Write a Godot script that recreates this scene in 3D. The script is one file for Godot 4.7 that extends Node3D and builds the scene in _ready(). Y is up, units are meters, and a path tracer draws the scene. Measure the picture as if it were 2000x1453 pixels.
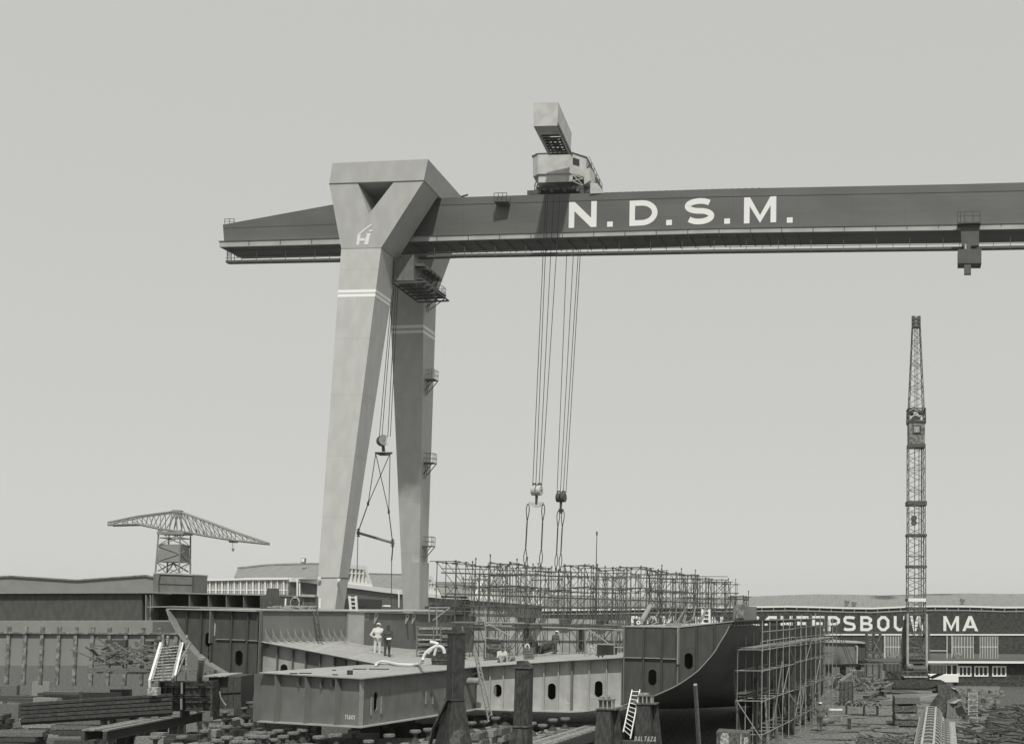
extends Node3D

const LENS := 2400.0
const MID_X := 1500.0
const MID_Y := 1027.0
const UP := Vector3.UP
var eye := Vector3(0, 7.1, 0)
var look := Basis.IDENTITY
var M := {}
var rng := RandomNumberGenerator.new()
var names := {}
var ship := Vector3.ZERO      # along the ship, away from the camera
var across := Vector3.ZERO    # across the ship, to the right
var over := Vector3.ZERO      # from the near to the far leg of the gantry crane

# ---------------------------------------------------------------- sight lines
func ray(x: float, y: float) -> Vector3:
	return look * Vector3((x - MID_X) / LENS, -(y - MID_Y) / LENS, -1.0)

func at(x: float, y: float, d: float) -> Vector3:
	return eye + ray(x, y) * d

func flat(x: float, y: float, h: float) -> Vector3:
	var r := ray(x, y)
	return eye + r * ((h - eye.y) / r.y)

func hit(x: float, y: float, o: Vector3, n: Vector3) -> Vector3:
	var r := ray(x, y)
	return eye + r * ((o - eye).dot(n) / r.dot(n))

func seen(v: Vector3) -> Vector2:
	var c := look.inverse() * (v - eye)
	return Vector2(MID_X - LENS * c.x / c.z, MID_Y + LENS * c.y / c.z)

func rise(b: Vector3, ytop: float) -> float:
	var h := 0.0
	for k in 3:
		var p := seen(b + UP * h)
		var q := seen(b + UP * (h + 0.5))
		h += (p.y - ytop) / (p.y - q.y) * 0.5
	return h

# a vertical working plane: o, x to the right, y up, n towards the viewer
func plane(o: Vector3, x: Vector3) -> Dictionary:
	var ux := Vector3(x.x, 0, x.z).normalized()
	return {"o": o, "x": ux, "y": UP, "n": ux.cross(UP)}

func on(f: Dictionary, x: float, y: float) -> Vector2:
	var p := hit(x, y, f.o, f.n)
	return Vector2((p - f.o).dot(f.x), (p - f.o).dot(f.y))

func pts(f: Dictionary, a: Array) -> PackedVector2Array:
	var r := PackedVector2Array()
	for i in range(0, a.size(), 2):
		r.append(on(f, a[i], a[i + 1]))
	return r

func to3(f: Dictionary, p: Vector2, z := 0.0) -> Vector3:
	return f.o + f.x * p.x + f.y * p.y + f.n * z

# ---------------------------------------------------------------- meshes
func mb() -> SurfaceTool:
	var s := SurfaceTool.new()
	s.begin(Mesh.PRIMITIVE_TRIANGLES)
	return s

func tri(s: SurfaceTool, a: Vector3, b: Vector3, c: Vector3):
	var n := (b - a).cross(c - a).normalized()
	for p in [a, c, b]:
		s.set_normal(n)
		s.add_vertex(p)

func quad(s: SurfaceTool, a: Vector3, b: Vector3, c: Vector3, d: Vector3):
	tri(s, a, b, c)
	tri(s, a, c, d)

func cap(s: SurfaceTool, ring: PackedVector3Array, n: Vector3):
	if ring.size() == 4:
		var m := (ring[1] - ring[0]).cross(ring[2] - ring[0])
		if m.dot(n) > 0:
			quad(s, ring[0], ring[1], ring[2], ring[3])
		else:
			quad(s, ring[3], ring[2], ring[1], ring[0])
		return
	var x := (ring[1] - ring[0]).normalized()
	var y := n.cross(x).normalized()
	var p2 := PackedVector2Array()
	for p in ring:
		p2.append(Vector2((p - ring[0]).dot(x), (p - ring[0]).dot(y)))
	var ix := Geometry2D.triangulate_polygon(p2)
	for k in range(0, ix.size(), 3):
		var a := ring[ix[k]]
		var b := ring[ix[k + 1]]
		var c := ring[ix[k + 2]]
		if (b - a).cross(c - a).dot(n) > 0:
			tri(s, a, b, c)
		else:
			tri(s, a, c, b)

# rings run counter-clockwise seen from the far end
func loft(s: SurfaceTool, rings: Array, caps := true):
	for k in rings.size() - 1:
		var a: PackedVector3Array = rings[k]
		var b: PackedVector3Array = rings[k + 1]
		for i in a.size():
			var j := (i + 1) % a.size()
			quad(s, a[i], a[j], b[j], b[i])
	if caps:
		var r0: PackedVector3Array = rings[0]
		var r1: PackedVector3Array = rings[-1]
		var m := Vector3.ZERO
		for p in r1: m += p / r1.size()
		for p in r0: m -= p / r0.size()
		cap(s, r0, -m.normalized())
		cap(s, r1, m.normalized())

func slab(s: SurfaceTool, f: Dictionary, poly: PackedVector2Array, z0: float, z1: float):
	var p := poly
	if Geometry2D.is_polygon_clockwise(p):
		p = p.duplicate()
		p.reverse()
	var a := PackedVector3Array()
	var b := PackedVector3Array()
	for q in p:
		a.append(to3(f, q, z0))
		b.append(to3(f, q, z1))
	loft(s, [a, b])

func box(s: SurfaceTool, c: Vector3, size: Vector3, b := Basis.IDENTITY):
	var h := size / 2
	var r0 := PackedVector3Array()
	var r1 := PackedVector3Array()
	for q in [[-1, -1], [1, -1], [1, 1], [-1, 1]]:
		r0.append(c + b * Vector3(q[0] * h.x, q[1] * h.y, -h.z))
		r1.append(c + b * Vector3(q[0] * h.x, q[1] * h.y, h.z))
	loft(s, [r0, r1])

# a box standing on its base
func stand(s: SurfaceTool, base: Vector3, size: Vector3, b := Basis.IDENTITY):
	box(s, base + UP * size.y / 2, size, b)

func beam(s: SurfaceTool, a: Vector3, b: Vector3, w: float, h: float, up := UP):
	var z := (b - a).normalized()
	var u := up
	if absf(z.dot(u)) > 0.98: u = across
	var x := u.cross(z).normalized() * w / 2
	var y := z.cross(x).normalized() * h / 2
	var r0 := PackedVector3Array([a - x - y, a + x - y, a + x + y, a - x + y])
	var r1 := PackedVector3Array([b - x - y, b + x - y, b + x + y, b - x + y])
	loft(s, [r0, r1])

func tube(s: SurfaceTool, a: Vector3, b: Vector3, ra: float, rb := -1.0, n := 6, caps := true):
	if rb < 0: rb = ra
	var z := (b - a).normalized()
	var u := UP if absf(z.y) < 0.9 else Vector3.RIGHT
	var x := u.cross(z).normalized()
	var y := z.cross(x)
	for i in n:
		var d0 := x * cos(TAU * i / n) + y * sin(TAU * i / n)
		var d1 := x * cos(TAU * (i + 1) / n) + y * sin(TAU * (i + 1) / n)
		var v := [a + d0 * ra, b + d1 * rb, a + d1 * ra, a + d0 * ra, b + d0 * rb, b + d1 * rb]
		var m := [d0, d1, d1, d0, d0, d1]
		for k in 6:
			s.set_normal(m[k])
			s.add_vertex(v[k])
		if caps:
			if ra > 0.004: tri(s, a, a + d1 * ra, a + d0 * ra)
			if rb > 0.004: tri(s, b, b + d0 * rb, b + d1 * rb)

func path(s: SurfaceTool, line: Array, r: float, n := 6):
	for i in line.size() - 1:
		tube(s, line[i], line[i + 1], r, r, n, i == 0 or i == line.size() - 2)

# profile of [radius, height] turned about an upright axis
func lathe(s: SurfaceTool, base: Vector3, prof: Array, n := 12, b := Basis.IDENTITY):
	for k in prof.size() - 1:
		tube(s, base + b * Vector3(0, prof[k][1], 0), base + b * Vector3(0, prof[k + 1][1], 0), prof[k][0], prof[k + 1][0], n, k == 0 or k == prof.size() - 2 or prof[k][1] == prof[k + 1][1])

func turned(s: SurfaceTool, base: Vector3, prof: Array, n := 12):
	for k in prof.size() - 1:
		var r0: float = prof[k][0]
		var r1: float = prof[k + 1][0]
		for i in n:
			var p0 := Vector3(cos(TAU * i / n), 0, sin(TAU * i / n))
			var p1 := Vector3(cos(TAU * (i + 1) / n), 0, sin(TAU * (i + 1) / n))
			var h0: Vector3 = base + UP * prof[k][1]
			var h1: Vector3 = base + UP * prof[k + 1][1]
			if r0 > 0: tri(s, h0 + p0 * r0, h1 + p1 * r1, h0 + p1 * r0)
			if r1 > 0: tri(s, h0 + p0 * r0, h1 + p0 * r1, h1 + p1 * r1)

func spin(yaw: float) -> Basis:
	return Basis(UP, yaw)

# ---------------------------------------------------------------- nodes
func named(called: String) -> String:
	if not names.has(called):
		names[called] = 0
		return called
	names[called] += 1
	return "%s_%03d" % [called, names[called]]

func obj(called: String, s: SurfaceTool, m: Material, parent: Node = null) -> MeshInstance3D:
	var o := MeshInstance3D.new()
	o.mesh = s.commit()
	o.material_override = m
	return hang(o, called, parent)

func hang(o: Node3D, called: String, parent: Node = null):
	if parent == null or parent == self:
		o.name = named(called)
		add_child(o)
	else:
		var k := 0
		var n := called
		while parent.has_node(NodePath(n)):
			k += 1
			n = "%s_%03d" % [called, k]
		o.name = n
		parent.add_child(o)
	return o

func inst(called: String, mesh: Mesh, m: Material, parent: Node) -> MeshInstance3D:
	var o := MeshInstance3D.new()
	o.mesh = mesh
	o.material_override = m
	return hang(o, called, parent)

func tag(o: Node, label: String, category: String, group := "") -> Node:
	o.set_meta("label", label)
	o.set_meta("category", category)
	if group != "": o.set_meta("group", group)
	return o

func thing(called: String, label: String, category: String, where := Vector3.ZERO, group := "") -> Node3D:
	var o := Node3D.new()
	o.name = named(called)
	add_child(o)
	o.position = where
	tag(o, label, category, group)
	return o

# moves a finished thing's origin to its base without moving what is seen
func settle(t: Node3D, base: Vector3) -> Node3D:
	t.position = base
	for c in t.get_children(): c.position -= base
	return t

func stuff(o: Node) -> Node:
	o.set_meta("kind", "stuff")
	return o

func struct(called: String, s: SurfaceTool, m: Material) -> Node:
	var o := obj(called, s, m)
	o.set_meta("kind", "structure")
	return o

func copy(o: Node3D, called: String, where: Vector3, yaw: float, label := "") -> Node3D:
	var r: Node3D = o.duplicate()
	r.name = named(called)
	add_child(r)
	r.position = where
	r.rotation.y = yaw
	if label != "": r.set_meta("label", label)
	return r

# ---------------------------------------------------------------- materials
func grey(v: float) -> Color:
	return Color(v * 0.99, v, v * 0.965)

func noise_image(size: int, freq: float, lo: float, hi: float, seed_: int, oct := 4, kind := FastNoiseLite.TYPE_SIMPLEX_SMOOTH) -> Image:
	var n := FastNoiseLite.new()
	n.seed = seed_
	n.noise_type = kind
	n.frequency = freq
	n.fractal_octaves = oct
	var im := n.get_seamless_image(size, size)
	im.convert(Image.FORMAT_RGB8)
	for y in size:
		for x in size:
			var v := im.get_pixel(x, y).r
			v = smoothstep(0.15, 0.85, v)
			var c := lerpf(lo, hi, v)
			im.set_pixel(x, y, Color(c, c, c))
	return im

var T := {}
func mat(called: String, base: float, tex := "", scale := Vector3.ONE * 0.3, rough := 0.75, metal := 0.0, bump := 0.0) -> StandardMaterial3D:
	var m := StandardMaterial3D.new()
	m.resource_name = called
	m.albedo_color = grey(base).linear_to_srgb()
	m.roughness = rough
	m.metallic = metal
	m.uv1_triplanar = true
	m.uv1_world_triplanar = true
	m.uv1_scale = scale
	if tex != "":
		m.albedo_texture = T[tex]
		if bump > 0:
			m.normal_enabled = true
			m.normal_texture = T[tex + "_n"]
			m.normal_scale = bump
	M[called] = m
	return m

func texture(called: String, im: Image, with_bump := true):
	var c := im.duplicate()
	c.generate_mipmaps()
	T[called] = ImageTexture.create_from_image(c)
	if with_bump:
		var b := im.duplicate()
		b.bump_map_to_normal_map(6.0)
		T[called + "_n"] = ImageTexture.create_from_image(b)

func make_materials():
	# mottle: soft blotches of weathered paint
	texture("mottle", noise_image(256, 0.012, 0.91, 1.0, 3, 5))
	texture("soft", noise_image(256, 0.02, 0.95, 1.0, 33, 5))
	# streaks: rain and rust runs, stretched by the scale
	texture("streak", noise_image(256, 0.03, 0.88, 1.0, 8, 5))
	# dirt: strong fine and coarse patches
	texture("dirt", noise_image(512, 0.016, 0.62, 1.0, 21, 7))
	# wood grain comes out of the same noise, pulled long
	texture("grain", noise_image(256, 0.04, 0.66, 1.0, 5, 5))
	# corrugated roof sheet
	var im := Image.create(128, 128, false, Image.FORMAT_RGB8)
	for y in 128:
		for x in 128:
			var v := 0.82 + 0.18 * sin(TAU * x / 16.0) * 0.5 + 0.06 * sin(TAU * (x * 3 + y) / 128.0)
			im.set_pixel(x, y, Color(v, v, v))
	texture("sheet", im)
	# brick courses, far away
	var bi := Image.create(256, 256, false, Image.FORMAT_RGB8)
	var r := RandomNumberGenerator.new()
	r.seed = 4
	for row in 32:
		for col in 17:
			var v := r.randf_range(0.72, 1.0)
			bi.fill_rect(Rect2i(col * 16 - (8 if row % 2 else 0), row * 8, 15, 7), Color(v, v, v))
	texture("brick", bi, false)
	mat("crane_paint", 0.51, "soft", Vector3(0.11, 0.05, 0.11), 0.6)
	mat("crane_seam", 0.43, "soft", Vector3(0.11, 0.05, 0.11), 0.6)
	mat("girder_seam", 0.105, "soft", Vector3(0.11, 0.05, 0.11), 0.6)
	mat("crane_white", 0.86, "", Vector3.ONE, 0.5)
	mat("crane_dark", 0.10, "mottle", Vector3.ONE * 0.2, 0.6)
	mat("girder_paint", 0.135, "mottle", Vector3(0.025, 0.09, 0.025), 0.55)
	mat("flange_paint", 0.48, "mottle", Vector3(0.06, 0.02, 0.06), 0.6)
	mat("trolley_paint", 0.62, "mottle", Vector3.ONE * 0.15, 0.5)
	mat("rope", 0.05, "", Vector3.ONE, 0.6)
	mat("hook_steel", 0.07, "mottle", Vector3.ONE, 0.5)
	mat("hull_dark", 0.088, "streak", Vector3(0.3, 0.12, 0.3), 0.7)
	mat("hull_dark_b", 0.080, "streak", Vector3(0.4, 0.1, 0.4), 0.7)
	mat("hull_mid", 0.19, "mottle", Vector3(0.4, 0.25, 0.4), 0.7, 0.0, 0.22)
	mat("hull_mid_b", 0.205, "mottle", Vector3(0.35, 0.2, 0.35), 0.7, 0.0, 0.22)
	mat("hull_wall", 0.18, "mottle", Vector3(0.3, 0.15, 0.3), 0.7, 0.0, 0.22)
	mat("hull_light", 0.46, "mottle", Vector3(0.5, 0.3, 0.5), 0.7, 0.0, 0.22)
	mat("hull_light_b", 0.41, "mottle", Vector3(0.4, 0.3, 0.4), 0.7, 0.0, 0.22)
	mat("hull_edge", 0.30, "mottle", Vector3.ONE * 0.8, 0.7)
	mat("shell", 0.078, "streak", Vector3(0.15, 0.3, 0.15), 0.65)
	mat("deck", 0.39, "mottle", Vector3.ONE * 0.6, 0.85)
	mat("deck_b", 0.42, "mottle", Vector3.ONE * 0.5, 0.85)
	mat("rust", 0.085, "dirt", Vector3.ONE * 0.5, 0.8, 0.0, 0.4)
	mat("rust_light", 0.16, "dirt", Vector3.ONE * 0.6, 0.8, 0.0, 0.4)
	mat("post_steel", 0.068, "dirt", Vector3(1.1, 0.35, 1.1), 0.75, 0.0, 0.3)
	mat("tube_dark", 0.115, "mottle", Vector3.ONE, 0.65)
	mat("tube_grey", 0.20, "mottle", Vector3.ONE, 0.6)
	mat("tube_pale", 0.34, "mottle", Vector3.ONE, 0.6)
	mat("white", 0.84, "", Vector3.ONE, 0.6)
	mat("chalk", 0.72, "mottle", Vector3.ONE * 2.0, 0.9)
	mat("old_white", 0.55, "dirt", Vector3.ONE * 0.8, 0.85)
	mat("timber", 0.22, "grain", Vector3(0.6, 2.4, 0.6), 0.9, 0.0, 0.6)
	mat("timber_pale", 0.40, "grain", Vector3(0.8, 2.0, 0.8), 0.9, 0.0, 0.6)
	mat("timber_dark", 0.10, "grain", Vector3(0.7, 2.2, 0.7), 0.9, 0.0, 0.6)
	mat("jack_head", 0.26, "dirt", Vector3.ONE * 1.2, 0.8, 0.0, 0.4)
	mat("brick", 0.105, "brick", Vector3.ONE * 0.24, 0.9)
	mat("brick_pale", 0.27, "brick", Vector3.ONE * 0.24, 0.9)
	mat("roof", 0.30, "streak", Vector3(0.4, 0.02, 0.02), 0.85)
	mat("concrete", 0.30, "dirt", Vector3.ONE * 0.3, 0.9, 0.0, 0.4)
	mat("ground", 0.14, "dirt", Vector3.ONE * 0.31, 0.95, 0.0, 0.6)
	mat("ground_fine", 0.27, "dirt", Vector3.ONE * 0.37, 0.95, 0.0, 0.8)
	mat("tarp", 0.11, "dirt", Vector3.ONE * 0.4, 0.9, 0.0, 0.6)
	mat("far_steel", 0.29, "mottle", Vector3.ONE * 0.2, 0.8)
	mat("far_shed", 0.27, "soft", Vector3.ONE * 0.05, 0.9)
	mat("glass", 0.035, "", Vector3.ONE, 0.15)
	mat("hose", 0.78, "", Vector3.ONE, 0.5)
	mat("helmet", 0.85, "", Vector3.ONE, 0.35)
	var b := StandardMaterial3D.new()
	b.vertex_color_use_as_albedo = true
	b.roughness = 0.9
	b.resource_name = "body"
	M["body"] = b

# ---------------------------------------------------------------- flat lettering
func stroke(s: SurfaceTool, f: Dictionary, line: PackedVector2Array, w: float, z0: float, z1: float, closed := false):
	var n := line.size()
	var off := PackedVector2Array()
	for i in n:
		var a := line[(i - 1 + n) % n]
		var b := line[i]
		var c := line[(i + 1) % n]
		var d0 := (b - a).normalized()
		var d1 := (c - b).normalized()
		if not closed and i == 0: d0 = d1
		if not closed and i == n - 1: d1 = d0
		var m := (d0 + d1).normalized()
		var nn := Vector2(-m.y, m.x)
		off.append(nn * (w / 2) / maxf(0.4, nn.dot(Vector2(-d1.y, d1.x))))
	for i in (n if closed else n - 1):
		var j := (i + 1) % n
		slab(s, f, PackedVector2Array([line[i] + off[i], line[i] - off[i], line[j] - off[j], line[j] + off[j]]), z0, z1)

# letters in a box 1 high and w wide with stroke t, each a list of [closed, points...] or ["poly", points...]
func glyph(ch: String, w: float, t: float) -> Array:
	var h := t / 2
	var c := 0.2
	match ch:
		"N": return [["poly", 0, 0, 0, 1, t * 1.02, 1, w - t, 0.36, w - t, 1, w, 1, w, 0, w - t * 1.02, 0, t, 0.64, t, 0]]
		"M": return [["poly", 0, 0, 0, 1, t * 1.05, 1, w / 2, 0.30, w - t * 1.05, 1, w, 1, w, 0, w - t, 0, w - t, 0.66, w / 2, 0.0, t, 0.66, t, 0]]
		"A": return [["poly", 0, 0, w / 2 - t * 0.6, 1, w / 2 + t * 0.6, 1, w, 0, w - t * 1.1, 0, w - t * 1.1 - 0.06, 0.2, t * 1.1 + 0.06, 0.2, t * 1.1, 0], ["cut", w / 2, 0.78, w / 2 - t * 0.62, 0.36, w / 2 + t * 0.62, 0.36]]
		"W": return [["poly", 0, 1, w * 0.2, 0, w * 0.2 + t, 0, w / 2, 0.62, w * 0.8 - t, 0, w * 0.8, 0, w, 1, w - t, 1, w * 0.76, 0.34, w / 2 + t * 0.5, 1, w / 2 - t * 0.5, 1, w * 0.24, 0.34, t, 1]]
		"H": return [[0, h, 0, h, 1], [0, w - h, 0, w - h, 1], [0, t, 0.5, w - t, 0.5]]
		"E": return [[0, w, h, h, h, h, 1 - h, w, 1 - h], [0, t, 0.5, w * 0.86, 0.5]]
		"T": return [[0, 0, 1 - h, w, 1 - h], [0, w / 2, 0, w / 2, 1 - t]]
		"L": return [[0, h, 1, h, h, w, h]]
		"C": return [[0, w, h, h + c, h, h, h + c, h, 1 - h - c, h + c, 1 - h, w, 1 - h]]
		"U": return [[0, h, 1, h, h + c, h + c, h, w - h - c, h, w - h, h + c, w - h, 1]]
		"O": return [[1, h + c, h, w - h - c, h, w - h, h + c, w - h, 1 - h - c, w - h - c, 1 - h, h + c, 1 - h, h, 1 - h - c, h, h + c]]
		"K": return [[0, h, 0, h, 1], [0, t, 0.42, w - h, 1], [0, t * 1.6, 0.52, w - h, 0]]
		"P": return [[0, h, 0, h, 1 - h, w - h - c, 1 - h, w - h, 1 - h - c * 0.7, w - h, 0.5 + c * 0.5, w - h - c, 0.44, t, 0.44]]
		"B": return [[0, t, 0.5, w - h - c, 0.5, w - h, 0.5 - c * 0.6, w - h, h + c * 0.6, w - h - c, h, h, h, h, 1 - h, w - h - c * 1.2, 1 - h, w - h - 0.03, 1 - h - c * 0.6, w - h - 0.03, 0.5 + h + c * 0.5, w - h - c * 0.7, 0.5 + h]]
		"D": return [[1, h, h, w * 0.5, h, w * 0.72, h + 0.05, w - h - 0.03, 0.27, w - h, 0.5, w - h - 0.03, 0.73, w * 0.72, 1 - h - 0.05, w * 0.5, 1 - h, h, 1 - h]]
		"S": return [[0, h * 0.5, 0.16, w * 0.2, 0.105, w * 0.5, h, w * 0.78, h + 0.03, w - h, 0.2, w - h, 0.34, w * 0.8, 0.45, w * 0.5, 0.5, w * 0.22, 0.56, h, 0.66, h, 0.80, w * 0.2, 0.90, w * 0.5, 1 - h, w * 0.78, 0.895, w - h * 0.9, 0.83]]
		"d":
			var g := [1, h, h]
			for k in 19: g.append_array([w * 0.44 + sin(PI * k / 18) * (w * 0.56 - h), 0.5 - cos(PI * k / 18) * (0.5 - h)])
			g.append_array([h, 1 - h])
			return [g]
		"s":
			var g := [0]
			for k in 15:
				var a := deg_to_rad(-150.0 + 240.0 * k / 14)
				g.append_array([w / 2 + cos(a) * (w / 2 - h), (h + 0.515) / 2 + sin(a) * (0.515 - h) / 2])
			for k in range(1, 15):
				var a := deg_to_rad(-90.0 - 235.0 * k / 14)
				g.append_array([w / 2 + cos(a) * (w / 2 - h), (1.515 - h) / 2 + sin(a) * (0.485 - h) / 2])
			return [g]
		"Z": return [[0, 0, 1 - h, w - h, 1 - h, h, h, w, h]]
		"1": return [[0, w * 0.1, 0.74, w / 2, 1 - h, w / 2, 0]]
		"6": return [[0, w * 0.85, 0.93, w * 0.35, 0.75, h, 0.35, w * 0.3, h, w * 0.75, h, w - h, 0.3, w * 0.7, 0.52, w * 0.25, 0.45]]
		"0": return [[1, w / 2, h, w - h, 0.3, w - h, 0.7, w / 2, 1 - h, h, 0.7, h, 0.3]]
		".": return [["poly", 0, 0, w, 0, w, 0.215, 0, 0.215]]
	return []

func write_glyph(s: SurfaceTool, f: Dictionary, ch: String, o: Vector2, w: float, h: float, t: float, z0: float, z1: float, slant := Vector2.ZERO):
	# o lower left corner; w, h size; t stroke as a share of the height; slant tilts the baseline
	var gs := glyph(ch, w / h, t)
	var cut := PackedVector2Array()
	for g in gs:
		if g[0] is String and g[0] == "cut":
			for i in range(1, g.size(), 2): cut.append(_gp(o, g[i], g[i + 1], h, slant))
	for g in gs:
		var line := PackedVector2Array()
		for i in range(1, g.size(), 2): line.append(_gp(o, g[i], g[i + 1], h, slant))
		if g[0] is String:
			if g[0] == "cut": continue
			if cut.size():
				# an A: split at its axis so that the counter stays open
				var m := cut[0].x
				var l := line
				slab(s, f, PackedVector2Array([l[0], l[1], Vector2(m, l[1].y), cut[0], cut[1], Vector2(m, cut[1].y), Vector2(m, l[6].y), l[6], l[7]]), z0, z1)
				slab(s, f, PackedVector2Array([l[3], l[4], l[5], Vector2(m, l[5].y), Vector2(m, cut[2].y), cut[2], cut[0], Vector2(m, l[2].y), l[2]]), z0, z1)
			else:
				slab(s, f, line, z0, z1)
		else:
			stroke(s, f, line, t * h, z0, z1, g[0] == 1)

func _gp(o: Vector2, x: float, y: float, h: float, slant: Vector2) -> Vector2:
	return o + Vector2(x * h, y * h) + Vector2(y * h * slant.x, x * h * slant.y)

# ---------------------------------------------------------------- plated walls
func along(line: PackedVector2Array, u: float) -> float:
	for i in line.size() - 1:
		if u <= line[i + 1].x or i == line.size() - 2:
			var k := (u - line[i].x) / (line[i + 1].x - line[i].x)
			return lerpf(line[i].y, line[i + 1].y, k)
	return line[0].y

func run(line: PackedVector2Array, u0: float, u1: float) -> PackedVector2Array:
	var r := PackedVector2Array([Vector2(u0, along(line, u0))])
	for p in line:
		if p.x > u0 + 0.02 and p.x < u1 - 0.02: r.append(p)
	r.append(Vector2(u1, along(line, u1)))
	return r

# seams, top and bottom are pixels; holes [x, y, w, h] pixels
func plated(parent: Node, f: Dictionary, seams: Array, top: Array, bottom: Array, mats: Array, holes := [], thick := 0.03, called := "plate"):
	var t2 := pts(f, top)
	var b2 := pts(f, bottom)
	var ym: float = (top[1] + bottom[1]) / 2.0
	for i in seams.size() - 1:
		var u0: float = on(f, seams[i], ym).x + 0.006
		var u1: float = on(f, seams[i + 1], ym).x - 0.006
		var s := mb()
		var z := rng.randf_range(0.0, 0.008)
		var cuts := []
		for h in holes:
			var c := on(f, h[0], h[1])
			if c.x > u0 and c.x < u1:
				var e := on(f, h[0] + h[2], h[1] + h[3]) - c
				cuts.append([c, absf(e.x), absf(e.y)])
		var left := u0
		cuts.sort_custom(func(a, b): return a[0].x < b[0].x)
		var marks := [u0]
		for c in cuts: marks.append(c[0].x)
		marks.append(u1)
		for k in marks.size() - 1:
			var poly := run(b2, marks[k], marks[k + 1])
			if k < cuts.size():      # hole on the right side of this piece
				poly.append_array(oval(cuts[k], true))
			var up := run(t2, marks[k], marks[k + 1])
			up.reverse()
			poly.append_array(up)
			if k > 0:                # hole on its left side
				poly.append_array(oval(cuts[k - 1], false))
			slab(s, f, poly, z - thick, z)
		var pl := obj(called, s, mats[rng.randi() % mats.size()], parent)
		for c in cuts:
			s = mb()
			var ring := oval(c, false)
			ring.append_array(oval(c, true).slice(1))
			ring = PackedVector2Array()
			for k in 20:
				var a := TAU * (k + 0.5) / 20
				ring.append(c[0] + Vector2(cos(a) * (c[1] / 2 + 0.012), sin(a) * (c[1] / 2 + 0.012) + (1 if sin(a) > 0 else -1) * (c[2] - c[1]) / 2))
			ring.reverse()
			stroke(s, f, ring, 0.022, -0.05, 0.02, true)
			obj("manhole_rim", s, mats[0], parent)
		left = u1

func oval(c: Array, right_edge: bool) -> PackedVector2Array:
	var r := PackedVector2Array()
	var w: float = c[1] / 2
	var h: float = c[2] / 2
	var n := 8
	for k in n + 1:
		var a := -PI / 2 - PI * k / n if right_edge else PI / 2 - PI * k / n
		var y := h - w
		r.append(c[0] + Vector2(cos(a) * w * (1.0 if k > 0 and k < n else 0.0), sin(a) * w + (y if sin(a) > 0 else -y)))
	return r

# an upright flat bar on a wall
func rib(parent: Node, f: Dictionary, x: float, y0: float, y1: float, w: float, depth: float, m: Material, called := "stiffener"):
	var a := on(f, x, y0)
	var b := on(f, x, y1)
	var s := mb()
	slab(s, f, PackedVector2Array([a + Vector2(-w / 2, 0), Vector2(a.x - w / 2, b.y), Vector2(a.x + w / 2, b.y), a + Vector2(w / 2, 0)]), 0.011, depth)
	obj(called, s, m, parent)

func settle_all():
	for o in get_children():
		if o is Node3D and not (o is VisualInstance3D) and not (o is Camera3D) and o.get_child_count() > 0 and o.position == Vector3.ZERO:
			var lo := Vector3.ONE * 1e9
			var hi := -lo
			for c in o.get_children():
				if c is MeshInstance3D:
					var b: AABB = c.mesh.get_aabb()
					lo = lo.min(b.position)
					hi = hi.max(b.end)
			if lo.x < 1e8: settle(o, Vector3((lo.x + hi.x) / 2, lo.y, (lo.z + hi.z) / 2))

func _ready():
	rng.seed = 1978
	build_sky_and_camera()
	ship = Vector3(sin(deg_to_rad(11.0)), 0, -cos(deg_to_rad(11.0)))
	across = Vector3(cos(deg_to_rad(11.0)), 0, sin(deg_to_rad(11.0)))
	over = Vector3(sin(deg_to_rad(3.0)), 0, -cos(deg_to_rad(3.0)))
	make_materials()
	build_ground()
	build_left_hall()
	build_right_hall()
	build_hammerhead()
	build_crane()
	build_left_hook()
	build_tower_crane()
	build_ship()
	build_center_scaffold()
	build_side_scaffold()
	build_posts()
	build_keel_blocks()
	build_left_yard()
	build_right_yard()
	build_deck_gear()
	build_people()
	settle_all()

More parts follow.
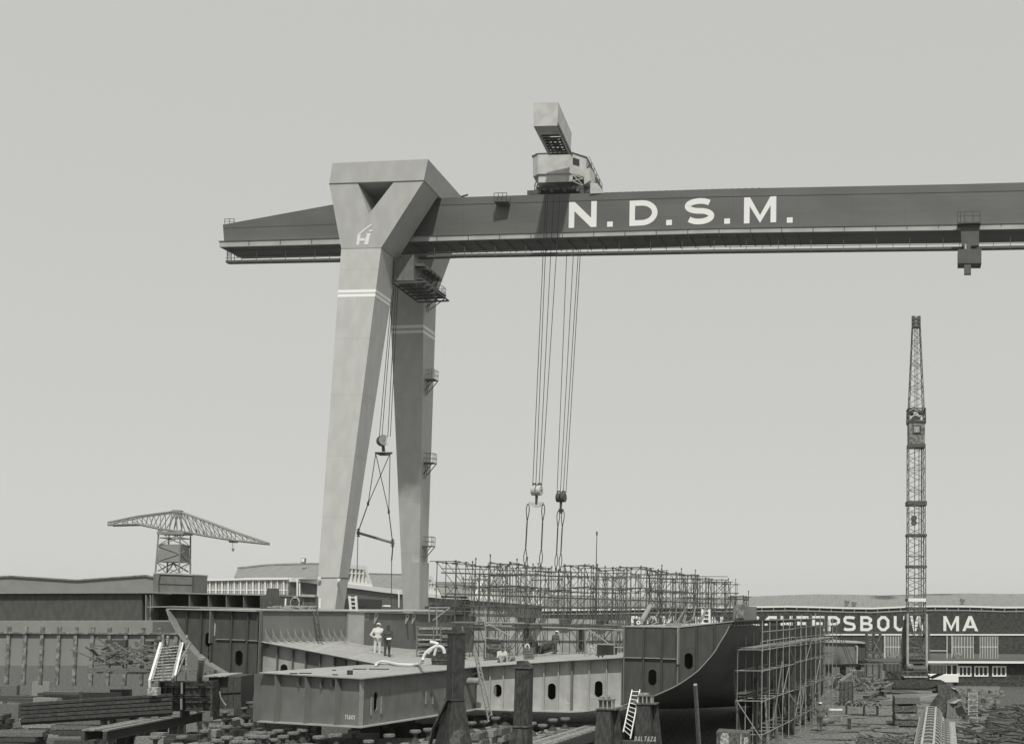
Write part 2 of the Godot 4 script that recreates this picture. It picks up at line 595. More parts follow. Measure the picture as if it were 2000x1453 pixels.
# ================================================================ setting, halls and far cranes
func build_sky_and_camera():
	# camera: level horizon a little below the middle of the print, slight tilt and roll
	look = Basis(Vector3.RIGHT, atan(0.0686)) * Basis(Vector3.BACK, deg_to_rad(0.5))
	var c := Camera3D.new()
	c.name = "Camera"
	c.near = 0.5
	c.far = 4000.0
	c.set_frustum(1453.0 / LENS * 0.5, Vector2((1000.0 - MID_X) / LENS, (MID_Y - 726.5) / LENS) * 0.5, 0.5, 4000.0)
	c.transform = Transform3D(look, eye)
	add_child(c)
	c.current = true
	var e := Environment.new()
	e.background_mode = Environment.BG_SKY
	var sm := ProceduralSkyMaterial.new()
	sm.sky_top_color = Color(0.768, 0.77, 0.758)
	sm.sky_horizon_color = Color(0.838, 0.84, 0.828)
	sm.sky_curve = 0.12
	sm.ground_bottom_color = Color(0.3, 0.3, 0.29)
	sm.ground_horizon_color = Color(0.6, 0.6, 0.58)
	sm.sun_angle_max = 1.0
	sm.energy_multiplier = 1.0
	var sky := Sky.new()
	sky.sky_material = sm
	e.sky = sky
	e.tonemap_mode = Environment.TONE_MAPPER_LINEAR
	e.tonemap_exposure = 1.0
	e.fog_enabled = true
	e.fog_density = 0.00013
	e.fog_light_color = Color(0.9, 0.905, 0.89)
	e.sdfgi_enabled = true
	e.ssao_enabled = true
	e.ssil_enabled = true
	var w := WorldEnvironment.new()
	w.name = "Environment"
	w.environment = e
	add_child(w)
	var sun := DirectionalLight3D.new()
	sun.name = "Sun"
	sun.light_energy = 0.88
	sun.light_angular_distance = 1.5
	sun.light_color = Color(1.0, 0.99, 0.965)
	sun.shadow_enabled = true
	var el := deg_to_rad(51.0)
	var az := deg_to_rad(12.5)
	var to := Vector3(sin(az) * cos(el), sin(el), cos(az) * cos(el))
	sun.transform = Transform3D(Basis.looking_at(-to, UP), Vector3(0, 80, 0))
	add_child(sun)

func build_ground():
	var s := mb()
	quad(s, Vector3(-1800, 0, 60), Vector3(1800, 0, 60), Vector3(1800, 0, -3000), Vector3(-1800, 0, -3000))
	struct("ground", s, M.ground)
	# trodden lane at the right, a sheet just above
	s = mb()
	var p := [flat(1480, 1470, 0.006), flat(1900, 1470, 0.006), flat(1960, 1330, 0.006), flat(1640, 1330, 0.006)]
	quad(s, p[0], p[1], p[2], p[3])
	struct("path", s, M.ground_fine)

func rpoly(n: Node, called: String, p: Array, v: Vector3, m: Material):
	var s := mb()
	prism(s, p, v)
	return obj(called, s, m, n)

func build_left_hall():
	var t := thing("workshop_hall", "long brick workshop hall with a white window band behind the gantry legs", "factory hall")
	# front with the window band
	var f := plane(at(565, 1150, 215), Vector3(1, 0, 0.02))
	var s := mb()
	slab(s, f, pts(f, [372, 1163, 565, 1163, 565, 1137, 372, 1139]), -0.6, -0.4)
	slab(s, f, PackedVector2Array([on(f, 200, 1163), on(f, 565, 1163), Vector2(on(f, 565, 1163).x, -12), Vector2(on(f, 200, 1163).x, -12)]), -0.6, 0.0)
	slab(s, f, pts(f, [200, 1163, 372, 1163, 372, 1139, 200, 1141]), -0.6, 0.0)
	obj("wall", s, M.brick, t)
	s = mb()
	slab(s, f, pts(f, [200, 1136.5, 372, 1131.5, 440, 1130, 500, 1128.2, 565, 1128, 565, 1132.2, 500, 1132.4, 440, 1134, 372, 1135.2, 200, 1140]), -0.6, 0.5)
	obj("eave", s, M.white, t)
	var bay := 12.05
	for k in 16:
		var x := 371.5 + bay * k
		var yt := 1134.6 - (x - 372) * 0.013
		var w := thing_part(t, "window")
		s = mb()
		slab(s, f, pts(f, [x, 1163, x + 3.0, 1163, x + 3.0, yt, x, yt]), -0.35, 0.12)
		for j in [5.5, 8.6]: slab(s, f, pts(f, [x + j, 1163, x + j + 0.9, 1163, x + j + 0.9, yt, x + j, yt]), -0.35, 0.0)
		slab(s, f, pts(f, [x + 3.0, 1153.2, x + bay, 1153.2, x + bay, 1151.8, x + 3.0, 1151.8]), -0.34, -0.02)
		obj("window_frame", s, M.white, w)
		s = mb()
		slab(s, f, pts(f, [x + 3.0, 1163, x + bay, 1163, x + bay, yt, x + 3.0, yt]), -0.39, -0.36)
		obj("pane", s, M.glass, w)
	# side wall running away to the right
	var c := at(565, 1150, 215)
	var g := plane(Vector3(c.x, c.y, c.z), Vector3(0.35, 0, -1))
	s = mb()
	var eave := [565, 1136.4, 590, 1137.2, 618, 1141.4, 690, 1149.5, 740, 1156.5, 790, 1162, 860, 1169.2, 950, 1175, 1020, 1180, 1085, 1186]
	var band := pts(g, eave)
	var poly := band.duplicate()
	poly.append(Vector2(band[-1].x, -13))
	poly.append(Vector2(band[0].x, -13))
	slab(s, g, poly, -0.6, 0.0)
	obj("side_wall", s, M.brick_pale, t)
	s = mb()
	slab(s, g, pts(g, [565, 1136.4, 590, 1137.2, 618, 1141.4, 690, 1149.5, 740, 1156.5, 790, 1162, 860, 1169.2, 950, 1175, 1020, 1180, 1085, 1186, 1085, 1182, 1020, 1175.5, 950, 1169, 860, 1161.8, 790, 1153, 740, 1147.2, 690, 1142, 618, 1132.0, 590, 1128.4, 565, 1128]), -0.6, 0.45)
	obj("eave", s, M.white, t)
	# roofs and glazed monitors
	var inn := Vector3(-16, 0, 0)
	var roofs := [[456, 1128, 618, 1132, 624, 1102, 604, 1101.6, 560, 1102.6, 520, 1104, 464, 1110]]
	s = mb()
	var rf := []
	for k in range(0, roofs[0].size(), 2): rf.append(at(roofs[0][k], roofs[0][k + 1], 216.5 if k < 4 else 231.0))
	prism(s, rf, Vector3(0, -0.1, -0.4))
	var ridge := []
	obj("roof", s, M.roof, t)
	s = mb()
	var top := [464, 1109.5, 520, 1103.5, 560, 1102, 604, 1101, 640, 1101.5]
	for k in range(0, 8, 2): beam(s, at(top[k], top[k + 1], 230.6), at(top[k + 2], top[k + 3], 230.6), 0.5, 0.3)
	obj("roof_ridge", s, M.far_steel, t)
	var mons := [
		[640, 1102, 712.5, 1109.5, 723.5, 1143.5, 640, 1136],
		[806, 1126, 842, 1129, 857, 1159, 800, 1153.5],
		[944, 1137.5, 972, 1140, 985, 1170, 930, 1166.5],
		[1050, 1153, 1072, 1155, 1084, 1181.5, 1040, 1177]]
	for q in mons:
		var w := thing_part(t, "monitor_window")
		var pp := pts(g, q)
		s = mb()
		slab(s, g, pp, -0.5, -0.45)
		obj("pane", s, M.glass, w)
		s = mb()
		stroke(s, g, pp, 0.75, -0.44, 0.1, true)
		var x0: float = pp[0].x
		var x1: float = pp[2].x
		var n := 11
		for k in range(1, n):
			var u := lerpf(pp[3].x, pp[2].x, k / float(n))
			var yb := lerpf(pp[3].y, pp[2].y, k / float(n))
			var yt := pp[1].y + (pp[0].y - pp[1].y) * clampf((pp[1].x - u) / (pp[1].x - pp[0].x), 0, 1)
			if u > pp[1].x: yt = lerpf(pp[1].y, pp[2].y, (u - pp[1].x) / (pp[2].x - pp[1].x))
			if yt - yb > 0.6: slab(s, g, PackedVector2Array([Vector2(u - 0.18, yb), Vector2(u + 0.18, yb), Vector2(u + 0.18, yt), Vector2(u - 0.18, yt)]), -0.44, 0.02)
		var ym := lerpf(pp[3].y, pp[0].y, 0.55)
		slab(s, g, PackedVector2Array([Vector2(x0, ym - 0.12), Vector2(x1 - 2.2, ym - 0.12), Vector2(x1 - 2.2, ym + 0.12), Vector2(x0, ym + 0.12)]), -0.43, 0.0)
		obj("window_frame", s, M.white, w)
	for q in [[714, 1121.5, 800, 1123.5, 800, 1154, 722, 1144.5], [846, 1138.5, 946, 1139.5, 936, 1168, 858, 1162], [975, 1151.5, 1054, 1152.5, 1046, 1178.5, 984, 1171.5], [1075, 1164, 1160, 1165, 1160, 1190, 1085, 1182]]:
		var p0 := to3(g, on(g, q[6], q[7]), -0.6)
		var p1 := to3(g, on(g, q[4], q[5]), -0.6)
		var n: Vector3 = g.n
		var p2 := hit(q[2], q[3], g.o - n * 12.0, n)
		var p3 := hit(q[0], q[1], g.o - n * 12.0, n)
		s = mb()
		prism(s, [p0, p1, p2, p3], Vector3(-0.3, -0.15, 0))
		var r := obj("roof", s, M.roof, t)
		s = mb()
		beam(s, p3 + UP * 0.1, p2 + UP * 0.1, 0.5, 0.3)
		obj("ridge", s, M.far_steel, r)
	# downpipes, dark gateway
	for q in [[575.5, 1132, 1168], [580, 1139, 1168], [774.5, 1154, 1195]]:
		var b := to3(g, on(g, q[0], q[2]), 0.5)
		s = mb()
		tube(s, b, to3(g, on(g, q[0], q[1]), 0.5), 0.16, 0.16, 6)
		obj("downpipe", s, M.white, t)
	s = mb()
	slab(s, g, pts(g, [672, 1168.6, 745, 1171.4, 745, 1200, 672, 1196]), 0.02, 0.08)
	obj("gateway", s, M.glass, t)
	s = mb()
	tube(s, to3(g, on(g, 722.5, 1184.6), 3), to3(g, on(g, 735, 1184.6), 3), 0.28, 0.28, 10)
	tag(obj("drum", s, M.white), "small white drum lying before the dark gateway of the workshop", "drum")
	# smoke vent on the roof
	s = mb()
	var vb := at(592, 1103.5, 226)
	box(s, vb + UP * 0.35, Vector3(0.55, 0.6, 0.5))
	box(s, vb + UP * 0.85, Vector3(0.75, 0.85, 0.6))
	obj("roof_vent", s, M.far_steel, t)
	s = mb()
	box(s, vb + UP * 0.85 + Vector3(0, 0, 0.34), Vector3(0.5, 0.6, 0.06))
	obj("vent_face", s, M.white, t)
	# white sheet fence on the ground right of the gateway
	s = mb()
	var wf := plane(at(800, 1195, 196), Vector3(1, 0, -0.25))
	slab(s, wf, pts(wf, [745, 1184, 800, 1188, 870, 1190, 990, 1194.5, 990, 1200, 870, 1196, 800, 1194, 745, 1193]), -0.15, 0.0)
	tag(obj("wall", s, M.old_white), "low whitewashed wall behind the foot of the far crane leg", "wall")

func thing_part(parent: Node, called: String) -> Node3D:
	return hang(Node3D.new(), called, parent)

func build_right_hall():
	var t := thing("shipyard_hall", "long dark brick hall with large white painted letters behind the tower crane", "factory hall")
	var d := 165.0
	var f := plane(at(1700, 1220, d), Vector3(1, 0, 0.012))
	var eave := [[1060, 1190.5], [1200, 1189], [1300, 1187], [1400, 1185], [1480, 1184], [1540, 1183.2], [1600, 1184.4], [1655, 1186.2], [1705, 1186.8], [1765, 1184.0], [1820, 1182.6], [1890, 1183], [1960, 1185], [2080, 1184]]
	var low: float = on(f, 1700, 1275).y
	var s := mb()
	var poly := PackedVector2Array()
	for q in eave: poly.append(on(f, q[0], q[1] + 9.5))
	poly.append(Vector2(poly[-1].x, low))
	poly.append(Vector2(poly[0].x, low))
	slab(s, f, poly, -0.8, 0.0)
	poly = PackedVector2Array()
	var low2: float = on(f, 1700, 1240).y
	obj("wall", s, M.brick, t)
	# dark clerestory strip with white posts
	s = mb()
	for k in eave.size() - 1:
		slab(s, f, PackedVector2Array([on(f, eave[k][0], eave[k][1] + 9.4), on(f, eave[k + 1][0], eave[k + 1][1] + 9.4), on(f, eave[k + 1][0], eave[k + 1][1] + 2), on(f, eave[k][0], eave[k][1] + 2)]), -0.7, -0.3)
	obj("clerestory", s, M.glass, t)
	for q in [[0.0, 3.2, 0.5], [8.0, 10.4, 0.12]]:
		s = mb()
		for k in eave.size() - 1:
			slab(s, f, PackedVector2Array([on(f, eave[k][0], eave[k][1] + q[1]), on(f, eave[k + 1][0], eave[k + 1][1] + q[1]), on(f, eave[k + 1][0], eave[k + 1][1] + q[0]), on(f, eave[k][0], eave[k][1] + q[0])]), -0.6, q[2])
		obj("eave" if q[0] == 0.0 else "sill_band", s, M.white, t)
	var line := PackedVector2Array()
	for q in eave: line.append(on(f, q[0], q[1]))
	for k in 44:
		var u := on(f, 1082.0 + 22.6 * k, 1188).x
		if u > line[-1].x: break
		s = mb()
		var y := along(line, u)
		slab(s, f, PackedVector2Array([Vector2(u - 0.07, y - 0.75), Vector2(u + 0.07, y - 0.75), Vector2(u + 0.07, y - 0.28), Vector2(u - 0.07, y - 0.28)]), -0.3, 0.05)
		obj("post", s, M.white, t)
	# roof
	var ridge := [[1060, 1168], [1200, 1167], [1300, 1166.4], [1400, 1166.5], [1480, 1164.6], [1540, 1162.2], [1595, 1160.6], [1655, 1161.4], [1720, 1163], [1765, 1162], [1820, 1160], [1890, 1158.8], [1960, 1160], [2080, 1159.5]]
	for k in eave.size() - 1:
		s = mb()
		var a := to3(f, on(f, eave[k][0], eave[k][1] + 0.4), 0.3)
		var b := to3(f, on(f, eave[k + 1][0], eave[k + 1][1] + 0.4), 0.3)
		var c := at(ridge[k + 1][0], ridge[k + 1][1], d + 13)
		var e := at(ridge[k][0], ridge[k][1], d + 13)
		prism(s, [a, b, c, e], Vector3(0, -0.12, -0.1))
		obj("roof", s, M.roof, t)
	for q in [[1654, 1179], [1668, 1181.5], [1880, 1176]]:
		s = mb()
		var p := at(q[0], q[1], d + 1)
		tube(s, p - UP * 0.9, p, 0.12, 0.12, 6)
		tube(s, p, p + UP * 0.5 + Vector3(0.1, 0, 0.2), 0.32, 0.34, 10)
		obj("roof_vent", s, M.far_steel, t)
	# sign letters
	var n := 0
	for q in [["D", 1232], ["O", 1263], ["K", 1295], ["E", 1358], ["N", 1389], ["S", 1461], ["C", 1494], ["H", 1524.5], ["E", 1556], ["E", 1587], ["P", 1617.5], ["S", 1648], ["B", 1681], ["O", 1714], ["U", 1746.5], ["W", 1778], ["M", 1843.5], ["A", 1880.5]]:
		var w := 24.0
		if q[0] == "M": w = 30.5
		if q[0] == "W": w = 34.0
		if q[0] == "A": w = 31.0
		var o := on(f, q[1], 1232.5)
		var e := on(f, q[1] + w, 1203.3)
		s = mb()
		write_glyph(s, f, q[0], o, e.x - o.x, e.y - o.y, 0.19, 0.01, 0.06)
		obj("letter", s, M.white, t)
	# white string course and lower doors
	s = mb()
	slab(s, f, pts(f, [1060, 1240.6, 2080, 1241.2, 2080, 1238.6, 1060, 1237.4]), 0.0, 0.15)
	obj("string_course", s, M.white, t)
	for q in [[1730, 1766, 1242.5, 1291], [1862, 1902, 1243, 1290], [1915, 1950, 1243, 1290]]:
		var w := thing_part(t, "door")
		s = mb()
		slab(s, f, pts(f, [q[0], q[3], q[1], q[3], q[1], q[2], q[0], q[2]]), 0.005, 0.05)
		obj("leaf", s, M.hull_mid, w)
		s = mb()
		var nn := 7
		for k in nn + 1:
			var x: float = lerpf(q[0], q[1], k / float(nn))
			slab(s, f, pts(f, [x - 0.35, q[3], x + 0.35, q[3], x + 0.35, q[2], x - 0.35, q[2]]), 0.052, 0.12)
		slab(s, f, pts(f, [q[0], 1264, q[1], 1264, q[1], 1263, q[0], 1263]), 0.052, 0.1)
		obj("door_frame", s, M.white, w)
	for x in [1727.5, 1850.0, 1859.5]:
		s = mb()
		slab(s, f, pts(f, [x, 1292, x + 1.2, 1292, x + 1.2, 1241.5, x, 1241.5]), 0.0, 0.12)
		obj("trim", s, M.white, t)
	s = mb()
	slab(s, f, pts(f, [1816, 1271.6, 1850, 1271.6, 1850, 1270.4, 1816, 1270.4]), 0.0, 0.1)
	obj("trim", s, M.white, t)
	for x in [1738.0, 1861.0]:
		s = mb()
		var p := to3(f, on(f, x, 1281), 1.0)
		tube(s, p, p + Vector3(1.2, 0, 0), 0.45, 0.45, 12)
		box(s, p + Vector3(0.6, -0.35, 0), Vector3(1.4, 0.5, 1.0))
		obj("vent_hood", s, M.concrete, t)
	# low office in front
	var of := thing("office", "low site office with white roof edge and windows at the hall's foot", "office building")
	f = plane(at(1850, 1310, 118), Vector3(1, 0, 0.01))
	low = on(f, 1850, 1345).y - 1
	s = mb()
	poly = PackedVector2Array([on(f, 1700, 1293), on(f, 2060, 1293), Vector2(on(f, 2060, 1293).x, -6), Vector2(on(f, 1700, 1293).x, -6)])
	slab(s, f, poly, -7, 0.0)
	obj("wall", s, M.brick, of)
	s = mb()
	slab(s, f, pts(f, [1806, 1294.6, 2064, 1295.2, 2064, 1291.4, 1806, 1290.6]), 0.55, 0.9)
	obj("roof_edge", s, M.white, of)
	s = mb()
	slab(s, f, pts(f, [1696, 1294.4, 2064, 1295.0, 2064, 1292.4, 1696, 1291.4]), -7.4, 0.5)
	obj("roof", s, M.ground, of)
	for q in [[1812, 1837, 1299, 1317], [1838, 1871, 1298, 1318], [1874, 1897, 1302, 1320], [1905, 1930, 1302, 1320], [1940, 1965, 1302, 1320]]:
		var w := thing_part(of, "window")
		var pp := pts(f, [q[0], q[3], q[1], q[3], q[1], q[2], q[0], q[2]])
		s = mb()
		slab(s, f, pp, 0.01, 0.04)
		obj("pane", s, M.glass, w)
		s = mb()
		stroke(s, f, pp, 0.13, 0.042, 0.12, true)
		for k in [0.33, 0.66]:
			var x := lerpf(pp[0].x, pp[1].x, k)
			slab(s, f, PackedVector2Array([Vector2(x - 0.06, pp[0].y + 0.07), Vector2(x + 0.06, pp[0].y + 0.07), Vector2(x + 0.06, pp[2].y - 0.07), Vector2(x - 0.06, pp[2].y - 0.07)]), 0.042, 0.1)
		obj("window_frame", s, M.white, w)
	s = mb()
	slab(s, f, pts(f, [1816, 1332, 1872, 1332, 1872, 1318.5, 1816, 1317.6]), 0.02, 0.4)
	obj("apron_panel", s, M.white, of)

func truss(s: SurfaceTool, a: Array, b: Array, n: int, r: float, rb: float):
	# four chords from the corners a to the corners b with zigzag bracing
	for i in 4: tube(s, a[i], b[i], r, r, 4)
	for k in n:
		for i in 4:
			var j := (i + 1) % 4
			var p: Vector3 = a[i].lerp(b[i], k / float(n))
			var q: Vector3 = a[j].lerp(b[j], (k + 1) / float(n))
			if (k + i) % 2: 
				p = a[j].lerp(b[j], k / float(n))
				q = a[i].lerp(b[i], (k + 1) / float(n))
			tube(s, p, q, rb, rb, 4, false)
			if k % 3 == 0: tube(s, a[i].lerp(b[i], k / float(n)), a[j].lerp(b[j], k / float(n)), rb, rb, 4, false)

func square(c: Vector3, w: float, dd := -1.0) -> Array:
	if dd < 0: dd = w
	return [c + Vector3(-w, 0, dd) / 2, c + Vector3(w, 0, dd) / 2, c + Vector3(w, 0, -dd) / 2, c + Vector3(-w, 0, -dd) / 2]

func build_hammerhead():
	var t := thing("hammerhead_crane", "distant lattice hammerhead crane with long sloping jib at far left", "tower crane")
	var d := 300.0
	var k := d / LENS
	var b := at(337, 1122, d)
	b.y = 0
	var s := mb()
	var h := rise(b, 1045)
	truss(s, square(b, 52 * k), square(b + UP * rise(b, 1098), 45 * k), 6, 0.22, 0.12)
	truss(s, square(b + UP * rise(b, 1098), 45 * k), square(b + UP * rise(b, 1036), 42 * k), 4, 0.2, 0.1)
	for q in square(b + UP * rise(b, 1116), 40 * k): tube(s, q, b + UP * rise(b, 1100), 0.18, 0.18, 4)
	obj("tower", s, M.far_steel, t)
	s = mb()
	var r0 := PackedVector3Array(square(b + UP * rise(b, 1097), 43 * k))
	var r1 := PackedVector3Array(square(b + UP * rise(b, 1064), 40 * k))
	loft(s, [r0, r1])
	obj("machine_house", s, M.far_shed, t)
	# jib: top and bottom chords, two planes
	s = mb()
	var topc := [[215, 1021], [272, 1009], [340, 1000], [352, 1000], [400, 1017], [455, 1038], [522, 1061]]
	var botc := [[215, 1026], [272, 1024.5], [318, 1034], [366, 1040], [410, 1048], [455, 1055.5], [522, 1062.6]]
	for z in [-1.2, 1.2]:
		var off := Vector3(0, 0, z)
		for i in topc.size() - 1:
			tube(s, at(topc[i][0], topc[i][1], d) + off, at(topc[i + 1][0], topc[i + 1][1], d) + off, 0.2, 0.2, 4)
			tube(s, at(botc[i][0], botc[i][1], d) + off, at(botc[i + 1][0], botc[i + 1][1], d) + off, 0.26, 0.26, 4)
			for m in 3:
				var p := at(topc[i][0], topc[i][1], d).lerp(at(topc[i + 1][0], topc[i + 1][1], d), m / 3.0)
				var q := at(botc[i][0], botc[i][1], d).lerp(at(botc[i + 1][0], botc[i + 1][1], d), m / 3.0)
				var q2 := at(botc[i][0], botc[i][1], d).lerp(at(botc[i + 1][0], botc[i + 1][1], d), (m + 1) / 3.0)
				tube(s, p + off, q + off, 0.12, 0.12, 4)
				tube(s, p + off, q2 + off, 0.1, 0.1, 4)
	obj("jib", s, M.far_steel, t)
	s = mb()
	box(s, at(346, 1000, d), Vector3(1.6, 0.8, 2.6))
	obj("jib_cap", s, M.far_steel, t)
	s = mb()
	box(s, at(341, 1042, d), Vector3(6.5, 0.7, 5))
	obj("head_platform", s, M.far_steel, t)
	s = mb()
	box(s, at(455, 1058, d), Vector3(1.4, 0.5, 2))
	obj("trolley", s, M.far_steel, t)
	s = mb()
	tube(s, at(453.5, 1058, d), at(454.5, 1075, d), 0.06, 0.06, 4)
	tube(s, at(454.5, 1071, d), at(454.5, 1077, d), 0.35, 0.2, 6)
	obj("hook", s, M.far_steel, t)
	# pale gabled shed at the very left
	t = thing("shed", "pale gabled shed behind the plate block at far left", "shed")
	var f := plane(at(285, 1150, 205), Vector3(1, 0, 0))
	s = mb()
	var pp := pts(f, [-260, 1170, -260, 1126, -120, 1133, 20, 1126, 150, 1134, 285, 1124.5, 300, 1128, 300, 1170])
	pp[0].y = -12
	pp[7].y = -12
	slab(s, f, pp, -12, 0)
	obj("wall", s, M.far_shed, t)
	s = mb()
	var rl := [[-260, 1125.5], [-120, 1132.5], [20, 1125.5], [150, 1133.5], [285, 1124], [301, 1127.8]]
	for i in 5: beam(s, to3(f, on(f, rl[i][0], rl[i][1]), 0.1), to3(f, on(f, rl[i + 1][0], rl[i + 1][1]), 0.1), 0.5, 0.25)
	obj("roof_edge", s, M.concrete, t)

func build_tower_crane():
	var t := thing("tower_crane", "slender lattice tower crane with machine house halfway up, on a ballasted undercarriage", "tower crane")
	var d := 104.0
	var k := d / LENS
	var b := at(1790, 1345, d)
	b.y = 0.0
	var lv := func(y: float) -> Vector3: return b + UP * rise(b, y)
	# pale outer legs of the lowest bay
	var s := mb()
	for q in square(Vector3.ZERO, 37 * k):
		tube(s, lv.call(1318.0) + q, lv.call(1199.0) + q, 0.11, 0.11, 8)
	obj("base_leg", s, M.hull_light, t)
	s = mb()
	truss(s, square(lv.call(1312.0), 33 * k), square(lv.call(1172.0), 33 * k), 9, 0.042, 0.026)
	truss(s, square(lv.call(1172.0), 34 * k), square(lv.call(1044.0), 34 * k), 9, 0.045, 0.024)
	truss(s, square(lv.call(1044.0), 32 * k), square(lv.call(874.0), 32 * k), 12, 0.042, 0.023)
	for e in [-0.12, 0.25]: tube(s, lv.call(1300.0) + Vector3(e, 0, 0), lv.call(874.0) + Vector3(e, 0, 0), 0.035, 0.035, 4)
	tube(s, lv.call(1290.0) + Vector3(0.45, 0, -0.2), lv.call(874.0) + Vector3(0.5, 0, -0.2), 0.05, 0.05, 4)
	obj("mast", s, M.tube_grey, t)
	for y in [1199.0, 1188.0, 1172.0, 1107.0, 1046.0, 984.0, 1236.0, 1285.0]:
		s = mb()
		for q in 4:
			var sq := square(lv.call(y), 36 * k)
			beam(s, sq[q], sq[(q + 1) % 4], 0.12, 0.2 if y != 984.0 else 0.36)
		obj("mast_collar", s, M.rust_light, t)
	s = mb()
	for q in 4:
		var sq := square(lv.call(1172.0), 35 * k)
		if q == 0: beam(s, sq[0] + Vector3(0, 0, 0.1), sq[1] + Vector3(0, 0, 0.1), 0.1, 0.28)
	obj("name_board", s, M.white, t)
	# machine house
	s = mb()
	var r0 := PackedVector3Array(square(lv.call(869.0), 31 * k, 30 * k))
	var r1 := PackedVector3Array(square(lv.call(822.0), 32 * k, 30 * k))
	loft(s, [r0, r1])
	var house := obj("machine_house", s, M.concrete, t)
	s = mb()
	box(s, lv.call(841.0) + Vector3(0, 0, 16 * k), Vector3(16 * k, 16 * k, 0.06))
	obj("window_surround", s, M.rust, house)
	s = mb()
	box(s, lv.call(841.0) + Vector3(-0.05, 0, 16 * k + 0.05), Vector3(11 * k, 12 * k, 0.05))
	obj("window", s, M.old_white, house)
	s = mb()
	box(s, lv.call(872.0), Vector3(34 * k, 0.3, 32 * k))
	box(s, lv.call(827.0), Vector3(36 * k, 0.12, 32 * k))
	obj("floor_beam", s, M.crane_dark, house)
	# head frame and upright jib
	s = mb()
	truss(s, square(lv.call(825.0), 33 * k), square(lv.call(800.0), 32 * k), 2, 0.06, 0.04)
	for q in 4:
		var sq := square(lv.call(800.0), 34 * k)
		beam(s, sq[q], sq[(q + 1) % 4], 0.08, 0.08)
	box(s, lv.call(806.0) + Vector3(-0.5, 0, 0), Vector3(0.5, 0.3, 0.8))
	box(s, lv.call(806.0) + Vector3(0.5, 0, 0), Vector3(0.5, 0.3, 0.8))
	box(s, lv.call(818.0), Vector3(0.7, 0.3, 0.6))
	tube(s, lv.call(826.0), lv.call(812.0), 0.2, 0.2, 8)
	obj("head_frame", s, M.crane_dark, t)
	s = mb()
	truss(s, square(lv.call(802.0), 29 * k), square(lv.call(638.0), 15 * k), 11, 0.038, 0.022)
	for e in [-0.12, 0.0, 0.14]: tube(s, lv.call(802.0) + Vector3(e, 0, 0.1), lv.call(638.0) + Vector3(e, 0, 0), 0.022, 0.022, 4)
	obj("jib", s, M.tube_dark, t)
	s = mb()
	box(s, lv.call(638.0), Vector3(16 * k, 0.18, 14 * k))
	for e in [-6.8, -4.4, 4.4, 6.8]: beam(s, lv.call(638.0) + Vector3(e * k, 0, 0), lv.call(617.0) + Vector3(e * k, 0, 0), 0.06, 0.2)
	for e in [-5.6, 0.0, 5.6]:
		tube(s, lv.call(630.0) + Vector3(e * k, 0, -0.1), lv.call(630.0) + Vector3(e * k, 0, 0.1), 0.12, 0.12, 8)
		tube(s, lv.call(623.0) + Vector3(e * k, 0, -0.1), lv.call(623.0) + Vector3(e * k, 0, 0.1), 0.12, 0.12, 8)
		beam(s, lv.call(638.0) + Vector3(e * k, 0, 0), lv.call(618.0) + Vector3(e * k, 0, 0), 0.03, 0.08)
	obj("jib_head", s, M.crane_dark, t)
	s = mb()
	for y in [1014.0, 1023.0]:
		var p: Vector3 = lv.call(y) + Vector3(-7 * k, 0, 1.0)
		tube(s, p - Vector3(0, 0, 0.15), p + Vector3(0, 0, 0.15), 0.24, 0.24, 12)
	obj("pulley", s, M.crane_dark, t)
	# dark side ribs of the lowest bay
	s = mb()
	var sd := plane(lv.call(1250.0), Vector3(1, 0, 0))
	for q in [[1767, 1212, 1762, 1262, 1764, 1296, 1773, 1296, 1773, 1205], [1811, 1206, 1818, 1226, 1817, 1290, 1811, 1290]]:
		slab(s, sd, pts(sd, q), -0.9, -0.2)
	obj("side_rib", s, M.crane_dark, t)
	# winches and drum
	s = mb()
	tube(s, lv.call(1306.0) + Vector3(-0.35, 0, 0.8), lv.call(1306.0) + Vector3(0.8, 0, 0.8), 0.32, 0.32, 12)
	tube(s, lv.call(1301.0) + Vector3(0.0, 0, 0.2), lv.call(1301.0) + Vector3(0.9, 0, 0.2), 0.25, 0.25, 12)
	box(s, lv.call(1290.0), Vector3(1.6, 0.5, 1.4))
	obj("winch", s, M.crane_dark, t)
	s = mb()
	tube(s, lv.call(1302.0) + Vector3(-0.85, 0, 0.8), lv.call(1302.0) + Vector3(-0.35, 0, 0.8), 0.3, 0.25, 12)
	box(s, lv.call(1317.0) + Vector3(0, 0, 0.9), Vector3(36 * k, 0.12, 0.1))
	box(s, lv.call(1322.0) + Vector3(0, 0, 0.92), Vector3(36 * k, 0.14, 0.1))
	obj("guard_rail", s, M.concrete, t)
	# undercarriage
	s = mb()
	var uf := plane(lv.call(1335.0) + Vector3(0, 0, 1.4), Vector3(1, 0, 0))
	slab(s, uf, pts(uf, [1733, 1329, 1768, 1328.5, 1768, 1324, 1812, 1324, 1812, 1330, 1846, 1331, 1846, 1337, 1812, 1345, 1748, 1344, 1733, 1337]), -2.8, 0.0)
	var ug := obj("undercarriage", s, M.rust, t)
	s = mb()
	slab(s, uf, pts(uf, [1766, 1323.6, 1813, 1323.6, 1813, 1321, 1766, 1321]), -2.9, 0.1)
	obj("deck_edge", s, M.old_white, ug)
	s = mb()
	slab(s, uf, pts(uf, [1746, 1348, 1835, 1350, 1835, 1344.5, 1746, 1344.5]), -2.6, -0.1)
	obj("axle_beam", s, M.crane_dark, ug)
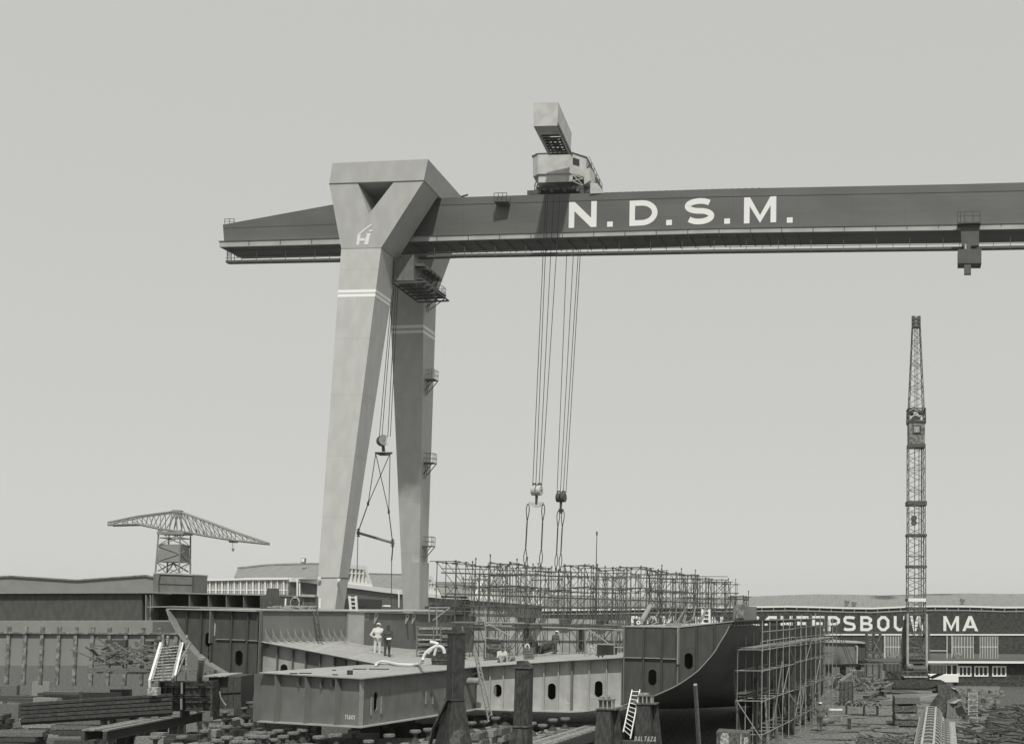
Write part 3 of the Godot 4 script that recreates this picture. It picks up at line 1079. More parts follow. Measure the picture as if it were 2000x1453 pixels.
	for q in [[1725, 1743], [1831, 1852]]:
		s = mb()
		slab(s, uf, pts(uf, [q[0], 1336, q[1], 1338, q[1] - 2, 1352, q[1] - 6, 1357, q[0] + 2, 1357]), -0.9, 0.3)
		obj("bogie", s, M.crane_dark, t)
		s = mb()
		slab(s, uf, pts(uf, [q[0], 1336, q[1], 1338, q[1] - 2, 1352, q[1] - 6, 1357, q[0] + 2, 1357]), -3.0, -1.8)
		var bo := obj("bogie", s, M.crane_dark, t)
		s = mb()
		for z in [-2.4, -0.3]:
			for e in [0.3, 0.7]:
				var wx: float = lerpf(q[0], q[1] - 3, e)
				var p := to3(uf, on(uf, wx, 1357.5), z)
				p.y = 0.36
				tube(s, p - uf.n * 0.15, p + uf.n * 0.15, 0.32, 0.32, 14)
		obj("wheel", s, M.rust, bo)
	for q in [[1730.5, 1763, 1297, 1311.5], [1817.5, 1849, 1299, 1316]]:
		s = mb()
		var pp := pts(uf, [q[0], q[3], q[1], q[3], q[1], q[2], q[0], q[2]])
		slab(s, uf, pp, -2.6, 0.0)
		var bb := obj("ballast_block", s, M.crane_dark, t)
		s = mb()
		for kk in 5:
			var x := lerpf(pp[0].x + 0.05, pp[1].x - 0.05, kk / 4.0)
			slab(s, uf, PackedVector2Array([Vector2(x - 0.04, pp[0].y + 0.02), Vector2(x + 0.04, pp[0].y + 0.02), Vector2(x + 0.04, pp[2].y - 0.02), Vector2(x - 0.04, pp[2].y - 0.02)]), 0.002, 0.05)
		obj("ballast_rib", s, M.rust, bb)
	s = mb()
	for q in [[1736, 1312, 1760, 1327], [1846, 1316, 1822, 1326]]:
		beam(s, to3(uf, on(uf, q[0], q[1]), -0.5), to3(uf, on(uf, q[2], q[3]), -0.5), 0.12, 0.12)
		beam(s, to3(uf, on(uf, q[0], q[1]), -1.8), to3(uf, on(uf, q[2], q[3]), -1.8), 0.12, 0.12)
	slab(s, uf, pts(uf, [1757, 1313, 1817, 1313, 1817, 1310.5, 1757, 1310.5]), -2.0, -1.8)
	slab(s, uf, pts(uf, [1757, 1313, 1823, 1313, 1823, 1310.5, 1757, 1310.5]), -0.4, -0.2)
	obj("ballast_arm", s, M.crane_dark, t)
	settle(t, b)

# ================================================================ gantry crane
func prism(s: SurfaceTool, front: Array, v: Vector3):
	# front: points clockwise or not, extruded along v (away from the camera)
	var a := PackedVector3Array(front)
	var m := Vector3.ZERO
	for i in a.size(): m += a[i].cross(a[(i + 1) % a.size()])
	if m.dot(v) < 0: a.reverse()
	var b := PackedVector3Array()
	for p in a: b.append(p + v)
	loft(s, [a, b])

func px3(a: Array, d: float) -> Array:
	var r := []
	for i in range(0, a.size(), 2): r.append(at(a[i], a[i + 1], d))
	return r

func reach(p: Vector3, v: Vector3, x: float) -> float:
	# how far along v from p the picture column x lies
	var k := 1.0
	for i in 6:
		var e := seen(p + v * k).x - x
		var g := (seen(p + v * (k + 0.1)).x - seen(p + v * k).x) / 0.1
		k -= e / g
	return k

func leg_ring(fl: Vector3, fr: Vector3, w: float, grow := 0.0) -> PackedVector3Array:
	var u := (fr - fl).normalized() * grow
	var c := over * grow
	# counter-clockwise seen from above
	return PackedVector3Array([fl - u - c, fr + u - c, fr + u + over * w + c, fl - u + over * w + c])

func between(a: PackedVector3Array, b: PackedVector3Array, k: float) -> PackedVector3Array:
	var r := PackedVector3Array()
	for i in 4: r.append(a[i].lerp(b[i], k))
	return r

func grown(r: PackedVector3Array, g: float) -> PackedVector3Array:
	var u := (r[1] - r[0]).normalized() * g
	var c := (r[3] - r[0]).normalized() * g
	return PackedVector3Array([r[0] - u - c, r[1] + u - c, r[2] + u + c, r[3] - u + c])

func ring_at(a: PackedVector3Array, b: PackedVector3Array, y: float) -> PackedVector3Array:
	# the section of a leg whose front right corner lies on the picture row y
	var k0 := 0.0
	var k1 := 1.0
	for i in 20:
		var k := (k0 + k1) / 2
		if seen(a[1].lerp(b[1], k)).y > y: k0 = k
		else: k1 = k
	return between(a, b, k0)

func balcony(parent: Node, o: Vector3, size: Vector3):
	# a small landing with railing beside a leg, o at its inner front corner, size x deep z
	var s := mb()
	var x := across
	var z := over
	box(s, o + x * size.x / 2 + z * size.z / 2, Vector3(size.x, 0.12, size.z), Basis(x, UP, -z))
	beam(s, o + x * size.x, o - UP * 1.6, 0.09, 0.09)
	beam(s, o + x * size.x + z * size.z, o - UP * 1.6 + z * size.z, 0.09, 0.09)
	obj("landing", s, M.crane_dark, parent)
	s = mb()
	var c := [o, o + x * size.x, o + x * size.x + z * size.z, o + z * size.z]
	for i in 4:
		tube(s, c[i], c[i] + UP * size.y, 0.035, 0.035, 4)
		for h in [0.5, 1.0]:
			tube(s, c[i] + UP * size.y * h, c[(i + 1) % 4] + UP * size.y * h, 0.03, 0.03, 4)
	for k in [0.33, 0.66]:
		tube(s, c[1].lerp(c[2], k), c[1].lerp(c[2], k) + UP * size.y, 0.025, 0.025, 4)
		tube(s, c[0].lerp(c[1], k), c[0].lerp(c[1], k) + UP * size.y, 0.025, 0.025, 4)
	obj("railing", s, M.crane_dark, parent)
	s = mb()
	var l := o + x * 0.15 - UP * 2.2 - z * 0.05
	var l2 := o + x * 0.45 - z * 0.05
	for e in [0.0, 0.35]: beam(s, l + z * e * 2, l2 + z * e * 2, 0.06, 0.06)
	for k in 6: beam(s, l.lerp(l2, k / 6.0), l.lerp(l2, k / 6.0) + z * 0.7, 0.05, 0.05)
	obj("ladder", s, M.crane_dark, parent)

func build_crane():
	var t := thing("gantry_crane", "huge pale gantry crane with Y shaped legs and a dark lettered girder", "gantry crane")
	# ---- near leg
	var kfl := at(666, 485, 150)
	var kfr := at(744.3, 483.3, 150)
	var kw := reach(kfr, over, 775)
	var bfl := at(608, 1306, 140)
	var bfr := at(639, 1306, 140)
	var bw := reach(bfr, over, 654)
	var ra := leg_ring(bfl, bfr, bw)
	var rb := leg_ring(kfl, kfr, kw)
	var s := mb()
	var seam := ring_at(ra, rb, 1128)
	loft(s, [ra, between(ra, rb, 0.25), between(ra, rb, 0.5), between(ra, rb, 0.75), rb])
	var leg := obj("near_leg", s, M.crane_paint, t)
	leg.name = "leg"
	s = mb()
	loft(s, [grown(ring_at(ra, rb, 1129.4), 0.03), grown(ring_at(ra, rb, 1127.6), 0.03)])
	obj("joint_flange", s, M.crane_dark, leg)
	s = mb()
	loft(s, [grown(ring_at(ra, rb, 484.6), 0.012), grown(ring_at(ra, rb, 483.5), 0.012)])
	obj("joint_flange", s, M.girder_paint, leg)
	for y in [[570.5, 565.0], [579.0, 573.5]]:
		s = mb()
		loft(s, [grown(ring_at(ra, rb, y[0]), 0.02), grown(ring_at(ra, rb, y[1]), 0.02)])
		obj("painted_band", s, M.crane_white, leg)
	s = mb()
	tube(s, at(661, 1130, 141.5), at(661, 1135, 141.5), 0.22)
	tube(s, at(623, 1131, 141.5), at(623, 1127, 141.5), 0.22)
	obj("floodlight", s, M.crane_white, leg)
	for y in [1010.0, 890.0, 770.0, 660.0, 525.0]:
		s = mb()
		loft(s, [grown(ring_at(ra, rb, y + 0.5), 0.006), grown(ring_at(ra, rb, y - 0.3), 0.006)])
		obj("weld_seam", s, M.crane_seam, leg)
	# ---- near fork: the Y in one plate box
	s = mb()
	prism(s, px3([666, 485, 642.5, 359, 698.6, 357.4, 720, 418, 769, 355.2, 827.5, 352.8, 744.3, 483.3], 150), over * kw)
	obj("fork", s, M.crane_paint, t)
	# ---- yoke over the girder
	var a := PackedVector3Array(px3([642.5, 358.6, 827.5, 352.4, 835.8, 310.6, 648.5, 318.5], 149.97))
	var b := PackedVector3Array()
	for p in a: b.append(p + over * 22.0)
	s = mb()
	loft(s, [PackedVector3Array([a[3], a[2], a[1], a[0]]), PackedVector3Array([b[3], b[2], b[1], b[0]])])
	var yoke := obj("yoke", s, M.crane_paint, t)
	s = mb()
	beam(s, a[0] - over * 0.02, a[1] - over * 0.02, 0.04, 0.08)
	beam(s, a[1] + across * 0.02, b[1] + across * 0.02, 0.04, 0.08)
	obj("weld_seam", s, M.girder_paint, yoke)
	s = mb()
	for q in [[0.62, 0.9], [0.78, 0.75]]:
		var e := a[2].lerp(b[2], q[0])
		tube(s, e, e + across * 0.9 + UP * 0.2, 0.12)
	obj("lamp_bracket", s, M.crane_dark, yoke)
	# ---- far leg and fork
	var d2 := 168.5
	var ffl := at(760, 562, d2)
	var ffr := at(828, 560, d2)
	var fw := reach(ffr, over, 852)
	var gfl := at(791.5, 1287, 174)
	var gfr := at(816, 1287, 174)
	var gw := reach(gfr, over, 829)
	ra = leg_ring(gfl, gfr, gw)
	rb = leg_ring(ffl, ffr, fw)
	s = mb()
	loft(s, [ra, between(ra, rb, 0.25), between(ra, rb, 0.5), between(ra, rb, 0.75), rb])
	var far := obj("leg", s, M.crane_paint, t)
	for y in [[640.0, 634.0], [650.0, 644.5]]:
		s = mb()
		loft(s, [grown(ring_at(ra, rb, y[0]), 0.02), grown(ring_at(ra, rb, y[1]), 0.02)])
		obj("painted_band", s, M.crane_white, far)
	for y in [1080.0, 980.0, 880.0, 780.0, 700.0]:
		s = mb()
		loft(s, [grown(ring_at(ra, rb, y + 0.5), 0.006), grown(ring_at(ra, rb, y - 0.3), 0.006)])
		obj("weld_seam", s, M.crane_seam, far)
	s = mb()
	prism(s, px3([760, 562, 737, 446, 776, 446, 800, 490, 832, 446, 870, 446, 828, 560], d2), over * fw)
	obj("fork", s, M.crane_paint, t)
	# stair shaft and landings on the far leg
	s = mb()
	var sh := ring_at(ra, rb, 1192)
	var sh2 := ring_at(ra, rb, 1098)
	loft(s, [PackedVector3Array([sh[1] - across * 0.7 - over * 0.5, sh[1] + across * 0.25 - over * 0.5, sh[2] + across * 0.3, sh[1] - across * 0.7 + over * 0.3]), PackedVector3Array([sh2[1] - across * 0.9 - over * 0.5, sh2[1] + across * 0.2 - over * 0.5, sh2[2] + across * 0.2, sh2[1] - across * 0.9 + over * 0.3])])
	var shaft := obj("stair_shaft", s, M.crane_paint, far)
	for y in [574.0, 738.0, 902.0, 1066.0]:
		var q := ring_at(ra, rb, y)
		balcony(far, q[1] + over * 1.0, Vector3(2.3 if y < 600 else 1.4, 1.35, 1.6))
	# ---- cross box under the girder and its landings
	s = mb()
	var cb := PackedVector3Array(px3([770, 503, 808, 497, 808, 548, 768, 548], 154.0))
	var cc := PackedVector3Array()
	for p in cb: cc.append(p + over * 9.2)
	loft(s, [cb, cc])
	obj("cross_box", s, M.hull_wall, t)
	s = mb()
	for k in 7:
		var p := at(767, 553, 154.0).lerp(at(767, 553, 154.0) + over * 9.5, k / 6.0)
		beam(s, p, p + across * 4.4, 0.10, 0.2)
	for k in 4:
		var p := at(767, 553, 154.0) + across * 1.45 * k
		beam(s, p, p + over * 9.5, 0.10, 0.2)
	obj("grating", s, M.crane_dark, t)
	s = mb()
	for k in 5:
		var p := at(806, 520, 154.0) + over * (1.0 + 1.5 * k)
		box(s, p + across * 0.7 + UP * 0.3, Vector3(1.2, 0.35, 1.2))
		beam(s, p + across * 1.2 + UP * 0.3, p - UP * 1.6, 0.12, 0.12)
	beam(s, at(806, 545, 154) + across * 0.8, at(806, 545, 154) + across * 1.2 + over * 8.5, 0.9, 0.15)
	obj("service_platform", s, M.crane_dark, t)

	# ---- girder
	var g0 := at(870, 430, 156.3)
	var g1 := at(1885, 430, 148.3)
	var f := plane(g0, g1 - g0)
	s = mb()
	slab(s, f, pts(f, [437, 472.3, 434.5, 438.6, 660, 397.5, 700, 391.5, 870, 386, 1400, 369, 1885, 359.3, 2060, 354.5, 2060, 438.0, 1867, 441.9, 1400, 449, 900, 462.2]), -2.5, 0.0)
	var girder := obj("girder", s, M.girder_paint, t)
	s = mb()
	# weld line under the top edge, a plate strip that stands proud
	slab(s, f, pts(f, [660, 406, 870, 400.6, 1400, 384.6, 1885, 375.3, 2060, 371, 2060, 370, 1885, 374.3, 1400, 383.6, 870, 399.6, 660, 405]), 0.0, 0.04)
	slab(s, f, pts(f, [437, 446, 660, 437.6, 660, 436.8, 437, 445.2]), 0.0, 0.03)
	obj("weld_seam", s, M.crane_dark, girder)
	s = mb()
	slab(s, f, pts(f, [433.8, 485.6, 434, 474.6, 660, 468.4, 900, 462.6, 1400, 449.4, 1867, 442.3, 2060, 438.5, 2060, 449.4, 1867, 453.0, 1400, 458.6, 900, 472.6, 660, 480]), -4.5, 0.75)
	var fl := obj("rail_flange", s, M.flange_paint, girder)
	s = mb()
	slab(s, f, pts(f, [433, 475.4, 660, 469.2, 900, 463.4, 1400, 450.2, 1867, 443.0, 2060, 439.2, 2060, 438.1, 1867, 442, 1400, 449.1, 900, 462.3, 660, 468.1, 433, 474.2]), 0.75, 0.86)
	for x in range(491, 2050, 61):
		var yb := 484.2 + (x - 433.8) * -0.0245
		slab(s, f, pts(f, [x, yb - 0.4, x + 1.6, yb - 0.4, x + 1.6, yb - 10.2, x, yb - 10.2]), 0.75, 0.79)
	obj("flange_joint", s, M.girder_paint, fl)
	s = mb()
	slab(s, f, pts(f, [436, 486.3, 436, 485.6, 660, 480.05, 900, 472.65, 1400, 458.65, 1867, 453.05, 2060, 449.45, 2060, 450.2, 1867, 453.8, 1400, 459.4, 900, 473.4, 660, 480.8]), -4.48, 0.72)
	obj("underside_plate", s, M.girder_paint, girder)
	s = mb()
	for x in range(448, 2050, 30):
		var yb := 485.4 + (x - 433.8) * -0.0245
		var p := on(f, x, yb)
		beam(s, to3(f, p - Vector2(0, 0.05), 0.6), to3(f, p - Vector2(0, 0.05), -4.3), 0.12, 0.08)
	stuff(obj("underside_ribs", s, M.girder_paint, girder))
	s = mb()
	for z in [-0.6, -3.2]:
		slab(s, f, pts(f, [445, 486.6, 660, 481, 900, 473.4, 1400, 459.4, 1870, 453.8, 2060, 450.2, 2060, 449.5, 1870, 453.1, 1400, 458.7, 900, 472.7, 660, 480.2, 445, 485.4]), z - 0.25, z)
	obj("underside_rail", s, M.crane_dark, girder)
	for x in [548.0, 905.0, 1010.0, 1215.0, 1330.0, 1432.0, 1560.0, 1664.0, 1768.0]:
		s = mb()
		var yt = 386.5 - (x - 870) * 0.0264 if x > 860 else 420.0
		slab(s, f, pts(f, [x, yt + 77, x + 0.7, yt + 77, x + 0.7, yt + 1.5, x, yt + 1.5] if x > 860 else [x, 470, x + 0.7, 470, x + 0.7, yt, x, yt]), -0.01, 0.0025)
		obj("plate_joint", s, M.girder_seam, girder)
	for y in [26.0, 52.0]:
		s = mb()
		slab(s, f, pts(f, [860, 386.3 + y, 1400, 369 + y, 2060, 354.5 + y, 2060, 354 + y, 1400, 368.4 + y, 860, 385.7 + y]), -0.01, 0.0015)
		obj("plate_joint", s, M.girder_seam, girder)
	# walkway slung below
	var w := [[442, 511.5], [660, 507.5], [900, 499], [1400, 490.5], [1870, 485], [2060, 481.5]]
	s = mb()
	for k in w.size() - 1:
		beam(s, to3(f, on(f, w[k][0], w[k][1]), -0.2), to3(f, on(f, w[k + 1][0], w[k + 1][1]), -0.2), 0.9, 0.28)
	var walk := obj("walkway", s, M.crane_dark, girder)
	s = mb()
	for k in w.size() - 1:
		tube(s, to3(f, on(f, w[k][0], w[k][1] - 7), 0.2), to3(f, on(f, w[k + 1][0], w[k + 1][1] - 7), 0.2), 0.035, 0.035, 4)
	var x := 452.0
	var line := pts(f, [442, 511.5, 660, 507.5, 900, 499, 1400, 490.5, 1870, 485, 2060, 481.5])
	var u := line[0].x + 0.2
	var i := 0
	while u < line[-1].x:
		var p := Vector2(u, along(line, u))
		var hgt := 1.0 if i % 2 else 2.0
		beam(s, to3(f, p - Vector2(0, 0.3), 0.22), to3(f, p + Vector2(0, hgt * 0.62), 0.22), 0.06, 0.06)
		u += 2.0
		i += 1
	obj("hanger", s, M.crane_dark, walk)
	s = mb()
	for e in [0, 1]:
		var p0 := at(443 + e * 8, 511, 159.6)
		tube(s, p0, at(443 + e * 8, 487, 159.6), 0.05, 0.05, 4)
	for k in 8:
		tube(s, at(443, 490 + 2.7 * k, 159.6), at(451, 490 + 2.7 * k, 159.6), 0.04, 0.04, 4)
	tube(s, at(451, 489, 159.6), at(464, 503, 159.6), 0.05, 0.05, 4)
	tube(s, at(457, 496, 159.6), at(457, 511, 159.6), 0.05, 0.05, 4)
	obj("end_ladder", s, M.crane_dark, girder)
	s = mb()
	for q in [[435.5, 426, 437.5], [445, 425.5, 437], [454, 426, 435.5]]:
		tube(s, to3(f, on(f, q[0], q[2]), -0.3), to3(f, on(f, q[0], q[1]), -0.3), 0.04, 0.04, 4)
	for y in [426.0, 431.0]: tube(s, to3(f, on(f, 435.5, y), -0.3), to3(f, on(f, 456, y), -0.3), 0.035, 0.035, 4)
	obj("tip_railing", s, M.crane_dark, girder)
	# top rail studs
	s = mb()
	for q in 26:
		var xx := 1170.0 + q * 13
		if q < 25: beam(s, to3(f, on(f, xx, 376.4 - (xx - 1170) * 0.031), -0.4), to3(f, on(f, xx, 374.0 - (xx - 1170) * 0.031), -0.4), 0.16, 0.16)
	obj("rail_stud", s, M.crane_dark, girder)
	# landing hung on the girder face
	s = mb()
	var lp := on(f, 971.5, 400.5)
	box(s, to3(f, lp + Vector2(0.9, 0), 0.75), Vector3(1.75, 0.14, 1.5))
	for q in [0.05, 0.6, 1.15, 1.7]:
		tube(s, to3(f, lp + Vector2(q, 0), 1.45), to3(f, lp + Vector2(q, 1.05), 1.45), 0.04, 0.04, 4)
		tube(s, to3(f, lp + Vector2(q, 0), 1.45), to3(f, lp + Vector2(q, 0.9), 0.05), 0.04, 0.04, 4)
	for h in [0.5, 1.05]: tube(s, to3(f, lp + Vector2(0.05, h), 1.45), to3(f, lp + Vector2(1.7, h), 1.45), 0.04, 0.04, 4)
	obj("hanging_landing", s, M.crane_dark, girder)
	# the four letters
	var z0 := 0.002
	for q in [["N", 1110.8, 445.3, 1166, 393.3], ["D", 1229.5, 441.5, 1285, 390.5], ["S", 1337.5, 439.5, 1396, 386.5], ["M", 1453.5, 436.7, 1517, 384.0]]:
		var o := on(f, q[1], q[2])
		var e := on(f, q[3], q[4] + 0.0)
		s = mb()
		write_glyph(s, f, {"D": "d", "S": "s"}.get(q[0], q[0]), o, e.x - o.x, e.y - o.y - (e.x - o.x) * 0.0, 0.215, z0, 0.03, Vector2(0, 0.012))
		obj("letter", s, M.crane_white, girder)
	for q in [[1186, 443.2], [1301.5, 440], [1415, 437.3], [1537.5, 435.3]]:
		var o := on(f, q[0], q[1])
		s = mb()
		slab(s, f, PackedVector2Array([o, o + Vector2(0.72, 0.01), o + Vector2(0.72, 0.67), o + Vector2(0, 0.66)]), z0, 0.03)
		obj("letter_stop", s, M.crane_white, girder)
	# emblem on the near fork: a slanted H with a crane jib
	var ef := plane(at(700, 470, 149.98), across)
	ef.n = -over
	s = mb()
	for q in [[695.2, 478.3, 701, 478.3, 704.3, 456.6, 698.3, 457.5], [710.5, 477.8, 718.3, 477.8, 723.8, 455.3, 716.5, 456],
		[702.2, 470.8, 712, 470.6, 713.2, 465.2, 703, 465.6], [698.5, 457, 704.6, 456, 726.6, 438.6, 724.5, 437.2], [720, 452.5, 726.4, 452.0, 727.2, 448.8, 720.6, 449.4]]:
		var poly := PackedVector2Array()
		var pp := []
		for k in range(0, 8, 2): pp.append(at(q[k], q[k + 1], 149.985))
		prism(s, pp, -over * 0.02)
	obj("emblem", s, M.crane_white, t)
	# cab slung under the girder at the right
	s = mb()
	slab(s, f, pts(f, [1870, 444.5, 1915, 443.2, 1915, 446.4, 1870, 447.6]), 0.8, 2.2)
	slab(s, f, pts(f, [1876, 447.6, 1912, 446.4, 1912, 487, 1879, 488]), 0.9, 1.6)
	slab(s, f, pts(f, [1871, 498, 1916, 497, 1916, 525, 1871, 525]), 0.2, 2.4)
	slab(s, f, pts(f, [1882.5, 488, 1896, 488, 1896, 545, 1883, 545]), 1.7, 2.3)
	var cab := obj("slung_cab", s, M.crane_dark, t)
	s = mb()
	slab(s, f, pts(f, [1884, 488, 1887, 488, 1887, 523, 1884, 523]), 2.31, 2.36)
	obj("cab_strip", s, M.flange_paint, cab)
	s = mb()
	for q in [1870.0, 1876.0, 1884.0, 1900.0, 1914.0]: tube(s, to3(f, on(f, q, 444.5), 2.1), to3(f, on(f, q, 424.5), 2.1), 0.04, 0.04, 4)
	for y in [424.5, 433.0]: tube(s, to3(f, on(f, 1870, y), 2.1), to3(f, on(f, 1914, y - 1), 2.1), 0.035, 0.035, 4)
	obj("cab_railing", s, M.crane_dark, cab)

	# ---- upper trolley: bogies, chassis, house and machinery arm
	var tr := thing("crane_trolley", "pale eight sided trolley house with a long box arm riding on the girder", "crane trolley")
	var o := to3(f, on(f, 1092, 376.8), 0.0)
	var ax := f.x as Vector3
	var az := f.n as Vector3
	for e in [-0.95, -7.2]:
		for q in [-3.3, 3.55]:
			s = mb()
			box(s, o + ax * q + UP * 0.3 + az * (e + 0.3), Vector3(1.9, 0.55, 0.7), Basis(ax, UP, az))
			for k in [-0.6, 0.6]: tube(s, o + ax * (q + k) + UP * 0.18 + az * (e - 0.05), o + ax * (q + k) + UP * 0.18 + az * (e + 0.75), 0.3, 0.3, 10)
			obj("bogie", s, M.crane_dark, tr)
	s = mb()
	box(s, o + ax * 0.1 + UP * 0.75 + az * -4.3, Vector3(6.2, 0.5, 8.0), Basis(ax, UP, az))
	for q in [-2.6, -1.0, 0.7, 2.4]: box(s, o + ax * q + UP * 0.42 + az * -0.3, Vector3(0.35, 0.5, 0.5), Basis(ax, UP, az))
	obj("chassis", s, M.crane_dark, tr)
	s = mb()
	for q in [-1.9, -0.2, 1.3]: tube(s, o + ax * q + UP * 0.75 + az * -0.5, o + ax * q + UP * 0.75 + az * -0.1, 0.38, 0.38, 10)
	obj("sheave", s, M.rust_light, tr)
	# house: an octagon in plan, chamfered front
	var fx := 3.85
	var plan := [[-2.6, 0.9], [1.75, 0.9], [3.2, -0.9], [3.0, -4.2], [1.4, -6.4], [-3.1, -6.4], [-4.0, -4.2], [-3.5, 0.1]]
	var r0 := PackedVector3Array()
	var r1 := PackedVector3Array()
	var r2 := PackedVector3Array()
	for q in plan:
		r0.append(o + ax * q[0] * 0.97 + az * q[1] + UP * 2.2)
		r1.append(o + ax * q[0] + az * q[1] + UP * 4.75)
		r2.append(o + ax * q[0] * 1.03 + az * (q[1] + 0.06) + UP * 4.87)
	r0.reverse(); r1.reverse(); r2.reverse()
	r0.reverse(); r1.reverse(); r2.reverse()
	s = mb()
	loft(s, [r0, r1])
	var house := obj("house", s, M.trolley_paint, tr)
	s = mb()
	var r3 := PackedVector3Array()
	for p in r2: r3.append(p - UP * 0.11)
	loft(s, [r3, r2])
	obj("roof", s, M.crane_dark, house)
	s = mb()
	var c0 := r0[1].lerp(r1[1], 0.5).lerp(r0[2].lerp(r1[2], 0.5), 0.33)
	var cd := (r0[2] - r0[1]).normalized()
	var cn := cd.cross(UP)
	box(s, c0 + cn * 0.04 + UP * 0.35, Vector3(0.95, 0.8, 0.1), Basis(cd, UP, cn))
	c0 = r0[2].lerp(r1[2], 0.5).lerp(r0[3].lerp(r1[3], 0.5), 0.35)
	cd = (r0[3] - r0[2]).normalized()
	cn = cd.cross(UP)
	box(s, c0 + cn * 0.04, Vector3(0.8, 0.8, 0.1), Basis(cd, UP, cn))
	obj("window", s, M.glass, house)
	# fascia and side trusses of the lower deck
	s = mb()
	box(s, o + ax * -0.35 + UP * 1.65 + az * 0.62, Vector3(4.3, 0.95, 0.12), Basis(ax, UP, az))
	box(s, o + ax * -0.35 + UP * 2.15 + az * 0.6, Vector3(4.5, 0.1, 0.3), Basis(ax, UP, az))
	obj("fascia", s, M.trolley_paint, tr)
	s = mb()
	for sd in [-1, 1]:
		var a0 = o + ax * (sd * 2.15 - 0.3) + az * 0.6 + UP * 2.1
		var a1 = o + ax * (sd * 3.9) + az * -2.2 + UP * 2.0
		var b0 = a0 - UP * 0.8
		var b1 = a1 - UP * 1.15
		for q in [[a0, a1], [b0, b1], [a0, b0], [a1, b1], [a0, a0.lerp(a1, 0.5) - UP * 0.9], [a0.lerp(a1, 0.5) - UP * 0.9, a1], [b0, a0.lerp(a1, 0.5)]]:
			beam(s, q[0], q[1], 0.1, 0.1)
	obj("truss", s, M.trolley_paint, tr)
	# arm: a long box open below, pointing at the camera
	var ad := 2.65
	var e0 := at(1042, 246.3, 142.3)
	var e1 := at(1088.5, 245.2, 142.3)
	var e2 := at(1090.5, 199.5, 142.3)
	var e3 := at(1042.5, 200.5, 142.3)
	var v := at(1077, 306, 153.4) - e0
	v.y = 0.0
	v *= 0.84
	s = mb()
	var th := 0.25
	prism(s, [e0, e1, e2, e3], v.normalized() * 2.6)
	var q0 := v.normalized() * 2.6
	prism(s, [e1 + q0, e2 + q0, e2 + q0 - across * th, e1 + q0 - across * th], v * 0.98 - q0)
	prism(s, [e0 + q0, e3 + q0, e3 + q0 + across * th, e0 + q0 + across * th], v * 0.98 - q0)
	prism(s, [e3 + q0, e2 + q0, e2 + q0 - UP * th, e3 + q0 - UP * th], v * 0.98 - q0)
	var arm := obj("arm", s, M.trolley_paint, tr)
	s = mb()
	for k in 9:
		var p := e0 + v * (0.30 + k * 0.09) + UP * 0.3
		beam(s, p, p + (e1 - e0), 0.18, 0.18)
		if k % 2 == 0 and k < 8:
			beam(s, p, p + (e1 - e0) + v * 0.09, 0.1, 0.1)
	for k in 4:
		var p := e0 + (e1 - e0) * (0.2 + 0.2 * k) + UP * 0.5
		beam(s, p + v * 0.55, p + v, 0.15, 0.3)
	obj("arm_frame", s, M.crane_dark, arm)
	s = mb()
	prism(s, [e1 + across * 0.02, e1 + UP * 0.35 + across * 0.02, e1 + UP * 0.35 + across * 0.12, e1 + across * 0.12], v * 1.05)
	obj("arm_edge", s, M.crane_dark, arm)
	# stairs at the right side
	s = mb()
	var st0 := at(1176, 376, 156)
	var st1 := at(1150, 322, 157)
	for e in [0.0, 0.9]:
		beam(s, st0 + az * -e, st1 + az * -e, 0.08, 0.3)
	for k in 11:
		var p := st0.lerp(st1, k / 11.0)
		beam(s, p - az * 0.02, p - az * 0.88, 0.25, 0.06)
	for k in 5:
		var p := st0.lerp(st1, k / 5.0)
		tube(s, p, p + UP * 1.1, 0.04, 0.04, 4)
	tube(s, st0 + UP * 1.1, st1 + UP * 1.1, 0.04, 0.04, 4)
	tube(s, st0 + UP * 0.6, st1 + UP * 0.6, 0.035, 0.035, 4)
	obj("stairs", s, M.crane_dark, tr)
	s = mb()
	prism(s, [at(1141, 330, 154), at(1153, 327, 154), at(1153, 352, 154), at(1141, 360, 154)], az * -5)
	prism(s, [at(1153, 357, 154), at(1167, 358, 154), at(1180, 376.6, 154), at(1153, 378, 154)], az * -4)
	obj("side_house", s, M.trolley_paint, tr)

	# ---- hooks
	hook_set("hook_block", "pale double hook block with wide yoke and two long looped slings", 152.4,
		[[1066, 380, 1040.5], [1070, 380, 1046.6], [1081.5, 381, 1053], [1094, 381, 1058]], 1048.5, 948, 968, 19, [[1031.5, 1025, 1102], [1061.5, 1056, 1104]], M.trolley_paint, 984)
	hook_set("hook_block", "small dark hook block with a short yoke beside the pale one", 164.5,
		[[1108, 470, 1088], [1121.5, 470, 1094.5], [1131, 470, 1100], [1135, 470, 1105.5]], 1096, 963, 981, 17, [[1091, 1086, 1109], [1100, 1094, 1110]], M.hook_steel, 997)

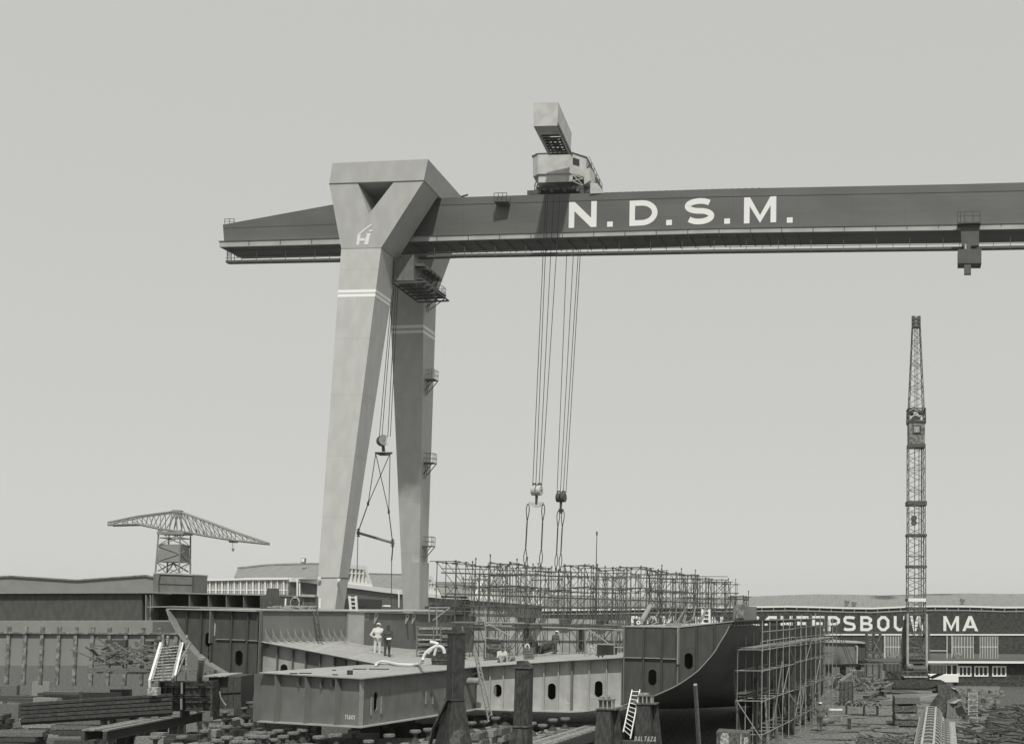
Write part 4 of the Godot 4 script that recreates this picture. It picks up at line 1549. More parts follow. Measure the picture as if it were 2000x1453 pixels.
func hook_set(called: String, label: String, d: float, ropes: Array, cx: float, y0: float, y1: float, w: float, slings: Array, m: Material, yoke_y: float):
	var t := thing(called, label, "hook block")
	var p := at(cx, (y0 + y1) / 2, d)
	var k := d / LENS
	for r in ropes:
		var s := mb()
		tube(s, at(r[0], r[1], d), at(r[2], y0, d), 0.045, 0.045, 5)
		obj("rope", s, M.rope, t)
	var s := mb()
	var hw := w * k / 2
	tube(s, p - across * hw, p - across * hw * 0.15, (y1 - y0) * k * 0.5, (y1 - y0) * k * 0.5, 14)
	tube(s, p + across * hw * 0.15, p + across * hw, (y1 - y0) * k * 0.5, (y1 - y0) * k * 0.5, 14)
	obj("pulley", s, m, t)
	s = mb()
	tube(s, p - across * hw * 1.05, p + across * hw * 1.05, 0.16, 0.16, 8)
	for e in [-0.55, 0.55]:
		path(s, [p + across * (hw * e - 0.2) + UP * 0.4, p + across * (hw * e - 0.18) + UP * 0.85, p + across * (hw * e + 0.18) + UP * 0.85, p + across * (hw * e + 0.2) + UP * 0.4], 0.1, 5)
	var yk := at(cx - 1, yoke_y, d)
	tube(s, p - UP * 0.3, yk, 0.2, 0.14, 8)
	obj("shank", s, M.hook_steel, t)
	s = mb()
	var l := at(slings[0][0], yoke_y - 1.5, d)
	var r := at(slings[1][0], yoke_y - 1.5, d)
	var a := PackedVector3Array([l + UP * 0.12, r + UP * 0.12, r - UP * 0.1, yk - UP * 0.42 + (r - l) * 0.15, yk - UP * 0.42 - (r - l) * 0.15, l - UP * 0.1])
	prism(s, Array(a), over * 0.3)
	obj("yoke_beam", s, m, t)
	for q in slings:
		s = mb()
		var a0 := at(q[0], yoke_y, d)
		var a1 := at(q[1], q[2], d)
		var b0 := a0.lerp(a1, 0.08)
		path(s, [a0, a0.lerp(a1, 0.04) - across * 0.16, a0.lerp(a1, 0.12) - across * 0.2, a0.lerp(a1, 0.3)], 0.06, 5)
		path(s, [a0, a0.lerp(a1, 0.04) + across * 0.16, a0.lerp(a1, 0.12) + across * 0.2, a0.lerp(a1, 0.3)], 0.06, 5)
		tube(s, a0.lerp(a1, 0.3), a0.lerp(a1, 0.72), 0.09, 0.09, 6)
		path(s, [a0.lerp(a1, 0.72), a0.lerp(a1, 0.86) - across * 0.2, a0.lerp(a1, 0.95) - across * 0.16, a1], 0.055, 5)
		path(s, [a0.lerp(a1, 0.72), a0.lerp(a1, 0.86) + across * 0.2, a0.lerp(a1, 0.95) + across * 0.16, a1], 0.055, 5)
		tube(s, a1, a1 - UP * 0.5, 0.16, 0.1, 6)
		obj("sling", s, M.rope, t)

func build_left_hook():
	var d := 160.0
	var t := thing("hook_block", "round white faced hook block with crossed slings and spreader bar between the legs", "hook block")
	for r in [[766, 560, 740.5], [769, 560, 745.5], [773, 560, 757], [777, 560, 762]]:
		var s := mb()
		tube(s, at(r[0], r[1], d), at(r[2], 853, d), 0.045, 0.045, 5)
		obj("rope", s, M.rope, t)
	var c := at(747.5, 860.5, d)
	var ax := (Vector3(0.55, 0, 0.83)).normalized()
	var s := mb()
	tube(s, c - ax * 0.6, c + ax * 0.45, 0.7, 0.7, 20)
	var pu := obj("pulley", s, M.hook_steel, t)
	s = mb()
	tube(s, c + ax * 0.46, c + ax * 0.5, 0.66, 0.66, 20)
	obj("cheek_plate", s, M.crane_white, pu)
	s = mb()
	tube(s, c + ax * 0.5, c + ax * 0.56, 0.06, 0.06, 8)
	obj("axle", s, M.crane_dark, pu)
	s = mb()
	tube(s, c - UP * 0.3, at(749, 882, d), 0.2, 0.22, 8)
	obj("shank", s, M.hook_steel, t)
	s = mb()
	prism(s, px3([731.5, 883, 765, 883, 764, 885.5, 755, 889.5, 741, 889.5, 732, 885.5], d), over * 0.35)
	obj("yoke_beam", s, M.hook_steel, t)
	s = mb()
	var a := at(733.5, 886, d)
	var b := at(761.5, 886, d)
	var e := at(718.5, 984, d)
	var g := at(759, 1000, d)
	for q in [[a, e], [b, e], [a, g], [b, g]]: tube(s, q[0], q[1], 0.055, 0.055, 5)
	tube(s, e, at(700, 1036, d), 0.07, 0.07, 5)
	tube(s, g, at(766, 1056, d), 0.07, 0.07, 5)
	for p in [e, g]: tube(s, p + UP * 0.25, p - UP * 0.25, 0.14, 0.14, 6)
	obj("sling", s, M.rope, t)
	s = mb()
	tube(s, at(697, 1040, d), at(769.5, 1061, d), 0.17, 0.17, 8)
	obj("spreader_bar", s, M.tube_grey, t)
	for q in [[699.5, 1040], [766.5, 1060]]:
		s = mb()
		for k in [-6.0, -2.5, 3.0, 6.5]: tube(s, at(q[0], q[1] + k, d), at(q[0], q[1] + k + 2.0, d), 0.26, 0.2, 8)
		tube(s, at(q[0], q[1] - 8, d), at(q[0], q[1] + 9, d), 0.1, 0.1, 6)
		obj("shackle", s, M.hook_steel, t)
	s = mb()
	tube(s, at(698.5, 1050, d), at(697, 1112, d), 0.05, 0.05, 5)
	obj("drop_line", s, M.rope, t)
	s = mb()
	tube(s, at(766.7, 1068, d), at(764.5, 1095, d), 0.09, 0.09, 5)
	tube(s, at(764.5, 1095, d), at(763.5, 1215, d), 0.05, 0.05, 5)
	obj("drop_line", s, M.rope, t)

# ================================================================ the ship under construction
var T0 := {}    # plane of the open cross section
const SECT_D := 59.4

func build_ship():
	T0 = plane(at(1217, 1300, SECT_D), across)
	var back := ship
	var lev := 4.18    # top of the keel block
	# ---------------- keel block in front, number 11601
	var kb := thing("keel_block", "low steel hull block numbered 11601 standing on keel blocks in front of the hull", "hull section")
	var fl := flat(505, 1313, lev)
	var fr := flat(708, 1325, lev)
	var br := flat(930, 1302, lev)
	var bl := flat(735, 1296.5, lev)
	var side := (br - fr).normalized()
	# front wall, set back under the deck edge
	var ff := plane(fr + side * 0.34, fr - fl)
	var ftop := [505, 1313.5, 708, 1325.5]
	var fbot := [501.5, 1409, 704.3, 1420.3]
	plated(kb, ff, [505, 546, 605.5, 664.5, 707.5], [490, 1313.4, 730, 1327.4], [480, 1407.8, 730, 1421.7], [M.hull_mid, M.hull_mid_b])
	for x in [505.5, 545.5, 604.5, 664.0]:
		rib(kb, ff, x, 1409 + (x - 501) * 0.055, 1315.5 + (x - 505) * 0.058, 0.035, 0.30, M.hull_mid)
	rib(kb, ff, 708.0, 1420, 1327, 0.05, 0.20, M.hull_edge, "corner_bar")
	for q in [[587, 16], [631, 18], [652, 13]]:
		var s := mb()
		var a := on(ff, q[0], 1319 + (q[0] - 505) * 0.058)
		slab(s, ff, PackedVector2Array([a, a + Vector2(0.05, 0), a + Vector2(0.05, -0.1), a + Vector2(0.02, -q[1] * 0.021), a + Vector2(0, -q[1] * 0.021)]), 0.012, 0.16)
		obj("bracket", s, M.hull_mid, kb)
	var s := mb()
	var w0 := 668.0
	var o := on(ff, 673.5, 1404.8)
	var xs := 0.0
	for ch in ["1", "1", "6", "0", "1"]:
		var w := 0.06 if ch == "1" else 0.115
		write_glyph(s, ff, ch, o + Vector2(xs, xs * -0.0), w + 0.04, 0.19, 0.2, 0.012, 0.016, Vector2(0.08, 0.12))
		xs += w + 0.055
	obj("block_number", s, M.chalk, kb)
	# right wall
	var rf := plane(fr - side.cross(UP) * 0.28, br - fr)
	plated(kb, rf, [708.6, 724, 742, 762, 790, 815, 842, 872, 902, 931], [700, 1325.8, 708, 1325.3, 931, 1302.5, 960, 1299.5], [700, 1421, 704, 1420, 936, 1384.5, 960, 1381], [M.hull_mid, M.hull_mid, M.hull_mid_b], [[733, 1370, 7.0, 36]])
	s = mb()
	var rc := on(rf, 733, 1370)
	for e in [-1.0, 1.0]: slab(s, rf, PackedVector2Array([rc + Vector2(e * 0.42 - 0.02, -0.55), rc + Vector2(e * 0.42 + 0.02, -0.55), rc + Vector2(e * 0.42 + 0.02, 0.2), rc + Vector2(e * 0.42 - 0.02, 0.2)]), 0.012, 0.07)
	for x in [830.0, 843.5]: slab(s, rf, PackedVector2Array([on(rf, x, 1375) + Vector2(-0.03, 0), on(rf, x, 1375) + Vector2(0.03, 0), on(rf, x, 1352) + Vector2(0.03, 0), on(rf, x, 1352) + Vector2(-0.03, 0)]), 0.012, 0.07)
	obj("lug", s, M.hull_edge, kb)
	# pipe stub with ring on the right wall
	s = mb()
	var pc := to3(rf, on(rf, 911, 1330), 0.0)
	tube(s, pc, pc + rf.n * 0.75 - ship * 0.1, 0.17, 0.17, 12)
	obj("pipe_stub", s, M.tube_pale, kb)
	s = mb()
	tube(s, pc + UP * 0.3 + ship * 0.6, pc + UP * 0.42 + ship * 1.3 + rf.n * 0.2, 0.06, 0.06, 6)
	obj("pipe_stub", s, M.tube_pale, kb)
	# bottom plate with the proud edge
	var fp := plane(fr, fr - fl)
	var rp := plane(fr, br - fr)
	var ob := hit(501, 1410.8, fp.o, fp.n)
	var oc := hit(704.3, 1422.3, fp.o, fp.n)
	var od := hit(936, 1386.5, rp.o, rp.n)
	s = mb()
	prism(s, [ob, oc, od, ob + (od - oc)], UP * 0.055)
	obj("bottom_plate", s, M.hull_light, kb)
	# inner webs, so that the manhole looks into a dark cell
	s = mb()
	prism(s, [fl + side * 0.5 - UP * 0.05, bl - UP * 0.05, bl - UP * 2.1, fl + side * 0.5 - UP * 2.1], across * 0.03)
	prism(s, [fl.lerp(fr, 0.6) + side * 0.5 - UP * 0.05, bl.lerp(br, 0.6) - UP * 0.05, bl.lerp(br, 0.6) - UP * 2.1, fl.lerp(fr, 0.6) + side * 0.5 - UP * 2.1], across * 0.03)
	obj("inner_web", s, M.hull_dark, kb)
	# deck plates
	for i in 3:
		for j in 4:
			var a := fl.lerp(fr, i / 3.0)
			var b := fl.lerp(fr, (i + 1) / 3.0)
			var c := bl.lerp(br, (i + 1) / 3.0)
			var e := bl.lerp(br, i / 3.0)
			deck_cell(kb, a.lerp(e, j / 4.0), b.lerp(c, j / 4.0), b.lerp(c, (j + 1) / 4.0), a.lerp(e, (j + 1) / 4.0), 0.045)
	s = mb()
	for q in [[680, 1313.5], [686, 1313.5]]: box(s, flat(q[0], q[1], lev + 0.1), Vector3(0.06, 0.2, 0.2))
	for q in [[596, 1315, 0.5], [573, 1315.5, 0.3], [652, 1309, 0.15], [654, 1318, 0.2], [702, 1307, 0.6], [740, 1307, 0.9]]: box(s, flat(q[0], q[1], lev + 0.02), Vector3(q[2], 0.05, 0.12))
	obj("deck_lug", s, M.rust, kb)

	# ---------------- double bottom, right and left of the keel block
	var rear := plane(T0.o + ship * 0.55, across)
	var ct := [925, 1302.5, 1005, 1299, 1110, 1290.3, 1219, 1284.3]
	var cb := [925, 1384, 1005, 1387, 1110, 1389.5, 1140, 1388.5, 1219, 1377.3]
	var db := thing("double_bottom", "pale plated double bottom wall with three manholes right of the numbered block", "hull section")
	plated(db, rear, [931, 957, 982.5, 1034.5, 1062, 1090, 1118, 1150, 1184, 1217], ct, cb, [M.hull_light, M.hull_light_b, M.hull_light], [[972, 1349, 15.5, 25], [1077.8, 1350.5, 15.5, 32.5], [1169.5, 1346, 15.5, 32.5]])
	for q in [[958, 0.05], [983.5, 0.05], [1035.5, 0.05], [1063, 0.04], [1091, 0.04], [1117.5, 0.09], [1151.5, 0.04], [1185.5, 0.04], [1216, 0.04]]:
		var yt := along2(ct, q[0]) + 3
		var yb := along2(cb, q[0] - 2) - 2
		rib(db, rear, q[0], yb, yt, q[1], 0.16, M.hull_light if q[1] < 0.08 else M.hull_wall)
	edge_plate(db, T0, cb, 0.055, 0.03, 30.0, M.hull_light, "bottom_plate")
	s = mb()
	for q in [[1024, 1350], [1060, 1358], [1103, 1368], [1150, 1356], [1181, 1349], [972, 1368]]:
		for k in 3:
			var a := on(rear, q[0] + k * 1.5 - 1, q[1] + k * 3.4)
			for m in 2 + k: slab(s, rear, PackedVector2Array([a + Vector2(m * 0.07, 0), a + Vector2(m * 0.07 + 0.04, 0.01), a + Vector2(m * 0.07 + 0.05, 0.05), a + Vector2(m * 0.07 + 0.01, 0.045)]), 0.0125, 0.016)
	obj("chalk_marks", s, M.chalk, db)
	s = mb()
	prism(s, [to3(rear, on(rear, 931, 1303), -2.4), to3(rear, on(rear, 1217, 1285), -2.4), to3(rear, on(rear, 1217, 1377), -2.4), to3(rear, on(rear, 931, 1384), -2.4)], ship * 0.03)
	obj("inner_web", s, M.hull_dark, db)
	# left of the keel block
	var bt := [503, 1253.2, 620, 1275, 700, 1290, 745, 1298]
	var bb := [500, 1340, 620, 1355, 745, 1372]
	var dl := thing("double_bottom", "grey plated double bottom wall partly hidden behind the numbered block", "hull section")
	plated(dl, rear, [505.5, 541, 571, 597, 625, 653, 674, 697, 722, 740], bt, bb, [M.hull_light_b, M.hull_wall, M.hull_light_b], [[554, 1310, 14, 26]])
	for x in [508, 541.5, 571.5, 597, 625, 653, 674, 697]: rib(dl, rear, x, along2(bb, x) - 2, along2(bt, x) + 3, 0.04, 0.18, M.hull_wall)
	edge_plate(dl, T0, bb, 0.05, 0.0, 22.0, M.hull_light, "bottom_plate")
	s = mb()
	for k in 2:
		for m in 6:
			var a := on(rear, 517 + m * 3.0, 1276 + k * 7.0)
			slab(s, rear, PackedVector2Array([a, a + Vector2(0.05, 0), a + Vector2(0.05, 0.12), a + Vector2(0, 0.12)]), 0.0125, 0.016)
	obj("chalk_marks", s, M.hull_light, dl)

	# ---------------- tank top: deck plates between section edge and inner walls
	var tt := thing("tank_top", "broad steel tank top deck of worn plates that the workers stand on", "ship deck")
	var front := [to3(T0, on(T0, 505, 1252.6)), to3(T0, on(T0, 620, 1274)), to3(T0, on(T0, 735, 1296.2)), to3(T0, on(T0, 930, 1302)), to3(T0, on(T0, 1110, 1289.8)), to3(T0, on(T0, 1218, 1284))]
	var rearp := [at(560, 1252.7, 64.6), at(676, 1251, 67.6), at(813, 1267, 74.5), at(925, 1275, 82), at(1060, 1274, 82), at(1220, 1273, 81)]
	for i in 5:
		var rows := 1 if i == 0 else 3
		for j in rows:
			for h in 2:
				var a: Vector3 = front[i].lerp(front[i + 1], h / 2.0)
				var b: Vector3 = front[i].lerp(front[i + 1], (h + 1) / 2.0)
				var c: Vector3 = rearp[i].lerp(rearp[i + 1], (h + 1) / 2.0)
				var e: Vector3 = rearp[i].lerp(rearp[i + 1], h / 2.0)
				var k0 := j / float(rows)
				var k1 := (j + 1) / float(rows)
				deck_cell(tt, a.lerp(e, k0), b.lerp(c, k0), b.lerp(c, k1), a.lerp(e, k1), 0.03)

	# ---------------- left wing: bulkhead, curved shell edge, deck
	var wl := thing("wing_tank", "dark left wing of the hull with sweeping curved shell edge and two manholes", "hull section")
	var curve_l := [[335, 1190], [341, 1207], [350, 1225], [361, 1242], [375, 1260], [391, 1277], [409, 1292.5], [430, 1306], [455, 1320], [478, 1329.5], [501, 1338]]
	var lb := []
	for q in curve_l: lb.append_array(q)
	var lt := [330, 1188.2, 420, 1190, 508, 1192.3]
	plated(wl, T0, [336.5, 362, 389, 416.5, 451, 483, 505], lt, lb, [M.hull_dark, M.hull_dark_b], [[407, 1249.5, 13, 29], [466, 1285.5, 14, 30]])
	for q in [[365, 1244, 1192], [393, 1276, 1193], [451, 1317, 1193], [482, 1330, 1193]]:
		rib(wl, T0, q[0], q[1], q[2], 0.04, 0.15, M.hull_dark_b)
	rib(wl, T0, 415.5, 1256, 1193, 0.06, 0.34, M.hull_wall, "web_flange")
	rib(wl, T0, 413.0, 1294, 1259, 0.06, 0.2, M.hull_dark, "web_flange")
	rib(wl, T0, 506.5, 1339, 1193, 0.05, 0.2, M.hull_wall, "web_flange")
	s = mb()
	for q in [[423, 1248, 449], [453, 1249, 480], [484, 1250.5, 504]]:
		slab(s, T0, pts(T0, [q[0], q[1] + 1, q[2], q[1] + 2, q[2], q[1] + 0.6, q[0], q[1] - 0.4]), 0.012, 0.12)
	obj("stringer", s, M.hull_edge, wl)
	s = mb()
	slab(s, T0, pts(T0, [418, 1242, 420, 1242, 421.5, 1222, 419.5, 1216]), 0.012, 0.05)
	obj("chalk_marks", s, M.hull_light, wl)
	s = mb()
	var cl2 := PackedVector2Array()
	for q in curve_l: cl2.append(on(T0, q[0], q[1]))
	for i in cl2.size() - 1:
		var n := (cl2[i + 1] - cl2[i]).normalized()
		var up2 := Vector2(-n.y, n.x) * 0.04
		quad(s, to3(T0, cl2[i] + up2, 0.45), to3(T0, cl2[i + 1] + up2, 0.45), to3(T0, cl2[i + 1] + up2, 0.02), to3(T0, cl2[i] + up2, 0.02))
		quad(s, to3(T0, cl2[i], 0.45), to3(T0, cl2[i + 1], 0.45), to3(T0, cl2[i + 1] + up2, 0.45), to3(T0, cl2[i] + up2, 0.45))
	obj("shell_rim", s, M.hull_edge, wl)
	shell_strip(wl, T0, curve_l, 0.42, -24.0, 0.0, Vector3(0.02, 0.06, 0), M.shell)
	s = mb()
	slab(s, T0, pts(T0, [345, 1198, 500, 1200, 500, 1326, 455, 1308, 400, 1272, 372, 1240]), -1.9, -1.86)
	obj("inner_web", s, M.hull_dark, wl)
	# deck of the wing and of the inner wall
	var dw := []
	for q in [[333, 1188.5], [420, 1190.5], [506, 1193]]: dw.append(to3(T0, on(T0, q[0], q[1])))
	for i in 2:
		for j in 3:
			deck_cell(wl, dw[i] + ship * (9.0 * j) - ship * 0.35, dw[i + 1] + ship * (9.0 * j) - ship * 0.35, dw[i + 1] + ship * (9.0 * (j + 1)) - ship * 0.35, dw[i] + ship * (9.0 * (j + 1)) - ship * 0.35, 0.05)

	# ---------------- inner longitudinal wall
	var iw := thing("inner_wall", "grey inner hull wall with a row of triangular brackets along its foot", "hull section")
	var base := [at(505, 1253, 59.9 + 3.3), at(676, 1251, 67.6), at(709, 1256, 68.5), at(813, 1268, 74), at(925, 1276, 82.5)]
	base[0] = to3(T0, on(T0, 505.5, 1253))
	var tops := [1193.0, 1194.5, 1196.0, 1199.0, 1203.0]
	for i in 4:
		var wf := plane(base[i], base[i + 1] - base[i])
		var h0 := rise(base[i], tops[i])
		var h1 := rise(base[i + 1], tops[i + 1])
		var n := 3 if i == 0 else (1 if i == 1 else 2)
		var len: float = Vector2(base[i + 1].x - base[i].x, base[i + 1].z - base[i].z).length()
		var dy: float = base[i + 1].y - base[i].y
		for k in n:
			var u0 := len * k / n + 0.005
			var u1 := len * (k + 1) / n - 0.005
			s = mb()
			slab(s, wf, PackedVector2Array([Vector2(u0, dy * u0 / len - 0.3), Vector2(u1, dy * u1 / len - 0.3), Vector2(u1, dy * u1 / len + lerpf(h0, h1, u1 / len)), Vector2(u0, dy * u0 / len + lerpf(h0, h1, u0 / len))]), -0.03 + (0.05 if i == 1 else 0.0), 0.0 if i != 1 else 0.05)
			obj("plate", s, M.hull_wall if i != 1 else M.hull_light_b, iw)
		s = mb()
		beam(s, base[i] + UP * (h0 + 0.02) - wf.n * 0.1, base[i + 1] + UP * (h1 + 0.02) - wf.n * 0.1, 0.5, 0.05)
		obj("top_flange", s, M.hull_edge, iw)
		if i == 0:
			for x in [516.0, 530.5, 545.0, 559.5, 573.5, 588.0, 601.5, 627.0, 639.0, 650.5, 663.5]:
				var p := to3(wf, on(wf, x, 1253))
				p.y = lerpf(base[0].y, base[1].y, on(wf, x, 1253).x / len) + 0.02
				s = mb()
				prism(s, [p, p + UP * 0.62, p + UP * 0.5 + wf.n * 0.04, p + UP * 0.25 + wf.n * 0.2, p + UP * 0.1 + wf.n * 0.5, p + wf.n * 0.62], wf.x * 0.03)
				obj("bracket", s, M.hull_edge, iw)
			s = mb()
			for x in [674.5, 676.2]: tube(s, to3(wf, on(wf, x, 1250), 0.06), to3(wf, on(wf, x + 2.0, 1195), 0.06), 0.02, 0.02, 4)
			obj("hose_line", s, M.tube_pale, iw)
		# lifting eyes with small holes drawn as plates
		if i == 2:
			for q in [[733, 1203], [794, 1204], [807, 1204]]:
				var p := on(wf, q[0], q[1])
				s = mb()
				stroke(s, wf, PackedVector2Array([p + Vector2(-0.13, 0.12), p + Vector2(0.08, 0.12), p + Vector2(0.15, 0.0), p + Vector2(0.02, -0.16), p + Vector2(-0.13, -0.34)]), 0.1, 0.01, 0.06, true)
				obj("lifting_eye", s, M.hull_light, iw)
			s = mb()
			for x in [793.0, 806.5]: slab(s, wf, pts(wf, [x, 1210, x + 1, 1210, x + 4, 1248, x + 3, 1248]), 0.01, 0.04)
			obj("paint_run", s, M.hull_dark, iw)
			s = mb()
			for k in 2:
				for m in 3:
					var p := on(wf, 713 + m * 2.6, 1205 + k * 7.0)
					slab(s, wf, PackedVector2Array([p, p + Vector2(0.05, 0.02), p + Vector2(0.09, 0.16), p + Vector2(0.03, 0.15)]), 0.01, 0.014)
			obj("chalk_marks", s, M.hull_light, iw)

	# ---------------- cross bulkhead behind the scaffolding
	var cbk := thing("cross_bulkhead", "pale cross bulkhead with oval doorways behind the scaffolding on the tank top", "hull section")
	var gf := plane(at(1060, 1274, 82.3), Vector3(1, 0, 0.06))
	plated(cbk, gf, [897, 940, 985, 1028.7, 1060, 1095, 1137.5, 1180, 1222], [890, 1203, 1010, 1206, 1222, 1212], [890, 1278, 1222, 1278], [M.hull_light, M.hull_light_b], [])
	for q in [[1029, 1236, 13, 27], [1137, 1249, 13.5, 46]]:
		var c := on(gf, q[0], q[1])
		var e := (on(gf, q[0] + q[2], q[1] + q[3]) - c).abs()
		s = mb()
		var pp := oval([c, e.x, e.y], false)
		pp.append_array(oval([c, e.x, e.y], true).slice(0))
		var ring := PackedVector2Array()
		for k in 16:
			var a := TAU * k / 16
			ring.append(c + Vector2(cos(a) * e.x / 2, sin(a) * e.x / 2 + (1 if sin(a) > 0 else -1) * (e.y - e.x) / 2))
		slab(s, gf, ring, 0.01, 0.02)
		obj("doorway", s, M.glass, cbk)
		s = mb()
		stroke(s, gf, ring, 0.07, 0.012, 0.14, true)
		obj("door_coaming", s, M.hull_wall, cbk)
	for q in [[1012, 1048, 1206], [1094, 1118, 1209], [1166, 1190, 1211]]:
		s = mb()
		slab(s, gf, pts(gf, [q[0] + 4, q[2] + 9, q[1] - 4, q[2] + 9, q[1], q[2], q[0], q[2]]), 0.01, 0.5)
		obj("hopper", s, M.hull_dark, cbk)
	s = mb()
	for y in [1219.0, 1226.0, 1250.0]: slab(s, gf, pts(gf, [897, y + 1.4, 1222, y + 2.4, 1222, y + 1.0, 897, y]), 0.01, 0.12)
	obj("stringer", s, M.hull_wall, cbk)

	# ---------------- right wing with the outer shell
	var wr := thing("wing_tank", "dark right wing of the hull with two manholes and rounded shell behind scaffolding", "hull section")
	var curve_r := [[1217, 1377.5], [1240, 1371], [1262, 1364.5], [1279, 1359], [1302, 1349], [1325, 1338], [1345, 1325], [1365, 1310], [1381, 1293], [1397, 1274], [1409, 1254], [1419, 1238], [1427, 1222]]
	var rb2 := []
	for q in curve_r: rb2.append_array(q)
	rb2.append_array([1434, 1219])
	var rt := [1215, 1222.6, 1327, 1224.2, 1380, 1219, 1434, 1212.5]
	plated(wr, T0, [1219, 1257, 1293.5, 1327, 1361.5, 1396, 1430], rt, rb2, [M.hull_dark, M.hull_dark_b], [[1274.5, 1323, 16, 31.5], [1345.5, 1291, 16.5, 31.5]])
	for q in [[1257.5, 1365, 1225], [1293.5, 1352, 1226], [1361.5, 1312, 1223], [1396.5, 1273, 1219]]:
		rib(wr, T0, q[0], q[1], q[2], 0.045, 0.14, M.hull_dark_b)
	rib(wr, T0, 1219.2, 1374, 1223, 0.05, 0.18, M.hull_wall, "web_flange")
	rib(wr, T0, 1326.5, 1297, 1226, 0.07, 0.30, M.hull_edge, "web_flange")
	rib(wr, T0, 1325.0, 1337, 1300, 0.06, 0.2, M.hull_wall, "web_flange")
	s = mb()
	for q in [[1221, 1283.7, 1256], [1259.5, 1284.6, 1291.5], [1296, 1286, 1324.5]]:
		slab(s, T0, pts(T0, [q[0], q[1] + 1.2, q[2], q[1] + 2, q[2], q[1] + 0.4, q[0], q[1] - 0.4]), 0.012, 0.14)
	obj("stringer", s, M.hull_edge, wr)
	shell_strip(wr, T0, curve_r, 0.16, -34.0, 1.0, Vector3(-0.5, -0.35, 0), M.shell)
	s = mb()
	slab(s, T0, pts(T0, [1222, 1230, 1327, 1232, 1420, 1224, 1405, 1252, 1360, 1304, 1300, 1340, 1222, 1366]), -1.9, -1.86)
	obj("inner_web", s, M.hull_dark, wr)
	# shadowed slot under the sheer strake and the deck above it
	s = mb()
	var da := to3(T0, on(T0, 1215, 1222.4))
	var dbb := to3(T0, on(T0, 1327, 1224))
	var dc := to3(T0, on(T0, 1434, 1212.3))
	for j in 3:
		for pair in [[da, dbb], [dbb, dc]]:
			deck_cell(wr, pair[0] + ship * (10.0 * j - 0.06), pair[1] + ship * (10.0 * j - 0.06), pair[1] + ship * (10.0 * (j + 1)), pair[0] + ship * (10.0 * (j + 1)), 0.05)
	s = mb()
	var e0 := to3(T0, on(T0, 1433, 1213), 0.0)
	for k in 10:
		var p := e0 + ship * (0.3 + 0.7 * k)
		beam(s, p - UP * 0.26, p, 0.05, 0.05)
	obj("rail_stanchion", s, M.hull_edge, wr)
	s = mb()
	beam(s, e0, e0 + ship * 7, 0.3, 0.06)
	obj("rail_cap", s, M.rust, wr)
	# inner side wall of this wing, seen edge on
	s = mb()
	var ia := to3(T0, on(T0, 1220, 1223), -0.05)
	prism(s, [ia, ia + ship * 20, ia + ship * 20 - UP * 1.55, ia - UP * 1.55], across * 0.03)
	obj("inner_plate", s, M.hull_light_b, wr)
	s = mb()
	var spot := to3(T0, on(T0, 1446, 1240), 0.0)
	obj_if(wr, s)
	# ---------------- shores and supports
	s = mb()
	tube(s, flat(1366.5, 1476, 0.0), at(1358.5, 1337, 57.2), 0.115, 0.09, 10)
	tag(obj("timber_shore", s, M.timber_pale), "round pale timber prop standing under the right wing of the hull", "timber prop")
	s = mb()
	var cb0 := flat(1545, 1436, 0.0)
	tube(s, cb0, cb0 + UP * rise(cb0, 1290), 0.22, 0.22, 10)
	box(s, cb0 + UP * rise(cb0, 1349), Vector3(0.55, 0.12, 0.55))
	tag(obj("support_column", s, M.post_steel), "thick dark steel column standing inside the side scaffold", "column")
	s = mb()
	tube(s, flat(381, 1389, 1.2), at(393, 1289, 49.5), 0.125, 0.125, 10)
	for v in [0.0]: tube(s, at(393, 1289, 49.5), at(394, 1284, 49.5), 0.16, 0.15, 10)
	tag(obj("timber_shore", s, M.timber_pale), "thick round timber prop leaning under the left wing of the hull", "timber prop")

func obj_if(_p, _s): pass

func along2(a: Array, x: float) -> float:
	for i in range(0, a.size() - 2, 2):
		if x <= a[i + 2] or i == a.size() - 4:
			return lerpf(a[i + 1], a[i + 3], (x - a[i]) / (a[i + 2] - a[i]))
	return a[1]

func deck_cell(parent: Node, a: Vector3, b: Vector3, c: Vector3, d: Vector3, thick: float):
	var m := (a + b + c + d) / 4
	var g := 0.008
	var r := []
	for p in [a, b, c, d]: r.append(p + (m - p).normalized() * g + UP * (rng.randf() * 0.004))
	var s := mb()
	prism(s, r, -UP * thick)
	obj("deck_plate", s, [M.deck, M.deck_b][rng.randi() % 2], parent)

func edge_plate(parent: Node, f: Dictionary, line: Array, thick: float, z1: float, depth: float, m: Material, called: String):
	var p := pts(f, line)
	var poly := p.duplicate()
	for i in range(p.size() - 1, -1, -1): poly.append(p[i] - Vector2(0, thick))
	var s := mb()
	slab(s, f, poly, z1 - depth, z1)
	obj(called, s, m, parent)

